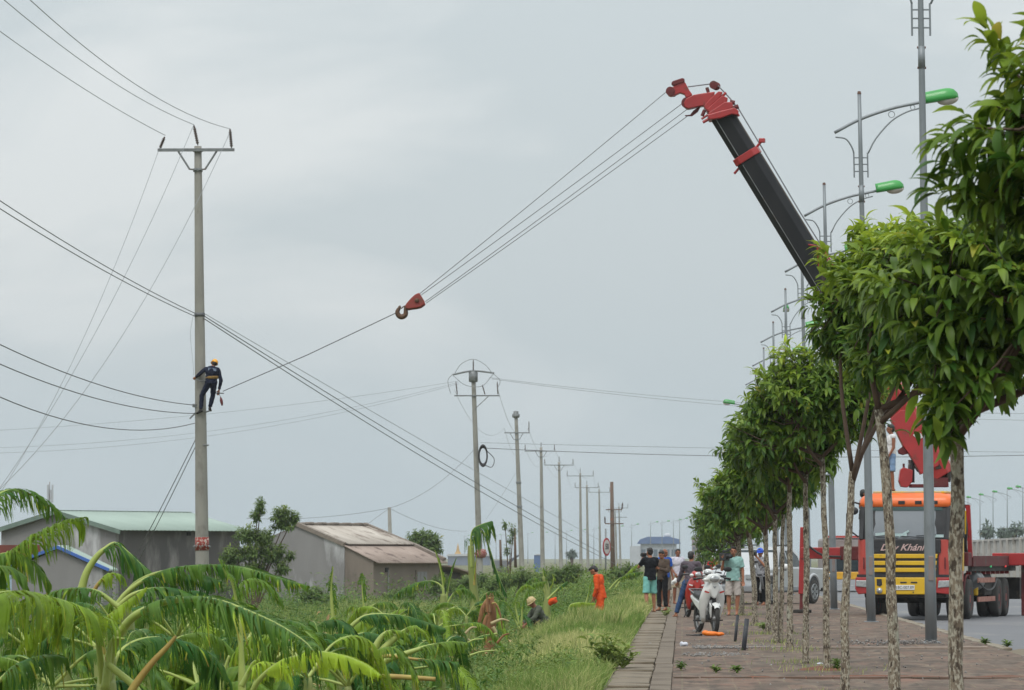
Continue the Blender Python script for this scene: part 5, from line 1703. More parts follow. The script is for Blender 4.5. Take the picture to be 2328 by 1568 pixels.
# the bank: depth-weighted so that the near part is dense
n = 190000
u = RNG.uniform(0, 1, n)
Yg = 38 * (190 / 38) ** (u ** 1.15)
Xg = -0.58 - RNG.uniform(0, 1, n) ** 1.25 * 4.8
edge = vnoise(Yg * 0.9, Yg * 0.2, 1.0) * 0.10 + vnoise(Yg * 3.1, Yg * 1.2, 6.0) * 0.05 + RNG.normal(0, 0.03, n)
keep = Xg < -0.80 + edge
Xg, Yg = Xg[keep], Yg[keep]
pn = vnoise(Xg * 1.4, Yg * 0.35, 2.0)
hg = (0.14 + 0.26 * RNG.uniform(0, 1, len(Xg)) ** 1.5) * (0.85 + 0.5 * pn) * np.clip((-0.74 - Xg) / 0.35 + 0.3, 0.25, 1.0) * (1 + 0.3 * np.clip((Yg - 90) / 60, 0, 1))
tg_ = 0.2 + 0.42 * vnoise(Xg * 0.9, Yg * 0.22, 5.0) + 0.15 * vnoise(Xg * 4, Yg * 1.1, 8.0) + RNG.normal(0, 0.22, len(Xg))
gb = blades('grass', Xg, Yg, np.maximum(hg, 0.05), 0.0058 * (Yg / 50) ** 0.8, tg_, m_grass)
tag(gb, 'long pale green grass covering the bank beside the pavement', 'grass', kind='stuff')

# tall grass and scrub of the field
n = 90000
u = RNG.uniform(0, 1, n)
Yf = 60 * (420 / 60) ** u
Xf = -2.6 - RNG.uniform(0, 1, n) ** 0.8 * (0.13 * Yf)
pn = vnoise(Xf * 0.35, Yf * 0.06, 7.0)
hf = (0.25 + 0.5 * RNG.uniform(0, 1, n)) * (0.8 + 0.6 * pn) * np.clip((Yf - 40) / 90, 0.55, 1.25)
tf = 0.1 + 0.3 * vnoise(Xf * 0.3, Yf * 0.05, 3.0) + RNG.normal(0, 0.15, n)
gb = blades('tall_grass', Xf, Yf, np.maximum(hf, 0.08), 0.0065 * (Yf / 70) ** 0.8, tf, m_grass, 0.4)
tag(gb, 'tall weedy grass filling the field behind the banana plants', 'grass', kind='stuff')


def weed_field(name, label, cx, cy, h, r, leaf, per, material, tmean):
    """many small leafy weeds as one mass: centres arrays"""
    T = leaf_template(3)
    n = len(cx)
    rep = np.repeat(np.arange(n), per)
    k = len(rep)
    z = gz_arr(cx, cy)
    f = RNG.uniform(0.05, 1, k)
    a = RNG.uniform(0, 6.28, k)
    rad = RNG.uniform(0, 1, k) * r[rep] * (0.5 + 0.5 * f)
    pos = np.stack([cx[rep] + np.cos(a) * rad, cy[rep] + np.sin(a) * rad, z[rep] + f * h[rep]], 1)
    dr = np.stack([np.cos(a), np.sin(a), RNG.uniform(-0.3, 0.9, k)], 1) + RNG.normal(0, 0.3, (k, 3))
    up = np.tile(np.array([0, 0, 1.0]), (k, 1)) + RNG.normal(0, 0.3, (k, 3))
    ln = leaf[rep] * RNG.uniform(0.7, 1.3, k)
    ti = np.clip(tmean + RNG.normal(0, 0.16, k) + 0.2 * f, 0, 1)
    V, F, t_ = place_leaves(T, pos, dr, up, ln, ti)
    o = np_mesh(name, V, F, material, None, t_)
    return tag(o, label, 'weeds', kind='stuff')


# weeds on the bank foot and through the field
n = 3000
u = RNG.uniform(0, 1, n)
Yw = 44 * (340 / 44) ** u
Xw = -3.2 - RNG.uniform(0, 1, n) * (0.125 * Yw - 1.5)
hw_ = (0.15 + 0.95 * RNG.uniform(0, 1, n) ** 2.2) * np.clip(Yw / 120, 0.6, 1.5)
weed_field('weeds', 'mixed leafy weeds and scrub through the banana field', Xw, Yw, hw_, 0.25 + 0.4 * RNG.uniform(0, 1, n) * np.clip(Yw / 120, 0.6, 2), 0.07 + 0.0006 * Yw, 30, m_weed, 0.12)
# torn dead leaves lying through the wrecked plantation
m_deadleaf = leaf_mat('dead_leaf', lin((112, 84, 52)), lin((190, 168, 120)), rough=0.8, transl=0.1, spec=0.15, vary=0.3, nscale=3)
n = 260
u = RNG.uniform(0, 1, n)
Yd_ = 46 * (170 / 46) ** u
Xd_ = -3.0 - RNG.uniform(0, 1, n) * (0.1 * Yd_ - 1.8)
weed_field('dead_leaves', 'torn dry brown leaves lying among the banana plants', Xd_, Yd_, RNG.uniform(0.1, 0.4, n), np.full(n, 0.35), 0.14 + 0.0012 * Yd_, 9, m_deadleaf, 0.4)
# scrub belt behind the man in orange
n = 420
cxs = RNG.uniform(1120, 1470, n)
Yb = RNG.uniform(165, 300, n)
Xb = (cxs - 1550) / FPX * Yb
hb = RNG.uniform(0.9, 1.9, n) * (0.75 + 0.35 * np.sin(cxs * 0.045) ** 2) * np.clip((1500 - cxs) / 160, 0.45, 1)
weed_field('scrub', 'belt of tall scrub behind the man in orange', Xb, Yb, hb, 0.5 + 0.5 * RNG.uniform(0, 1, n), np.full(n, 0.16), 70, m_weed, 0.3)
# broad weeds at the foot of the bank, and taller grass where the man in orange walks
n = 300
Xq = RNG.uniform(-3.9, -2.3, n)
Yq = RNG.uniform(44, 74, n)
weed_field('weeds', 'dark broad-leaved weeds at the foot of the bank right of the banana plants', Xq, Yq, RNG.uniform(0.15, 0.45, n), np.full(n, 0.16), np.full(n, 0.10), 26, m_weed, 0.16)
n = 9000
Yo = RNG.uniform(92, 104.5, n)
Xo = RNG.uniform(-3.4, -1.25, n)
ho2 = RNG.uniform(0.3, 0.62, n) * (0.8 + 0.4 * vnoise(Xo * 2, Yo, 4.0))
gb = blades('tall_grass', Xo, Yo, ho2, np.full(n, 0.011), 0.3 + RNG.normal(0, 0.2, n), m_grass, 0.4)
tag(gb, 'knee-high grass in front of the man in orange', 'grass', kind='stuff')
# lush green patch on the bank
n = 160
Xl = RNG.normal(-1.75, 0.28, n)
Yl = 58 + RNG.normal(0, 3.2, n)
weed_field('weeds', 'lush bright green weed patch in the middle of the bank', Xl, Yl, RNG.uniform(0.12, 0.3, n), np.full(n, 0.12), np.full(n, 0.07), 22, m_weed, 0.3)


def weed_plant(label, x, y, stems, h, leaf, seed, Y=None, tint=0.25):
    rng = np.random.default_rng(seed)
    b = G(x, y, 0.0)
    if b.x < -0.9:
        b = P(x, y, b.y)
        b.z = ground_z(b.x, b.y)
    t = thing('weed', label, 'weed', b, 0, 'single weeds on the pavement')
    pos, dr, up, ln, ti = [], [], [], [], []
    for s in range(stems):
        a = rng.uniform(0, 6.28)
        tip = np.array([math.cos(a) * h * rng.uniform(0.1, 0.6), math.sin(a) * h * rng.uniform(0.1, 0.6), h * rng.uniform(0.5, 1.0)])
        MB().tube([(0, 0, -0.01), tuple(tip * np.array([0.35, 0.35, 0.55])), tuple(tip)], [0.006, 0.005, 0.003], 5).build('stem', m_rib, t)
        m_ = 11
        for j in range(m_):
            f = 0.15 + 0.85 * j / m_
            aa = 2.4 * j + a
            pos.append(tip * np.array([f, f, f]))
            dr.append((math.cos(aa), math.sin(aa), 0.95 * rng.uniform(0.3, 1.5)))
            up.append((0, 0, 1.0))
            ln.append(leaf * rng.uniform(0.7, 1.2))
            ti.append(tint + rng.normal(0, 0.12))
    V, F, t_ = place_leaves(leaf_template(4), np.array(pos), np.array(dr, float), np.array(up, float) + rng.normal(0, 0.2, (len(up), 3)), np.array(ln), np.clip(np.array(ti), 0, 1))
    np_mesh('leaves', V, F, m_weed, t, t_, smooth=True)
    return t


weed_plant('tall leafy weed at the drain edge, bottom centre', 1380, 1524, 16, 0.58, 0.17, 1, tint=0.75)
weed_plant('smaller leafy weed leaning over the drain covers, bottom centre', 1415, 1522, 7, 0.36, 0.15, 2, tint=0.7)
weed_plant('low weed tuft on the pavement edge at the bottom, left of three', 1548, 1524, 5, 0.12, 0.09, 3)
weed_plant('low weed tuft on the pavement at the bottom, middle of three', 1628, 1530, 4, 0.08, 0.09, 4, tint=0.45)
weed_plant('low weed tuft on the pavement at the bottom, right of three', 1675, 1530, 5, 0.09, 0.09, 5, tint=0.4)
weed_plant('weed at the foot of the tree with the thin straight trunk', 1906, 1526, 4, 0.2, 0.1, 6)
weed_plant('yellowish weed on the drain beside the seated man\'s foot', 1468 + 45, 1402, 4, 0.25, 0.12, 7, tint=0.8)
weed_plant('weed beside the kerb in the lower right, on the spilled soil', 2290, 1473, 5, 0.12, 0.1, 8, tint=0.4)
weed_plant('second weed on the spilled soil beside the kerb, lower right', 2240, 1466, 5, 0.1, 0.1, 9, tint=0.35)
weed_plant('weed growing at the foot of the leaning street tree', 1735, 1432, 5, 0.16, 0.12, 10, tint=0.6)
# thin grass tufts around the tree feet
cx_, cy_ = [], []
for (lb, X, Y, *_r) in tree_spec:
    k = 130
    cx_.append(X + RNG.normal(0, 0.28, k))
    cy_.append(Y + RNG.normal(0, 0.9, k))
xx, yy_ = np.concatenate(cx_), np.concatenate(cy_)
n = len(xx)
h_ = RNG.uniform(0.03, 0.12, n)
_gz = ground_z
gz_arr_old = gz_arr
gz_arr = lambda a, b: np.zeros(len(a)) + 0.01
gb = blades('grass_tufts', xx, yy_, h_, 0.004 * (yy_ / 50) ** 0.7, 0.35 + RNG.normal(0, 0.2, n), m_grass)
gz_arr = gz_arr_old
tag(gb, 'thin grass tufts growing from the paving around the tree feet', 'grass', kind='stuff')
# ================================================================== crane truck
m_red = mat('crane_red', lin((172, 44, 44)), 0.45, lin((148, 38, 40)), nscale=3, detail=6, coat=0.2, dirt=lin((120, 52, 44)), dscale=4, dlo=0.58, dhi=0.7)
m_redd = mat('dull_dark_red', lin((108, 38, 40)), 0.75, lin((84, 34, 36)), nscale=4, detail=6, dirt=lin((84, 70, 62)), dscale=3, dlo=0.55, dhi=0.7)
m_salmon = mat('faded_red_paint', lin((186, 74, 64)), 0.5, lin((170, 62, 54)), nscale=2, coat=0.15)
m_orange = mat('orange_paint', lin((232, 108, 34)), 0.45, lin((216, 96, 30)), nscale=2, coat=0.2)
m_yellow = mat('yellow_paint', lin((222, 180, 26)), 0.45, lin((204, 162, 24)), nscale=3, coat=0.2, dirt=lin((150, 122, 40)), dscale=5, dlo=0.6, dhi=0.72)
m_black = mat('boom_black', lin((26, 28, 32)), 0.55, lin((38, 38, 40)), nscale=2, detail=7, spec=0.3, stretch=(1, 1, 0.3), dirt=lin((84, 72, 60)), dscale=1.3, dlo=0.6, dhi=0.68)
m_blackp = mat('black_plastic', lin((34, 35, 38)), 0.5, lin((46, 46, 48)), nscale=5)
m_under = mat('chassis_black', lin((38, 36, 36)), 0.8, lin((58, 54, 50)), nscale=5, dirt=lin((86, 76, 66)), dscale=4)
m_tyre = mat('tyre', lin((52, 51, 50)), 0.85, lin((70, 67, 63)), nscale=6, bump=0.3)
m_glass = mat('windscreen_glass', lin((128, 134, 140)), 0.1, lin((112, 118, 124)), nscale=1, spec=0.8, coat=0.6)  # lighter reflection put into the grey base colour
m_glassd = mat('dark_glass', lin((46, 56, 60)), 0.12, lin((38, 48, 52)), nscale=1, spec=0.3)
m_chrome = mat('lamp_glass', lin((196, 198, 198)), 0.12, lin((150, 152, 156)), nscale=22, metal=0.4)
m_white = mat('white_paint', lin((224, 224, 222)), 0.4, lin((208, 208, 206)), nscale=3, coat=0.3)
m_green_strip = mat('tint_strip', lin((36, 70, 66)), 0.15, spec=0.7)
m_rope = mat('steel_rope', lin((136, 138, 142)), 0.5, lin((112, 114, 118)), nscale=4, metal=0.3)


def wheel(root, name, c, R, w, hub, tyre=None, dual=False):
    """wheel on an x axle: tyre, rim, hub, nuts"""
    t = bpy.data.objects.new(name, None)
    COL.objects.link(t)
    t.parent = root
    t.location = c
    h = w / 2
    prof = [(R * 0.56, -h * 0.8), (R * 0.8, -h), (R * 0.94, -h * 0.92), (R, -h * 0.62), (R, h * 0.62), (R * 0.94, h * 0.92), (R * 0.8, h), (R * 0.56, h * 0.8)]
    MB().lathe(prof, 28, axis='x').build('tyre', tyre or m_tyre, t, smooth=True)
    prof = [(R * 0.2, -h * 0.83), (R * 0.3, -h * 0.5), (R * 0.5, -h * 0.45), (R * 0.58, -h * 0.86), (R * 0.58, h * 0.86), (R * 0.5, h * 0.45), (R * 0.3, h * 0.5), (R * 0.2, h * 0.83)]
    MB().lathe(prof, 24, axis='x').build('rim', hub, t, smooth=False)
    mb = MB()
    for k in range(8):
        a = 2 * PI * k / 8
        for sx in (-1, 1):
            mb.box((sx * h * 0.62, R * 0.33 * math.cos(a), R * 0.33 * math.sin(a)), (0.06, 0.035, 0.035))
    mb.build('wheel_nuts', m_under, t)
    return t


TY = 112.0
tp = P(2057, 1400, TY)
tr = thing('crane_truck', 'yellow, orange and red eight-wheeled truck with raised loader crane, parked on the road', 'crane truck', (tp.x, TY, -0.135), math.radians(-12.5))

# ---- cab. front face at y = 0, x to the right of the picture
W = 1.235


def cab_ring(z):
    """plan outline of the cab at height z: rounded front corners, slight rake"""
    f = max(0.0, (z - 2.05) / 1.2)
    y0 = 0.02 + 0.22 * f ** 1.3
    w = W - 0.05 * max(0.0, (z - 2.9) / 0.4)
    r = 0.2
    pts = [(-w, 1.72), (-w, y0 + r * 1.3)]
    for k in range(1, 5):
        a = PI / 2 * k / 5
        pts.append((-w + r * (1 - math.cos(a)), y0 + r * 1.3 * (1 - math.sin(a))))
    pts += [(-w + r, y0), (w - r, y0)]
    for k in range(1, 5):
        a = PI / 2 * (1 - k / 5)
        pts.append((w - r * (1 - math.cos(a)), y0 + r * 1.3 * (1 - math.sin(a))))
    pts += [(w, y0 + r * 1.3), (w, 1.72)]
    return pts


def loft(rings):
    """rings: list of (z, [(x, y)...])"""
    mb = MB()
    n = len(rings[0][1])
    vs_ = [(p[0], p[1], z) for z, r in rings for p in r]
    fs_ = []
    for i in range(len(rings) - 1):
        for j in range(n):
            j2 = (j + 1) % n
            fs_.append((i * n + j, i * n + j2, (i + 1) * n + j2, (i + 1) * n + j))
    fs_.append(tuple(range(n)))
    fs_.append(tuple((len(rings) - 1) * n + j for j in range(n)))
    return mb.add(vs_, fs_)


def inset(ring, d):
    cx = 0.0
    cy = 0.9
    return [(p[0] - math.copysign(d, p[0] - cx), p[1] + (d if p[1] < cy else -d)) for p in ring]


loft([(z, cab_ring(z)) for z in (0.98, 1.3, 1.7, 2.05)]).build('cab', m_salmon, tr, smooth=False, bev=0.01)
cabU = loft([(z, inset(cab_ring(z), 0.03)) for z in (2.05, 2.45, 2.88)]).build('cab_interior', m_blackp, tr)
top = [(2.88, cab_ring(2.88)), (3.0, cab_ring(3.0))]
for k in range(1, 6):
    a = PI / 2 * k / 5
    top.append((3.0 + 0.24 * math.sin(a), inset(cab_ring(3.0), 0.34 * (1 - math.cos(a)))))
loft(top).build('roof', m_orange, tr, smooth=True)
MB().box((0.05, 0.95, 3.255), (1.9, 0.9, 0.06)).build('roof_deck', mat('worn_yellow', lin((206, 170, 40)), 0.7, lin((176, 166, 140)), nscale=9, sharp=0.5), tr, bev=0.02)
for x_ in (-0.92, -0.1, 0.33, 0.74):
    MB().box((x_, 0.185, 2.99), (0.17, 0.06, 0.09)).build('roof_lamp', m_blackp, tr, bev=0.01)


# windscreen: curved panel
def screen(z0, z1, x0, x1, off):
    mb = MB()
    vs_, fs_ = [], []
    nx_, nz_ = 14, 6
    for i in range(nz_ + 1):
        z = z0 + (z1 - z0) * i / nz_
        f = max(0.0, (z - 2.05) / 1.2)
        y0 = 0.02 + 0.22 * f ** 1.3
        for j in range(nx_ + 1):
            u = j / nx_ * 2 - 1
            x = (x0 + x1) / 2 + (x1 - x0) / 2 * u
            vs_.append((x, y0 - off + 0.05 * abs(u) ** 4, z))
    for i in range(nz_):
        for j in range(nx_):
            a = i * (nx_ + 1) + j
            fs_.append((a, a + 1, a + nx_ + 2, a + nx_ + 1))
    return mb.add(vs_, fs_)


ws = screen(2.07, 2.87, -1.03, 1.03, -0.015).build('windscreen', m_glass, tr, smooth=True)
screen(2.79, 2.885, -1.05, 1.05, 0.004).build('tint_strip', m_green_strip, ws, smooth=True)
for k, (x_, z_, ln_, an) in enumerate(((-0.55, 2.115, 0.75, 0.05), (0.3, 2.115, 0.75, 0.05), (0.55, 2.12, 0.5, -0.03))):
    MB().beam((x_ - ln_ / 2, 0.0, z_ + 0.02), (x_ + ln_ / 2, 0.005, z_ + 0.02 - an), 0.02).build('wiper', m_blackp, tr)
for x_, y_, z_, sx, sz, an in ((-0.62, 0.018, 2.19, 0.26, 0.07, 0.1), (-0.12, 0.02, 2.17, 0.36, 0.07, 0.0), (-0.02, 0.025, 2.2, 0.3, 0.05, 0.5), (0.85, 0.018, 2.14, 0.3, 0.07, 0.0)):
    MB().box((x_, y_, z_), (sx, 0.012, sz), Matrix.Rotation(-an, 3, 'Y')).build('dashboard_paper', mat('paper', lin((196, 212, 210)), 0.8, lin((150, 176, 180)), nscale=12), ws)
for sx in (-1, 1):
    MB().beam((sx * 1.12, 0.06, 2.06), (sx * 1.1, 0.23, 2.89), 0.11, 0.1).build('pillar', m_blackp, tr)
    MB().box((sx * (W - 0.012), 0.82, 2.47), (0.02, 0.86, 0.68)).build('side_window', m_glassd, tr, bev=0.01)
    MB().box((sx * (W + 0.0), 1.58, 2.1), (0.05, 0.2, 1.7)).build('side_panel', m_yellow, tr, bev=0.01)
    d_ = MB().box((sx * (W + 0.002), 0.82, 1.58), (0.03, 0.98, 0.98)).build('door', m_salmon, tr, bev=0.015)
    MB().box((sx * (W + 0.02), 1.18, 1.85), (0.03, 0.2, 0.06)).build('handle', m_blackp, d_)

# front: black panel with the name, yellow bars, bumper
MB().box((0.0, -0.005, 1.885), (1.86, 0.06, 0.345)).build('nose_panel', m_blackp, tr, bev=0.02)
MB().box((0.0, 0.0, 1.4), (1.74, 0.05, 0.64)).build('grille', m_blackp, tr)
for k, z_ in enumerate((1.63, 1.455, 1.28)):
    hwid = 0.855 - 0.02 * k
    MB().prism([(-hwid, z_ - 0.054), (hwid - 0.015, z_ - 0.054), (hwid, z_ + 0.054), (-hwid, z_ + 0.054)], -0.065, -0.02, 'y').build('grille_bar', m_yellow, tr, bev=0.012)
MB().box((0, -0.02, 1.13), (2.44, 0.05, 0.07)).build('gap_strip', m_blackp, tr)
MB().prism([(-0.83, 1.09), (0.83, 1.09), (0.8, 0.72), (0.74, 0.66), (-0.74, 0.66), (-0.8, 0.72)], -0.09, 0.1, 'y').build('bumper', m_yellow, tr, bev=0.02)
for sx in (-1, 1):
    bs = MB().prism([(sx * 0.835, 1.09), (sx * 1.25, 1.09), (sx * 1.26, 0.8), (sx * 1.18, 0.66), (sx * 0.81, 0.7)], -0.085, 0.25, 'y').build('bumper_corner', m_red, tr, bev=0.02)
    MB().prism([(sx * 0.88, 1.01), (sx * 1.235, 1.02), (sx * 1.235, 0.86), (sx * 0.86, 0.83)], -0.11, -0.06, 'y').build('headlight', m_chrome, tr, bev=0.015)
    MB().prism([(sx * 0.575, 1.05), (sx * 0.7, 1.05), (sx * 0.7, 0.89), (sx * 0.62, 0.86), (sx * 0.56, 0.9)], -0.1, -0.06, 'y').build('tow_opening', m_blackp, tr)
    MB().lathe([(0.075, -0.02), (0.075, 0.0), (0.055, 0.02)], 14, c=(sx * 0.63, -0.1, 0.755), axis='y').build('fog_lamp', m_chrome, tr, smooth=True)
    MB().box((sx * 0.135 + 0.12, -0.095, 0.965), (0.17, 0.03, 0.036)).build('bumper_slot', m_blackp, tr, bev=0.012)
    MB().box((sx * 1.04, -0.035, 1.45), (0.035, 0.03, 0.3)).build('corner_slot', m_redd, tr, bev=0.012)
MB().box((0.235, -0.093, 0.715), (0.03, 0.02, 0.03)).build('tow_eye', m_blackp, tr)


def text_mesh(body, name, parent, size, loc, material, shear=0.0, extrude=0.004, width=None, rot=(PI / 2, 0, 0), bold=0.0):
    cu = bpy.data.curves.new(name, 'FONT')
    cu.body = body
    cu.size = size
    cu.shear = shear
    cu.extrude = extrude
    cu.offset = bold
    cu.align_x = 'CENTER'
    cu.align_y = 'CENTER'
    cu.resolution_u = 3
    tmp = bpy.data.objects.new('tmp', cu)
    COL.objects.link(tmp)
    dg = bpy.context.evaluated_depsgraph_get()
    me = bpy.data.meshes.new_from_object(tmp.evaluated_get(dg))
    bpy.data.objects.remove(tmp)
    me.materials.clear()
    o = link(name, me, material, parent)
    o.location = loc
    o.rotation_euler = rot
    if width:
        xsv = [v.co.x for v in me.vertices]
        k = width / (max(xsv) - min(xsv))
        o.scale = (k, 1, 1)
    return o


plate = MB().box((0.02, -0.1, 0.835), (0.5, 0.02, 0.125)).build('number_plate', m_white, tr, bev=0.006)
text_mesh('18C-007.89', 'plate_characters', plate, 0.105, (0.02, -0.1125, 0.835), mat('plate_ink', lin((70, 72, 78)), 0.6), width=0.44, extrude=0.001)
text_mesh('Duy Kh\u00e1nh', 'cab_lettering', tr, 0.235, (-0.03, -0.044, 1.845), mat('lettering_pink', lin((206, 176, 172)), 0.5), shear=0.42, width=1.2, extrude=0.006, bold=0.004)

# mirrors and their arms
for sx in (-1, 1):
    mr_ = MB().box((sx * 1.45, 0.1, 2.52), (0.13, 0.12, 0.42)).build('mirror', m_blackp, tr, bev=0.03)
    MB().box((sx * 1.45, 0.1, 2.17), (0.14, 0.12, 0.17)).build('mirror_lower', m_blackp, mr_, bev=0.03)
    MB().tube(curve_pts([(sx * 1.2, 0.3, 2.96), (sx * 1.35, 0.1, 3.0), (sx * 1.45, 0.06, 2.92), (sx * 1.45, 0.1, 2.7)], 10), 0.022, 6).build('mirror_arm', m_blackp, tr)
    MB().tube([(sx * 1.22, 0.2, 2.12), (sx * 1.45, 0.1, 2.3)], 0.02, 6).build('mirror_arm', m_blackp, tr)
MB().ell((-1.3, 0.0, 2.78), (0.12, 0.09, 0.1), 12, 8).build('kerb_mirror', m_blackp, tr, smooth=True)

# ---- chassis, wheels, bed
for sx in (-1, 1):
    MB().beam((sx * 0.45, 0.3, 1.0), (sx * 0.45, 11.3, 1.0), 0.1, 0.28).build('chassis_rail', m_under, tr)
MB().box((0, 1.0, 0.78), (2.1, 1.9, 0.42)).build('engine_tray', m_under, tr, bev=0.05)
m_hub = mat('hub_red', lin((150, 48, 44)), 0.7, lin((110, 44, 40)), nscale=8, dirt=lin((84, 76, 70)), dscale=9)
for y_ in (1.42, 3.32):
    for sx in (-1, 1):
        wheel(tr, 'wheel', (sx * 1.04, y_, 0.52), 0.52, 0.3, m_hub)
    MB().tube([(-1.0, y_, 0.52), (1.0, y_, 0.52)], 0.09, 8).build('axle', m_under, tr)
for y_ in (8.1, 9.4):
    for sx in (-1, 1):
        wheel(tr, 'wheel', (sx * 1.1, y_, 0.52), 0.52, 0.27, m_hub)
        wheel(tr, 'wheel', (sx * 0.78, y_, 0.52), 0.52, 0.27, m_hub)
    MB().tube([(-1.0, y_, 0.52), (1.0, y_, 0.52)], 0.12, 8).build('axle', m_under, tr)
for y_ in (1.42, 3.32):
    for sx in (-1, 1):
        MB().torus((sx * 1.08, y_, 0.54), 0.6, 0.03, 14, 6, axis='x', a0=0.05 * PI, a1=0.95 * PI).build('mudguard', m_redd if y_ > 2 else m_blackp, tr)
bed = MB().box((0, 7.4, 1.56), (2.5, 8.2, 0.12)).build('load_bed', m_redd, tr)
for sx in (-1, 1):
    MB().box((sx * 1.22, 7.4, 1.5), (0.08, 8.3, 0.28)).build('bed_rail', m_redd, tr, bev=0.01)
    MB().box((sx * 1.14, 7.4, 1.3), (0.1, 8.0, 0.14)).build('sill_beam', m_under, tr, bev=0.01)
    for k in range(9):
        MB().box((sx * 1.05, 3.8 + 0.85 * k, 1.2), (0.12, 0.12, 0.1)).build('bed_bracket', m_red, tr)
for x_ in (-1.2, 1.2):
    MB().beam((x_, 3.15, 1.6), (x_ * 0.97, 3.0, 2.95), 0.11, 0.12).build('headboard_post', m_red, tr)
MB().beam((-1.2, 3.0, 2.92), (1.2, 3.0, 2.92), 0.1, 0.1).build('headboard_rail', m_redd, tr)
MB().tube(curve_pts([(1.1, 2.5, 2.9), (1.2, 2.4, 2.4), (1.16, 2.5, 1.9), (1.2, 2.7, 1.6)], 10), 0.05, 8).build('exhaust_pipe', m_blackp, tr, smooth=True)
MB().tube([(1.22, 2.2, 2.8), (1.2, 2.3, 2.2)], 0.02, 6).build('hose', m_yellow, tr)
# tanks and boxes between the axles
MB().lathe([(0.0, -0.5), (0.24, -0.48), (0.26, -0.4), (0.26, 0.4), (0.24, 0.48), (0.0, 0.5)], 16, c=(0.98, 5.0, 0.98), axis='y').build('air_tank', m_steel, tr, smooth=True)
MB().lathe([(0.06, -0.25), (0.075, -0.22), (0.075, 0.22), (0.06, 0.25)], 12, c=(1.1, 4.6, 0.85), axis='z').build('filter', m_yellow, tr, smooth=True)
MB().box((1.0, 6.2, 0.85), (0.4, 1.3, 0.5)).build('tool_box', m_under, tr, bev=0.03)
for z_ in (1.0, 0.5):
    MB().box((1.24, 5.6, z_), (0.03, 3.0, 0.13)).build('side_guard', mat('side_guard_stripe', lin((176, 126, 110)), 0.7, lin((150, 92, 78)), nscale=9, sharp=0.6), tr)
MB().tube(curve_pts([(1.25, 4.2, 0.95), (1.27, 5.4, 0.75), (1.27, 6.6, 0.78), (1.25, 7.4, 1.02)], 12), 0.025, 6).build('hose', m_blackp, tr)
for y_, c_, nm in ((6.3, (0.02, 0.35, 0.12), 'green'), (9.0, (0.6, 0.03, 0.03), 'red')):
    MB().box((1.255, y_, 1.36), (0.03, 0.09, 0.05)).build('marker_lamp', mat('marker_' + nm, c_, 0.3, emit=1.2), tr)
# red cabinet at the rear seen at the right edge
MB().box((1.25, 10.2, 1.55), (0.9, 1.2, 0.34)).build('outrigger_box', m_red, tr, bev=0.02)
MB().box((1.6, 10.2, 0.7), (0.16, 0.16, 1.4)).build('outrigger_leg', m_redd, tr, bev=0.02)
MB().box((1.05, 11.0, 0.75), (0.7, 0.5, 0.6)).build('tool_box', m_under, tr, bev=0.03)

# ---- outrigger reaching over the pavement (image left)
lg = P(1827, 1380, 116.0)
leg_top, leg_bot = into(tr, P(1829, 1198, 116.0)), into(tr, (P(1824, 1378, 116.0).x, 116.0, 0.06))
b0 = into(tr, P(2060, 1258, 115.3))
b1 = into(tr, P(1822, 1257, 116.0))
MB().beam(b0, b0.lerp(b1, 0.62), 0.3, 0.36).build('outrigger_beam', m_redd, tr, bev=0.02)
MB().beam(b0.lerp(b1, 0.55), b1, 0.24, 0.3).build('outrigger_beam', m_red, tr, bev=0.02)
MB().beam(leg_bot.lerp(leg_top, 0.2), leg_top, 0.2, 0.2).build('outrigger_leg', m_red, tr, bev=0.02)
MB().beam(leg_bot, leg_bot.lerp(leg_top, 0.25), 0.13, 0.13).build('jack_ram', m_redd, tr)
MB().box(leg_bot + Vector((0, 0, -0.01)), (0.42, 0.42, 0.09)).build('jack_pad', m_under, tr, bev=0.02)
MB().tube(curve_pts([b1 + Vector((0.1, -0.2, 0.28)), b1 + Vector((0.6, -0.25, -0.05)), b1 + Vector((1.1, -0.25, -0.1))], 10), 0.03, 6).build('hose', m_blackp, tr)

# ---- crane column and boom. The boom swings across the line of sight
BY = 115.4
piv = into(tr, P(2128, 1058, BY))
tipw = P(1642, 262, BY)
tip = into(tr, tipw)
MB().box((0.2, 2.42, 1.55), (2.2, 0.62, 0.36)).build('crane_base', m_redd, tr, bev=0.03)
MB().lathe([(0.42, 1.7), (0.42, 2.0), (0.34, 2.05), (0.3, 2.9), (0.36, 2.95), (0.36, 3.15)], 18, c=(piv.x - 0.05, piv.y, 0)).build('slewing_column', m_red, tr, smooth=True)
ax_ = (tip - piv).normalized()
side_ = ax_.cross(Vector((0, 1, 0))).normalized()          # in the picture plane, across the boom
if side_.x < 0:
    side_ = -side_
dep_ = ax_.cross(side_).normalized()


def boom_section(a, b, w, d, name, material, cham=0.28):
    prof = [(-0.5, -0.5 + cham), (-0.5 + cham, -0.5), (0.5 - cham, -0.5), (0.5, -0.5 + cham), (0.5, 0.5 - cham), (0.5 - cham, 0.5), (-0.5 + cham, 0.5), (-0.5, 0.5 - cham)]
    vs_ = [p + side_ * (u * w) + dep_ * (v * d) for p in (a, b) for (u, v) in prof]
    n = len(prof)
    fs_ = [tuple(range(n)), tuple(range(2 * n - 1, n - 1, -1))] + [(i, n + i, n + (i + 1) % n, (i + 1) % n) for i in range(n)]
    return MB().add(vs_, fs_).build(name, material, tr, bev=0.02)


Lb = (tip - piv).length


def bp(f):
    return piv + (tip - piv) * f


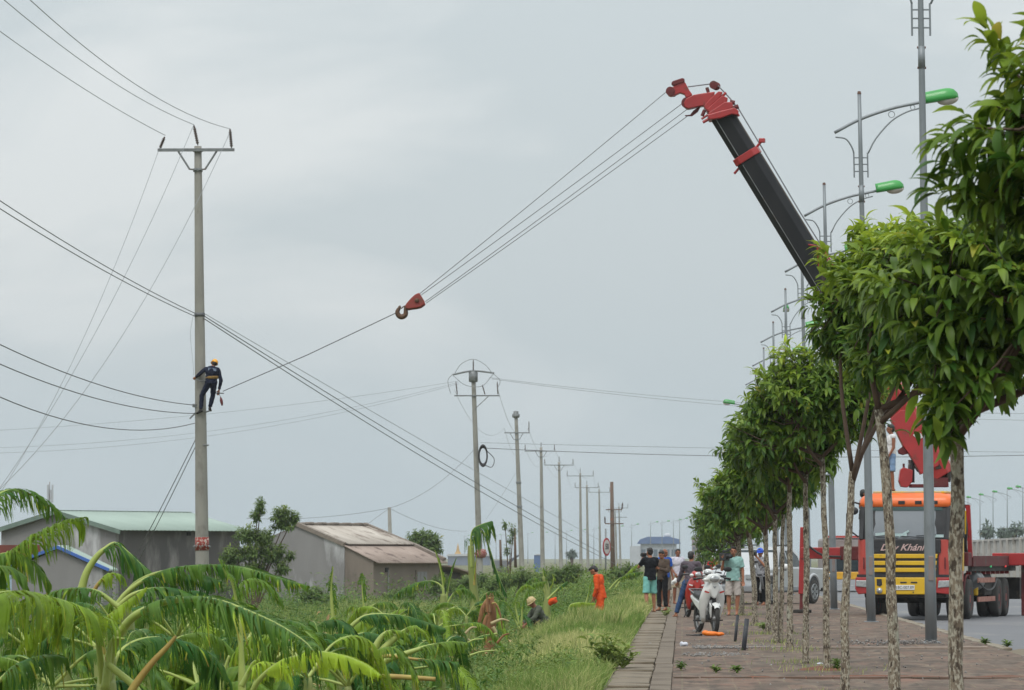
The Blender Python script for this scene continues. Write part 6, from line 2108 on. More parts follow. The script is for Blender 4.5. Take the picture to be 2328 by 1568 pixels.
boom_section(bp(-0.03), bp(0.44), 0.72, 0.56, 'boom_section', m_red, 0.2)
fr = 1 - (358 - 262) / (1058 - 262)
boom_section(bp(0.42), bp(fr), 0.685, 0.52, 'boom_section', m_black, 0.24)
boom_section(bp(fr - 0.01), bp(1.005), 0.6, 0.46, 'boom_section', m_black, 0.24)
boom_section(bp(fr - 0.006), bp(fr + 0.012), 0.74, 0.6, 'boom_collar', m_red, 0.2)
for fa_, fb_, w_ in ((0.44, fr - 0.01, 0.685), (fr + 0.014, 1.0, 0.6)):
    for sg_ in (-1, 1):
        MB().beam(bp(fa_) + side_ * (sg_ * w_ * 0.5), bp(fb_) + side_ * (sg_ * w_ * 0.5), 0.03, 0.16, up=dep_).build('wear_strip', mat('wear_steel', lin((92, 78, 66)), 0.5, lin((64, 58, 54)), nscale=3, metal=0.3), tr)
    MB().beam(bp(fa_) - side_ * (w_ * 0.27) - dep_ * (0.24 * (1 if dep_.y > 0 else -1)), bp(fb_) - side_ * (w_ * 0.27) - dep_ * (0.24 * (1 if dep_.y > 0 else -1)), 0.035, 0.02).build('bevel_highlight', m_steel, tr)  # pale strip stands in for the highlight on the left bevel
cc = bp(fr)
tilt = (side_ * 0.92 + ax_ * 0.30)
MB().tube([cc - tilt * 0.58, cc + tilt * 0.66], 0.035, 8).build('rope_guide', m_red, tr)
MB().box(cc + tilt * 0.6, (0.16, 0.14, 0.12)).build('rope_guide_head', m_red, tr, bev=0.02)
# boom foot, lift cylinder, winch and seat on the column
MB().ell(bp(0.02) + side_ * -0.3, (0.17, 0.3, 0.17), 14, 8).build('pivot_boss', m_redd, tr, smooth=True)


def region(x, y):          # crane-base detail coordinates -> picture coordinates
    return ((2400 + x / 4.9) / 1.2242, (1100 + y / 4.9) / 1.2242)


def plate_poly(pts, y0, y1, name, material, bev=0.015, parent=None):
    """plate of real thickness: outline at depth y0..y1 (metres along the road)"""
    mb = MB()
    fr_ = [into(tr, P(x, y, y0)) for x, y in pts]
    bk_ = [into(tr, P(x, y, y0) + Vector((0, y1 - y0, 0))) for x, y in pts]
    n = len(pts)
    mb.add(fr_ + bk_, [tuple(range(n)), tuple(range(2 * n - 1, n - 1, -1))] + [(i, n + i, n + (i + 1) % n, (i + 1) % n) for i in range(n)])
    return mb.build(name, material, parent or tr, bev=bev)


plate_poly([region(*q) for q in ((385, 320), (520, 200), (700, 200), (800, 380), (960, 640), (1060, 830), (1040, 960), (940, 1000), (800, 1080), (700, 900), (640, 800), (560, 690))], BY - 0.32, BY + 0.32, 'boom_foot', m_red)
plate_poly([region(*q) for q in ((560, 690), (650, 720), (640, 790), (560, 810), (500, 790), (490, 745))], BY - 0.22, BY + 0.22, 'cylinder_lug', m_redd)
plate_poly([region(*q) for q in ((690, 540), (740, 500), (800, 520), (830, 570), (760, 610))], BY - 0.335, BY - 0.322, 'maker_plate', m_white, bev=0.0)
plate_poly([region(*q) for q in ((520, 1010), (560, 980), (690, 1020), (680, 1180), (620, 1255), (530, 1245), (498, 1160))], BY - 0.3, BY + 0.25, 'oil_tank', m_red)
MB().tube([into(tr, P(*region(565, 985), BY)), into(tr, P(*region(563, 930), BY))], 0.03, 8).build('tank_cap', m_redd, tr)
for dx in (640, 672):
    MB().tube([into(tr, P(*region(dx, 1010), BY + 0.1)), into(tr, P(*region(dx, 880), BY + 0.1))], 0.035, 8).build('hydraulic_ram', m_chrome, tr, smooth=True)
MB().tube([into(tr, P(*region(690, 1190), BY)), into(tr, P(*region(688, 880), BY))], 0.045, 8).build('lever_post', m_blackp, tr)
MB().lathe([(0.0, -0.35), (0.2, -0.34), (0.2, -0.3), (0.15, -0.28), (0.15, 0.28), (0.2, 0.3), (0.2, 0.34), (0.0, 0.35)], 16, c=into(tr, P(*region(1020, 1080), BY)), axis='x').build('winch_drum', m_under, tr, smooth=True)
plate_poly([region(*q) for q in ((950, 1120), (1170, 1120), (1180, 1250), (950, 1250))], BY - 0.25, BY + 0.3, 'crane_frame', m_redd)
plate_poly([region(*q) for q in ((1040, 800), (1120, 800), (1090, 1000), (1000, 1010))], BY - 0.3, BY + 0.2, 'motor_cover', m_under)
plate_poly([region(*q) for q in ((1110, 800), (1200, 770), (1200, 830), (1120, 875))], BY - 0.1, BY + 0.1, 'winch_bracket', m_red)
plate_poly([region(*q) for q in ((650, 1210), (940, 1210), (940, 1255), (650, 1255))], BY - 0.25, BY + 0.3, 'crane_frame', m_redd)
MB().tube([into(tr, P(*region(1090, 560), BY)), into(tr, P(*region(1230, 790), BY))], 0.05, 8).build('hydraulic_ram', m_red, tr, smooth=True)
for q0, q1 in (((1060, 640), (1150, 780)), ((940, 980), (1180, 1000)), ((700, 960), (760, 1040)), ((1130, 1020), (1110, 1250))):
    MB().tube([into(tr, P(*region(*q0), BY - 0.2)), into(tr, P(*region(*q1), BY - 0.2))], 0.02, 6).build('hose', m_blackp, tr)
# hoop on the boom
hoop = [into(tr, P(x, y, BY - 0.3)) for x, y in ((1838, 556), (1858, 560), (1875, 572), (1890, 596), (1902, 622))]
hoop2 = [into(tr, P(x, y, BY + 0.3)) for x, y in ((1840, 558), (1858, 564), (1872, 576), (1886, 600), (1897, 626))]
for h_ in (hoop, hoop2):
    MB().tube(curve_pts(h_, 12), 0.022, 6).build('guard_hoop', m_red, tr)
MB().tube([hoop[1], into(tr, P(1862, 612, BY - 0.3))], 0.02, 6).build('guard_stay', m_red, tr)


# boom head: plates and sheaves
def hd(x, y):
    return (1470.3 + x * 0.323, 147.0 + y * 0.323)


def head(poly, y0, y1, name, material=m_red, bev=0.02):
    return plate_poly([hd(*q) for q in poly], BY + y0, BY + y1, name, material, bev)


head([(145, 190), (150, 165), (190, 152), (205, 135), (255, 110), (272, 125), (302, 182), (322, 208), (300, 226), (276, 230), (265, 206), (235, 196), (205, 210), (170, 221), (150, 212)], -0.16, 0.16, 'jib_head')
head([(172, 130), (180, 115), (250, 92), (266, 97), (268, 118), (192, 145)], -0.2, 0.2, 'jib_cap', m_redd)
head([(262, 268), (275, 238), (330, 210), (370, 203), (425, 195), (480, 188), (470, 235), (420, 285), (375, 290), (330, 300), (290, 308), (266, 294)], -0.22, 0.22, 'boom_head')
head([(412, 160), (435, 155), (445, 190), (425, 200)], -0.1, 0.1, 'pulley_bracket', m_redd)
head([(330, 320), (385, 285), (360, 330), (320, 360), (268, 360), (270, 354), (305, 352)], -0.05, 0.05, 'hook_stop', m_redd, 0.005)
for x_, y_, r_, nm in ((176, 190, 0.12, 'sheave'), (293, 272, 0.15, 'sheave'), (480, 146, 0.11, 'sheave')):
    c_ = into(tr, P(*hd(x_, y_), BY))
    MB().lathe([(r_ * 0.3, -0.19), (r_, -0.185), (r_, -0.12), (r_ * 0.75, -0.08), (r_ * 0.75, 0.08), (r_, 0.12), (r_, 0.185), (r_ * 0.3, 0.19)], 18, c=c_, axis='y').build(nm, m_redd, tr)
for k, (poly, a_, b_) in enumerate((
        (((400, 292), (445, 240), (505, 186), (535, 190), (520, 225), (450, 290), (430, 335)), -0.30, 0.30),
        (((425, 310), (530, 215), (572, 232), (560, 275), (440, 340)), -0.34, 0.34),
        (((430, 340), (550, 260), (600, 262), (612, 300), (560, 318), (440, 358)), -0.38, 0.38),
        (((425, 352), (500, 330), (615, 300), (648, 322), (645, 352), (600, 345), (520, 374), (440, 384)), -0.42, 0.42))):
    head(list(poly), a_, b_, 'head_plate', m_red)
for (a, b, r_) in (((395, 405), (450, 375), 0.04), ((385, 382), (430, 352), 0.03), ((390, 360), (408, 318), 0.05), ((530, 225), (558, 195), 0.035), ((585, 262), (620, 268), 0.06), ((610, 305), (646, 292), 0.06), ((640, 345), (650, 362), 0.03)):
    MB().tube([into(tr, P(*hd(*a), BY - 0.2)), into(tr, P(*hd(*b), BY - 0.2))], r_, 8).build('lever', m_redd if r_ > 0.04 else m_red, tr)
# rope along the boom back
ropep = [hd(290, 155), hd(460, 133), hd(505, 150), hd(590, 240), hd(650, 315), hd(830, 615), hd(1075, 1030), hd(1240, 1290)]
MB().tube([into(tr, P(x, y, BY)) for x, y in ropep], 0.0165, 6).build('hoist_rope', m_rope, tr)

# ---- hook block and the falls of rope
HY = 117.5


def hk(x, y):
    return (857.7 + x * 0.08335, 620.8 + y * 0.08335)


hbp = P(*hk(1000, 800), HY)
hb = thing('hook_block', 'red crane hook block with dark rusty hook pulling a wire in mid air', 'crane hook', hbp)


def hplate(poly, y0, y1, name, material, bev=0.02):
    mb = MB()
    f_ = [P(*hk(*q), HY) - hbp + Vector((0, y0, 0)) for q in poly]
    b_ = [P(*hk(*q), HY) - hbp + Vector((0, y1, 0)) for q in poly]
    n = len(poly)
    mb.add(f_ + b_, [tuple(range(n)), tuple(range(2 * n - 1, n - 1, -1))] + [(i, n + i, n + (i + 1) % n, (i + 1) % n) for i in range(n)])
    return mb.build(name, material, hb, bev=bev)


body_poly = [(770, 880), (800, 830), (920, 690), (1030, 590), (1120, 545), (1160, 550), (1200, 610), (1290, 760), (1315, 830), (1200, 920), (1080, 950), (950, 965), (850, 985), (790, 960)]
m_hook = mat('rusty_hook', lin((78, 62, 52)), 0.6, lin((104, 72, 50)), nscale=12, metal=0.3)
m_blockred = mat('block_red', lin((150, 56, 52)), 0.5, lin((128, 58, 46)), nscale=6, dirt=lin((104, 72, 60)), dscale=7)
hplate(body_poly, -0.13, -0.09, 'cheek_plate', m_blockred)
hplate([(x, y + 28) for x, y in body_poly], 0.09, 0.13, 'cheek_plate', m_blockred)
hplate([(x * 0.9 + 100, y * 0.9 + 98) for x, y in body_poly], -0.085, 0.085, 'sheave_guard', m_under)
c_ = P(*hk(1090, 750), HY) - hbp
MB().lathe([(0.05, -0.18), (0.06, -0.16), (0.06, 0.16), (0.05, 0.18)], 14, c=c_, axis='y').build('axle_pin', m_hook, hb, smooth=True)
hkp = [(775, 880), (775, 980), (780, 1060), (770, 1130), (720, 1175), (655, 1190), (590, 1160), (555, 1100), (555, 1030), (590, 970), (612, 920), (620, 878)]
hp = curve_pts([P(*hk(*q), HY) - hbp for q in hkp], 30)
rad = [0.03 + 0.042 * math.sin(PI * min(1, 0.12 + 0.86 * i / 30)) ** 1.2 for i in range(31)]
rad[-1] = 0.012
rad[-2] = 0.02
MB().tube(hp, rad, 10).build('hook', m_hook, hb, smooth=True)
MB().tube([P(*hk(760, 900), HY) - hbp, P(*hk(700, 920), HY) - hbp, P(*hk(655, 968), HY) - hbp], 0.016, 6).build('safety_latch', m_hook, hb)
falls = [((hd(140, 190)), hk(1165, 560), -0.06), ((hd(262, 262)), hk(1200, 590), 0.05), ((hd(290, 310)), hk(1310, 780), -0.05), ((hd(300, 350)), hk(1330, 812), 0.06)]
for k, (a, b, dy) in enumerate(falls):
    wire('hoist_cable', ('topmost', 'second', 'third', 'lowest')[k] + ' of the four hoist cables between boom head and hook block', sag_pts(P(*a, BY) + Vector((0, dy, 0)), P(*b, HY) + Vector((0, dy, 0)), 0.03, 10), 0.0135, m_rope, 'cable', 'hoist cables of the crane')
wire('pulled_wire', 'taut wire from the crane hook to the lineman\'s hand', [P(*hk(560, 1060), HY), P(*hk(-4000, 2900), HY + 6) if False else P(700, 806, 121.5), P(507, 889, YP - 0.6)], 0.0165, m_cable, 'wire')
# ================================================================== silver pickup
PY = 137.0
m_silver = mat('silver_paint', lin((190, 192, 194)), 0.35, lin((178, 180, 182)), nscale=1, metal=0.35, coat=0.5)
m_silver2 = mat('silver_paint_lower', lin((150, 152, 156)), 0.4, lin((138, 140, 144)), nscale=1, metal=0.3)
m_alloy = mat('alloy_wheel', lin((170, 172, 174)), 0.3, lin((140, 142, 144)), nscale=4, metal=0.6)
pp = P(1663, 1373, PY)
pu = thing('pickup_truck', 'silver double-cab pickup parked on the pavement behind the trees', 'pickup', (pp.x, PY, 0.0), math.radians(-26))
pw = 0.9
# side outline (y along the car, 0 = nose), extruded across
low = [(0.0, 0.5), (0.05, 0.95), (0.25, 1.06), (1.35, 1.14), (3.35, 1.16), (5.1, 1.12), (5.15, 0.55), (4.6, 0.42), (0.3, 0.36)]
MB().prism(low, -pw, pw, 'x').build('body', m_silver, pu, bev=0.05, seg=3)
cabp = [(1.25, 1.12), (2.0, 1.72), (2.35, 1.8), (3.1, 1.8), (3.42, 1.6), (3.5, 1.13)]
cb = MB()
vs_ = []
for sx, k in ((-1, 1), (1, 1)):
    for (y, z) in cabp:
        vs_.append((sx * (pw - 0.02 - 0.26 * max(0, (z - 1.12) / 0.7)), y, z))
n = len(cabp)
cb.add(vs_, [tuple(range(n)), tuple(range(2 * n - 1, n - 1, -1))] + [(i, n + i, n + (i + 1) % n, (i + 1) % n) for i in range(n)])
cb.build('cab', m_silver, pu, bev=0.05, seg=3)


def on_side(sx, y, z, off=0.012):
    return (sx * (pw - 0.02 - 0.26 * max(0, (z - 1.12) / 0.7) + off), y, z)


for sx in (-1, 1):
    for poly in (((1.62, 1.18), (2.08, 1.62), (2.4, 1.68), (2.42, 1.18)), ((2.5, 1.18), (2.5, 1.68), (3.02, 1.68), (3.28, 1.5), (3.32, 1.18))):
        MB().add([on_side(sx, *q) for q in poly] + [on_side(sx, *q, off=-0.02) for q in poly], [tuple(range(len(poly)))] + [(i, len(poly) + i, len(poly) + (i + 1) % len(poly), (i + 1) % len(poly)) for i in range(len(poly))]).build('side_window', m_glassd, pu)
    mm = MB().ell((sx * (pw + 0.17), 1.68, 1.17), (0.13, 0.07, 0.095), 12, 8).build('mirror', m_white, pu, smooth=True)
    MB().box((sx * (pw + 0.08), 1.7, 1.08), (0.22, 0.06, 0.05)).build('mirror_foot', m_blackp, mm)
    for y_ in (2.05, 3.0):
        MB().box((sx * (pw + 0.012), y_ + 0.28, 0.98), (0.03, 0.2, 0.04)).build('door_handle', m_white, pu, bev=0.01)
    MB().box((sx * (pw + 0.004), 2.46, 0.8), (0.012, 0.014, 0.6)).build('door_gap', m_blackp, pu)
    MB().box((sx * (pw + 0.004), 3.44, 0.85), (0.012, 0.014, 0.5)).build('door_gap', m_blackp, pu)
    MB().box((sx * (pw + 0.06), 2.4, 0.4), (0.16, 2.2, 0.06)).build('side_step', m_blackp, pu, bev=0.015)
    MB().box((sx * (pw - 0.02), 2.4, 0.48), (0.1, 2.3, 0.14)).build('sill', m_silver2, pu, bev=0.02)
    MB().torus((sx * (pw - 0.02), 4.2, 0.46), 0.46, 0.06, 18, 8, axis='x', a0=-0.05, a1=PI + 0.05).build('wheel_arch', m_silver, pu, smooth=True)
    MB().torus((sx * (pw - 0.02), 0.98, 0.46), 0.46, 0.06, 18, 8, axis='x', a0=-0.05, a1=PI + 0.05).build('wheel_arch', m_silver, pu, smooth=True)
    MB().lathe([(0.45, -0.02), (0.45, 0.008)], 22, c=(sx * pw, 4.2, 0.46), axis='x').build('wheel_well', m_blackp, pu)
    MB().lathe([(0.45, -0.02), (0.45, 0.008)], 22, c=(sx * pw, 0.98, 0.46), axis='x').build('wheel_well', m_blackp, pu)
    MB().box((sx * 0.68, 0.03, 0.86), (0.4, 0.1, 0.17)).build('headlight', m_chrome, pu, bev=0.03)
MB().add([(-0.76, 1.33, 1.16), (0.76, 1.33, 1.16), (0.62, 1.97, 1.7), (-0.62, 1.97, 1.7)], [(0, 1, 2, 3)]).build('windscreen', m_glassd, pu)
MB().box((0, 0.0, 0.78), (0.8, 0.06, 0.26)).build('grille', m_blackp, pu, bev=0.02)
MB().box((0, -0.03, 0.5), (1.7, 0.2, 0.24)).build('bumper', m_silver2, pu, bev=0.05)
for sx in (-1, 1):
    MB().tube([(sx * 0.6, 2.1, 1.84), (sx * 0.6, 3.1, 1.86)], 0.02, 6).build('roof_rail', m_blackp, pu)
MB().box((0, 4.3, 1.13), (1.5, 1.5, 0.02)).build('bed_liner', m_blackp, pu)
for y_ in (0.98, 4.2):
    for sx in (-1, 1):
        w_ = wheel(pu, 'wheel', (sx * (pw - 0.08), y_, 0.38), 0.38, 0.25, m_blackp)
        mb = MB()
        for k in range(6):
            a = 2 * PI * k / 6
            for da in (-0.14, 0.14):
                mb.beam((sx * 0.105, 0.03 * math.cos(a), 0.03 * math.sin(a)), (sx * 0.115, 0.235 * math.cos(a + da), 0.235 * math.sin(a + da)), 0.03, 0.04)
        mb.torus((sx * 0.11, 0, 0), 0.24, 0.02, 22, 6, axis='x')
        mb.build('alloy_spokes', m_alloy, w_)
# yellow bus far down the road
m_busy = mat('bus_yellow', lin((226, 170, 40)), 0.5)
bp0 = P(1938, 1300, 205)
bu = thing('bus', 'yellow and grey bus on the road, glimpsed just left of the crane truck', 'bus', (bp0.x - 0.2, 205, -0.13))
MB().box((0, 4, 1.55), (2.3, 8, 1.9)).build('body', mat('bus_grey', lin((150, 146, 146)), 0.5, lin((130, 110, 106)), nscale=2), bu, bev=0.12)
MB().box((0, -0.01, 1.35), (2.2, 0.1, 0.75)).build('windscreen', m_glassd, bu, bev=0.03)
MB().box((0, -0.03, 1.9), (2.25, 0.12, 0.3)).build('brow', m_busy, bu, bev=0.03)
MB().box((0, -0.02, 0.75), (2.25, 0.14, 0.35)).build('bumper', m_busy, bu, bev=0.04)
MB().box((0, 0.1, 2.56), (2.1, 0.3, 0.1)).build('sign_box', m_salmon, bu)
for sx in (-1, 1):
    for y_ in (1.5, 6.4):
        wheel(bu, 'wheel', (sx * 1.0, y_, 0.45), 0.45, 0.26, m_steel)
    MB().ell((sx * 0.85, -0.08, 0.78), (0.13, 0.05, 0.1), 10, 6).build('headlight', m_chrome, bu, smooth=True)

# ================================================================== motorbikes
m_bk_white = mat('bike_white', lin((226, 226, 224)), 0.3, lin((212, 212, 210)), nscale=3, coat=0.5)
m_bk_red = mat('bike_red', lin((184, 52, 44)), 0.3, lin((162, 44, 40)), nscale=3, coat=0.5)
m_bk_grey = mat('bike_grey', lin((150, 152, 156)), 0.35, lin((126, 128, 132)), nscale=3, coat=0.3)
m_seat = mat('seat_vinyl', lin((34, 34, 36)), 0.6, lin((44, 44, 46)), nscale=6)
m_alu = mat('cast_alloy', lin((150, 150, 150)), 0.45, lin((110, 110, 110)), nscale=6, metal=0.5)
m_amber = mat('amber_lens', lin((214, 120, 40)), 0.2)


def motorbike(label, loc, rotz, paint, steer=0.0, box=True, rack=False, group='parked motorbikes'):
    """step-through motorbike, front towards -y, on its stand"""
    t = thing('motorbike', label, 'motorbike', loc, rotz, group)
    fw, rw = Vector((0, -0.62, 0.28)), Vector((0, 0.6, 0.28))
    S = Matrix.Translation((0, -0.36, 0)) @ Matrix.Rotation(steer, 4, 'Z') @ Matrix.Translation((0, 0.36, 0))

    def st(mb):
        mb.v = [tuple(S @ Vector(v)) for v in mb.v]
        return mb
    for c, nm, sv in ((fw, 'front', True), (rw, 'rear', False)):
        wt_ = bpy.data.objects.new('wheel', None)
        COL.objects.link(wt_)
        wt_.parent = t
        f_ = st if sv else (lambda m: m)
        f_(MB().torus(c, 0.24, 0.042, 30, 10, axis='x')).build('tyre', m_tyre, wt_, smooth=True)
        f_(MB().torus(c, 0.2, 0.016, 28, 6, axis='x')).build('rim', m_alu, wt_, smooth=True)
        mb = MB()
        for k in range(14):
            a = 2 * PI * k / 14
            mb.tube([c + Vector((0.02 * (-1) ** k, 0.03 * math.cos(a), 0.03 * math.sin(a))), c + Vector((0, 0.2 * math.cos(a), 0.2 * math.sin(a)))], 0.004, 4)
        f_(mb).build('spokes', m_alu, wt_)
        f_(MB().lathe([(0.03, -0.06), (0.055, -0.04), (0.055, 0.04), (0.03, 0.06)], 14, c=c, axis='x')).build('hub', m_alu, wt_, smooth=True)
    # fork and front mudguard
    for sx in (-1, 1):
        st(MB().tube([(sx * 0.075, -0.62, 0.28), (sx * 0.075, -0.5, 0.62)], [0.03, 0.034], 10)).build('fork_leg', m_alu, t, smooth=True)
    mg = MB()
    vs_, fs_ = [], []
    for i in range(15):
        a = PI * (0.24 + 0.62 * i / 14)
        w = 0.075 if 2 < i < 12 else 0.05
        for j in range(5):
            u = j / 4 * 2 - 1
            rr = 0.315 - 0.035 * u * u
            vs_.append((u * w, -0.62 - rr * math.cos(a), 0.28 + rr * math.sin(a)))
    for i in range(14):
        for j in range(4):
            b = i * 5 + j
            fs_.append((b, b + 1, b + 6, b + 5))
    st(mg.add(vs_, fs_)).build('front_mudguard', paint, t, smooth=True)
    for sx in (-1, 1):
        st(MB().prism([(-0.72, 0.52), (-0.5, 0.6), (-0.46, 0.42), (-0.6, 0.3), (-0.64, 0.3)], sx * 0.078, sx * 0.1, 'x')).build('fork_cover', paint, t, bev=0.01)
    # leg shields: two curved wings joined at the top by the nose
    for sx in (-1, 1):
        rows = [(0.98, 0.03, 0.10, -0.40), (0.90, 0.02, 0.16, -0.45), (0.78, 0.04, 0.205, -0.45), (0.66, 0.075, 0.225, -0.40), (0.54, 0.105, 0.225, -0.36), (0.42, 0.12, 0.205, -0.32), (0.31, 0.12, 0.18, -0.27), (0.2, 0.115, 0.14, -0.24)]
        vs_, fs_ = [], []
        for (z, xi, xo, y) in rows:
            for j in range(5):
                u = j / 4
                vs_.append((sx * (xi + (xo * 1.14 - xi) * u), y + 0.10 * u * u, z))
        nr = len(rows)
        for i in range(nr - 1):
            for j in range(4):
                b = i * 5 + j
                fs_.append((b, b + 1, b + 6, b + 5))
        o = MB().add(vs_, fs_).build('leg_shield', paint, t, smooth=True)
        md = o.modifiers.new('thick', 'SOLIDIFY')
        md.thickness = 0.022
    MB().prism([(-0.075, 0.985), (0.075, 0.985), (0.1, 0.84), (0.05, 0.7), (0.0, 0.655), (-0.05, 0.7), (-0.1, 0.84)], -0.49, -0.38, 'y').build('nose', paint, t, bev=0.03)
    MB().prism([(-0.035, 0.9), (0.035, 0.9), (0.0, 0.855)], -0.5, -0.48, 'y').build('emblem', m_bk_grey, t)
    MB().box((0, -0.28, 0.55), (0.16, 0.12, 0.6)).build('inner_tunnel', m_blackp, t, bev=0.03)
    for sx in (-1, 1):
        MB().prism([(sx * 0.10, 0.79), (sx * 0.19, 0.82), (sx * 0.205, 0.79), (sx * 0.12, 0.765)], -0.475, -0.455, 'y').build('decal', m_bk_red if paint is m_bk_white else m_bk_white, t)
    # handlebar cowl with headlight and indicators
    st(MB().ell((0, -0.42, 1.05), (0.15, 0.12, 0.10), 18, 10)).build('handlebar_cowl', paint, t, smooth=True)
    st(MB().ell((0, -0.51, 1.045), (0.095, 0.05, 0.068), 16, 8)).build('headlight', m_chrome, t, smooth=True)
    for sx in (-1, 1):
        st(MB().ell((sx * 0.15, -0.45, 1.03), (0.06, 0.05, 0.04), 12, 8)).build('indicator', m_white if sx < 0 else m_chrome, t, smooth=True)
        st(MB().tube([(sx * 0.12, -0.38, 1.06), (sx * 0.24, -0.34, 1.06), (sx * 0.34, -0.28, 1.04)], 0.016, 8)).build('handlebar', m_blackp, t)
        st(MB().tube([(sx * 0.25, -0.335, 1.06), (sx * 0.36, -0.27, 1.035)], 0.022, 10)).build('grip', m_rubber, t, smooth=True)
        st(MB().tube([(sx * 0.2, -0.42, 1.075), (sx * 0.34, -0.38, 1.06)], 0.008, 6)).build('brake_lever', m_alu, t)
        st(MB().tube([(sx * 0.2, -0.37, 1.07), (sx * 0.25, -0.36, 1.2)], 0.008, 6)).build('mirror_stem', m_blackp, t)
        st(MB().ell((sx * 0.29, -0.37, 1.23), (0.085, 0.018, 0.05), 14, 8)).build('mirror', m_blackp, t, smooth=True)
    # body: tunnel, seat, side covers, engine, exhaust, rear
    MB().prism([(-0.25, 0.45), (0.0, 0.5), (0.25, 0.62), (0.85, 0.74), (0.86, 0.66), (0.5, 0.5), (0.1, 0.36), (-0.22, 0.34)], -0.11, 0.11, 'x').build('side_cover', paint, t, bev=0.035)
    MB().prism([(0.05, 0.66), (0.2, 0.74), (0.5, 0.76), (0.78, 0.82), (0.82, 0.76), (0.5, 0.68), (0.2, 0.62)], -0.125, 0.125, 'x').build('seat', m_seat, t, bev=0.035)
    MB().box((0, 0.0, 0.3), (0.2, 0.34, 0.2)).build('engine', m_alu, t, bev=0.04)
    MB().tube(curve_pts([(0.1, -0.1, 0.26), (0.13, 0.1, 0.2), (0.15, 0.3, 0.24), (0.16, 0.62, 0.34)], 12), [0.018] * 6 + [0.04] * 7, 10).build('exhaust', m_alu, t, smooth=True)
    MB().prism([(0.6, 0.3), (0.62, 0.62), (0.92, 0.58), (0.96, 0.42), (0.9, 0.5), (0.66, 0.54)], -0.07, 0.07, 'x').build('rear_mudguard', m_blackp, t, bev=0.01)
    MB().box((0, 0.9, 0.72), (0.16, 0.08, 0.09)).build('tail_lamp', m_bk_red, t, bev=0.02)
    MB().tube([(-0.13, 0.5, 0.76), (-0.13, 0.85, 0.84), (0.13, 0.85, 0.84), (0.13, 0.5, 0.76)], 0.013, 6).build('grab_rail', m_alu, t)
    for sx in (-1, 1):
        MB().tube([(sx * 0.06, 0.1, 0.26), (sx * 0.2, 0.14, 0.0)], 0.014, 6).build('centre_stand', m_blackp, t)
        MB().tube([(sx * 0.1, 0.0, 0.23), (sx * 0.3, -0.02, 0.24)], 0.013, 6).build('foot_rest', m_rubber, t)
    MB().box((0.0, 0.2, 0.44), (0.17, 0.5, 0.16)).build('frame', m_blackp, t, bev=0.03)
    if box:
        MB().prism([(-0.17, 0.3), (-0.08, 0.34), (0.1, 0.3), (0.1, 0.17), (-0.14, 0.18)], -0.135, -0.12, 'x').build('chain_case', m_bk_grey, t, bev=0.01)
    return t


wbp = G(1607, 1439)
motorbike('white step-through motorbike facing us on the pavement', (wbp.x + 0.02, wbp.y + 0.62, 0.0), math.radians(16), m_bk_white, steer=math.radians(-6))
rbp = G(1574, 1404)
motorbike('red motorbike behind the white one, under the seated man', (rbp.x + 0.02, rbp.y + 0.5, 0.0), math.radians(12), m_bk_red, steer=math.radians(10))
wb2 = G(1625, 1395)
motorbike('second white motorbike half hidden behind the nearer white one', (wb2.x - 0.05, wb2.y + 6.0, 0.0), math.radians(-14), m_bk_white, steer=0.2, group='parked motorbikes')
# ================================================================== people
def cap(mb, a, b, ra, rb, n=14):
    """capsule tapering from ra to rb"""
    a, b = Vector(a), Vector(b)
    d = b - a
    if d.length < 1e-5:
        d = Vector((0, 0, 1e-3))
    t = d.normalized()
    pts, rr = [], []
    for k in range(4):
        q = math.radians(8 + 82 * k / 3)
        pts.append(a - t * ra * math.cos(q))
        rr.append(ra * math.sin(q))
    for k in range(1, 4):
        pts.append(a + d * (k / 4))
        rr.append(ra + (rb - ra) * k / 4)
    for k in range(4):
        q = math.radians(90 - 82 * k / 3)
        pts.append(b + t * rb * math.cos(q))
        rr.append(rb * math.sin(q))
    mb.tube(pts, rr, n)


def flat_tube(mb, pts, rr, n=16):
    mb.tube(curve_pts(pts, 10), [rr[0] + (rr[1] - rr[0]) * min(1, k / 5) if k <= 5 else rr[1] + (rr[2] - rr[1]) * (k - 5) / 5 for k in range(11)], n)


def remeshed(mb, name, material, parent, voxel, smooth=4, ratio=None, wrinkle=0.0, seed=0):
    me = bpy.data.meshes.new(name)
    me.from_pydata(mb.v, [], mb.f)
    tmp = bpy.data.objects.new('tmp', me)
    COL.objects.link(tmp)
    md = tmp.modifiers.new('r', 'REMESH')
    md.mode = 'VOXEL'
    md.voxel_size = voxel
    sm = tmp.modifiers.new('s', 'SMOOTH')
    sm.factor = 0.5
    sm.iterations = smooth
    if ratio:
        dc = tmp.modifiers.new('d', 'DECIMATE')
        dc.ratio = ratio
    dg = bpy.context.evaluated_depsgraph_get()
    out = bpy.data.meshes.new_from_object(tmp.evaluated_get(dg))
    bpy.data.objects.remove(tmp)
    bpy.data.meshes.remove(me)
    out.name = name
    if wrinkle:
        co = np.zeros(len(out.vertices) * 3, dtype=np.float32)
        nr = np.zeros(len(out.vertices) * 3, dtype=np.float32)
        out.vertices.foreach_get('co', co)
        out.vertices.foreach_get('normal', nr)
        c = co.reshape(-1, 3)
        w = np.sin(c[:, 2] * 38 + 3 * np.sin(c[:, 0] * 17 + seed) + seed) * 0.5 + np.sin(c[:, 2] * 71 - c[:, 0] * 43 + seed * 2) * 0.3 + np.sin(c[:, 0] * 52 + c[:, 1] * 40) * 0.25
        c = c + nr.reshape(-1, 3) * (w * wrinkle)[:, None]
        out.vertices.foreach_set('co', c.ravel())
    out.polygons.foreach_set('use_smooth', [True] * len(out.polygons))
    out.materials.clear()
    return link(name, out, material, parent)


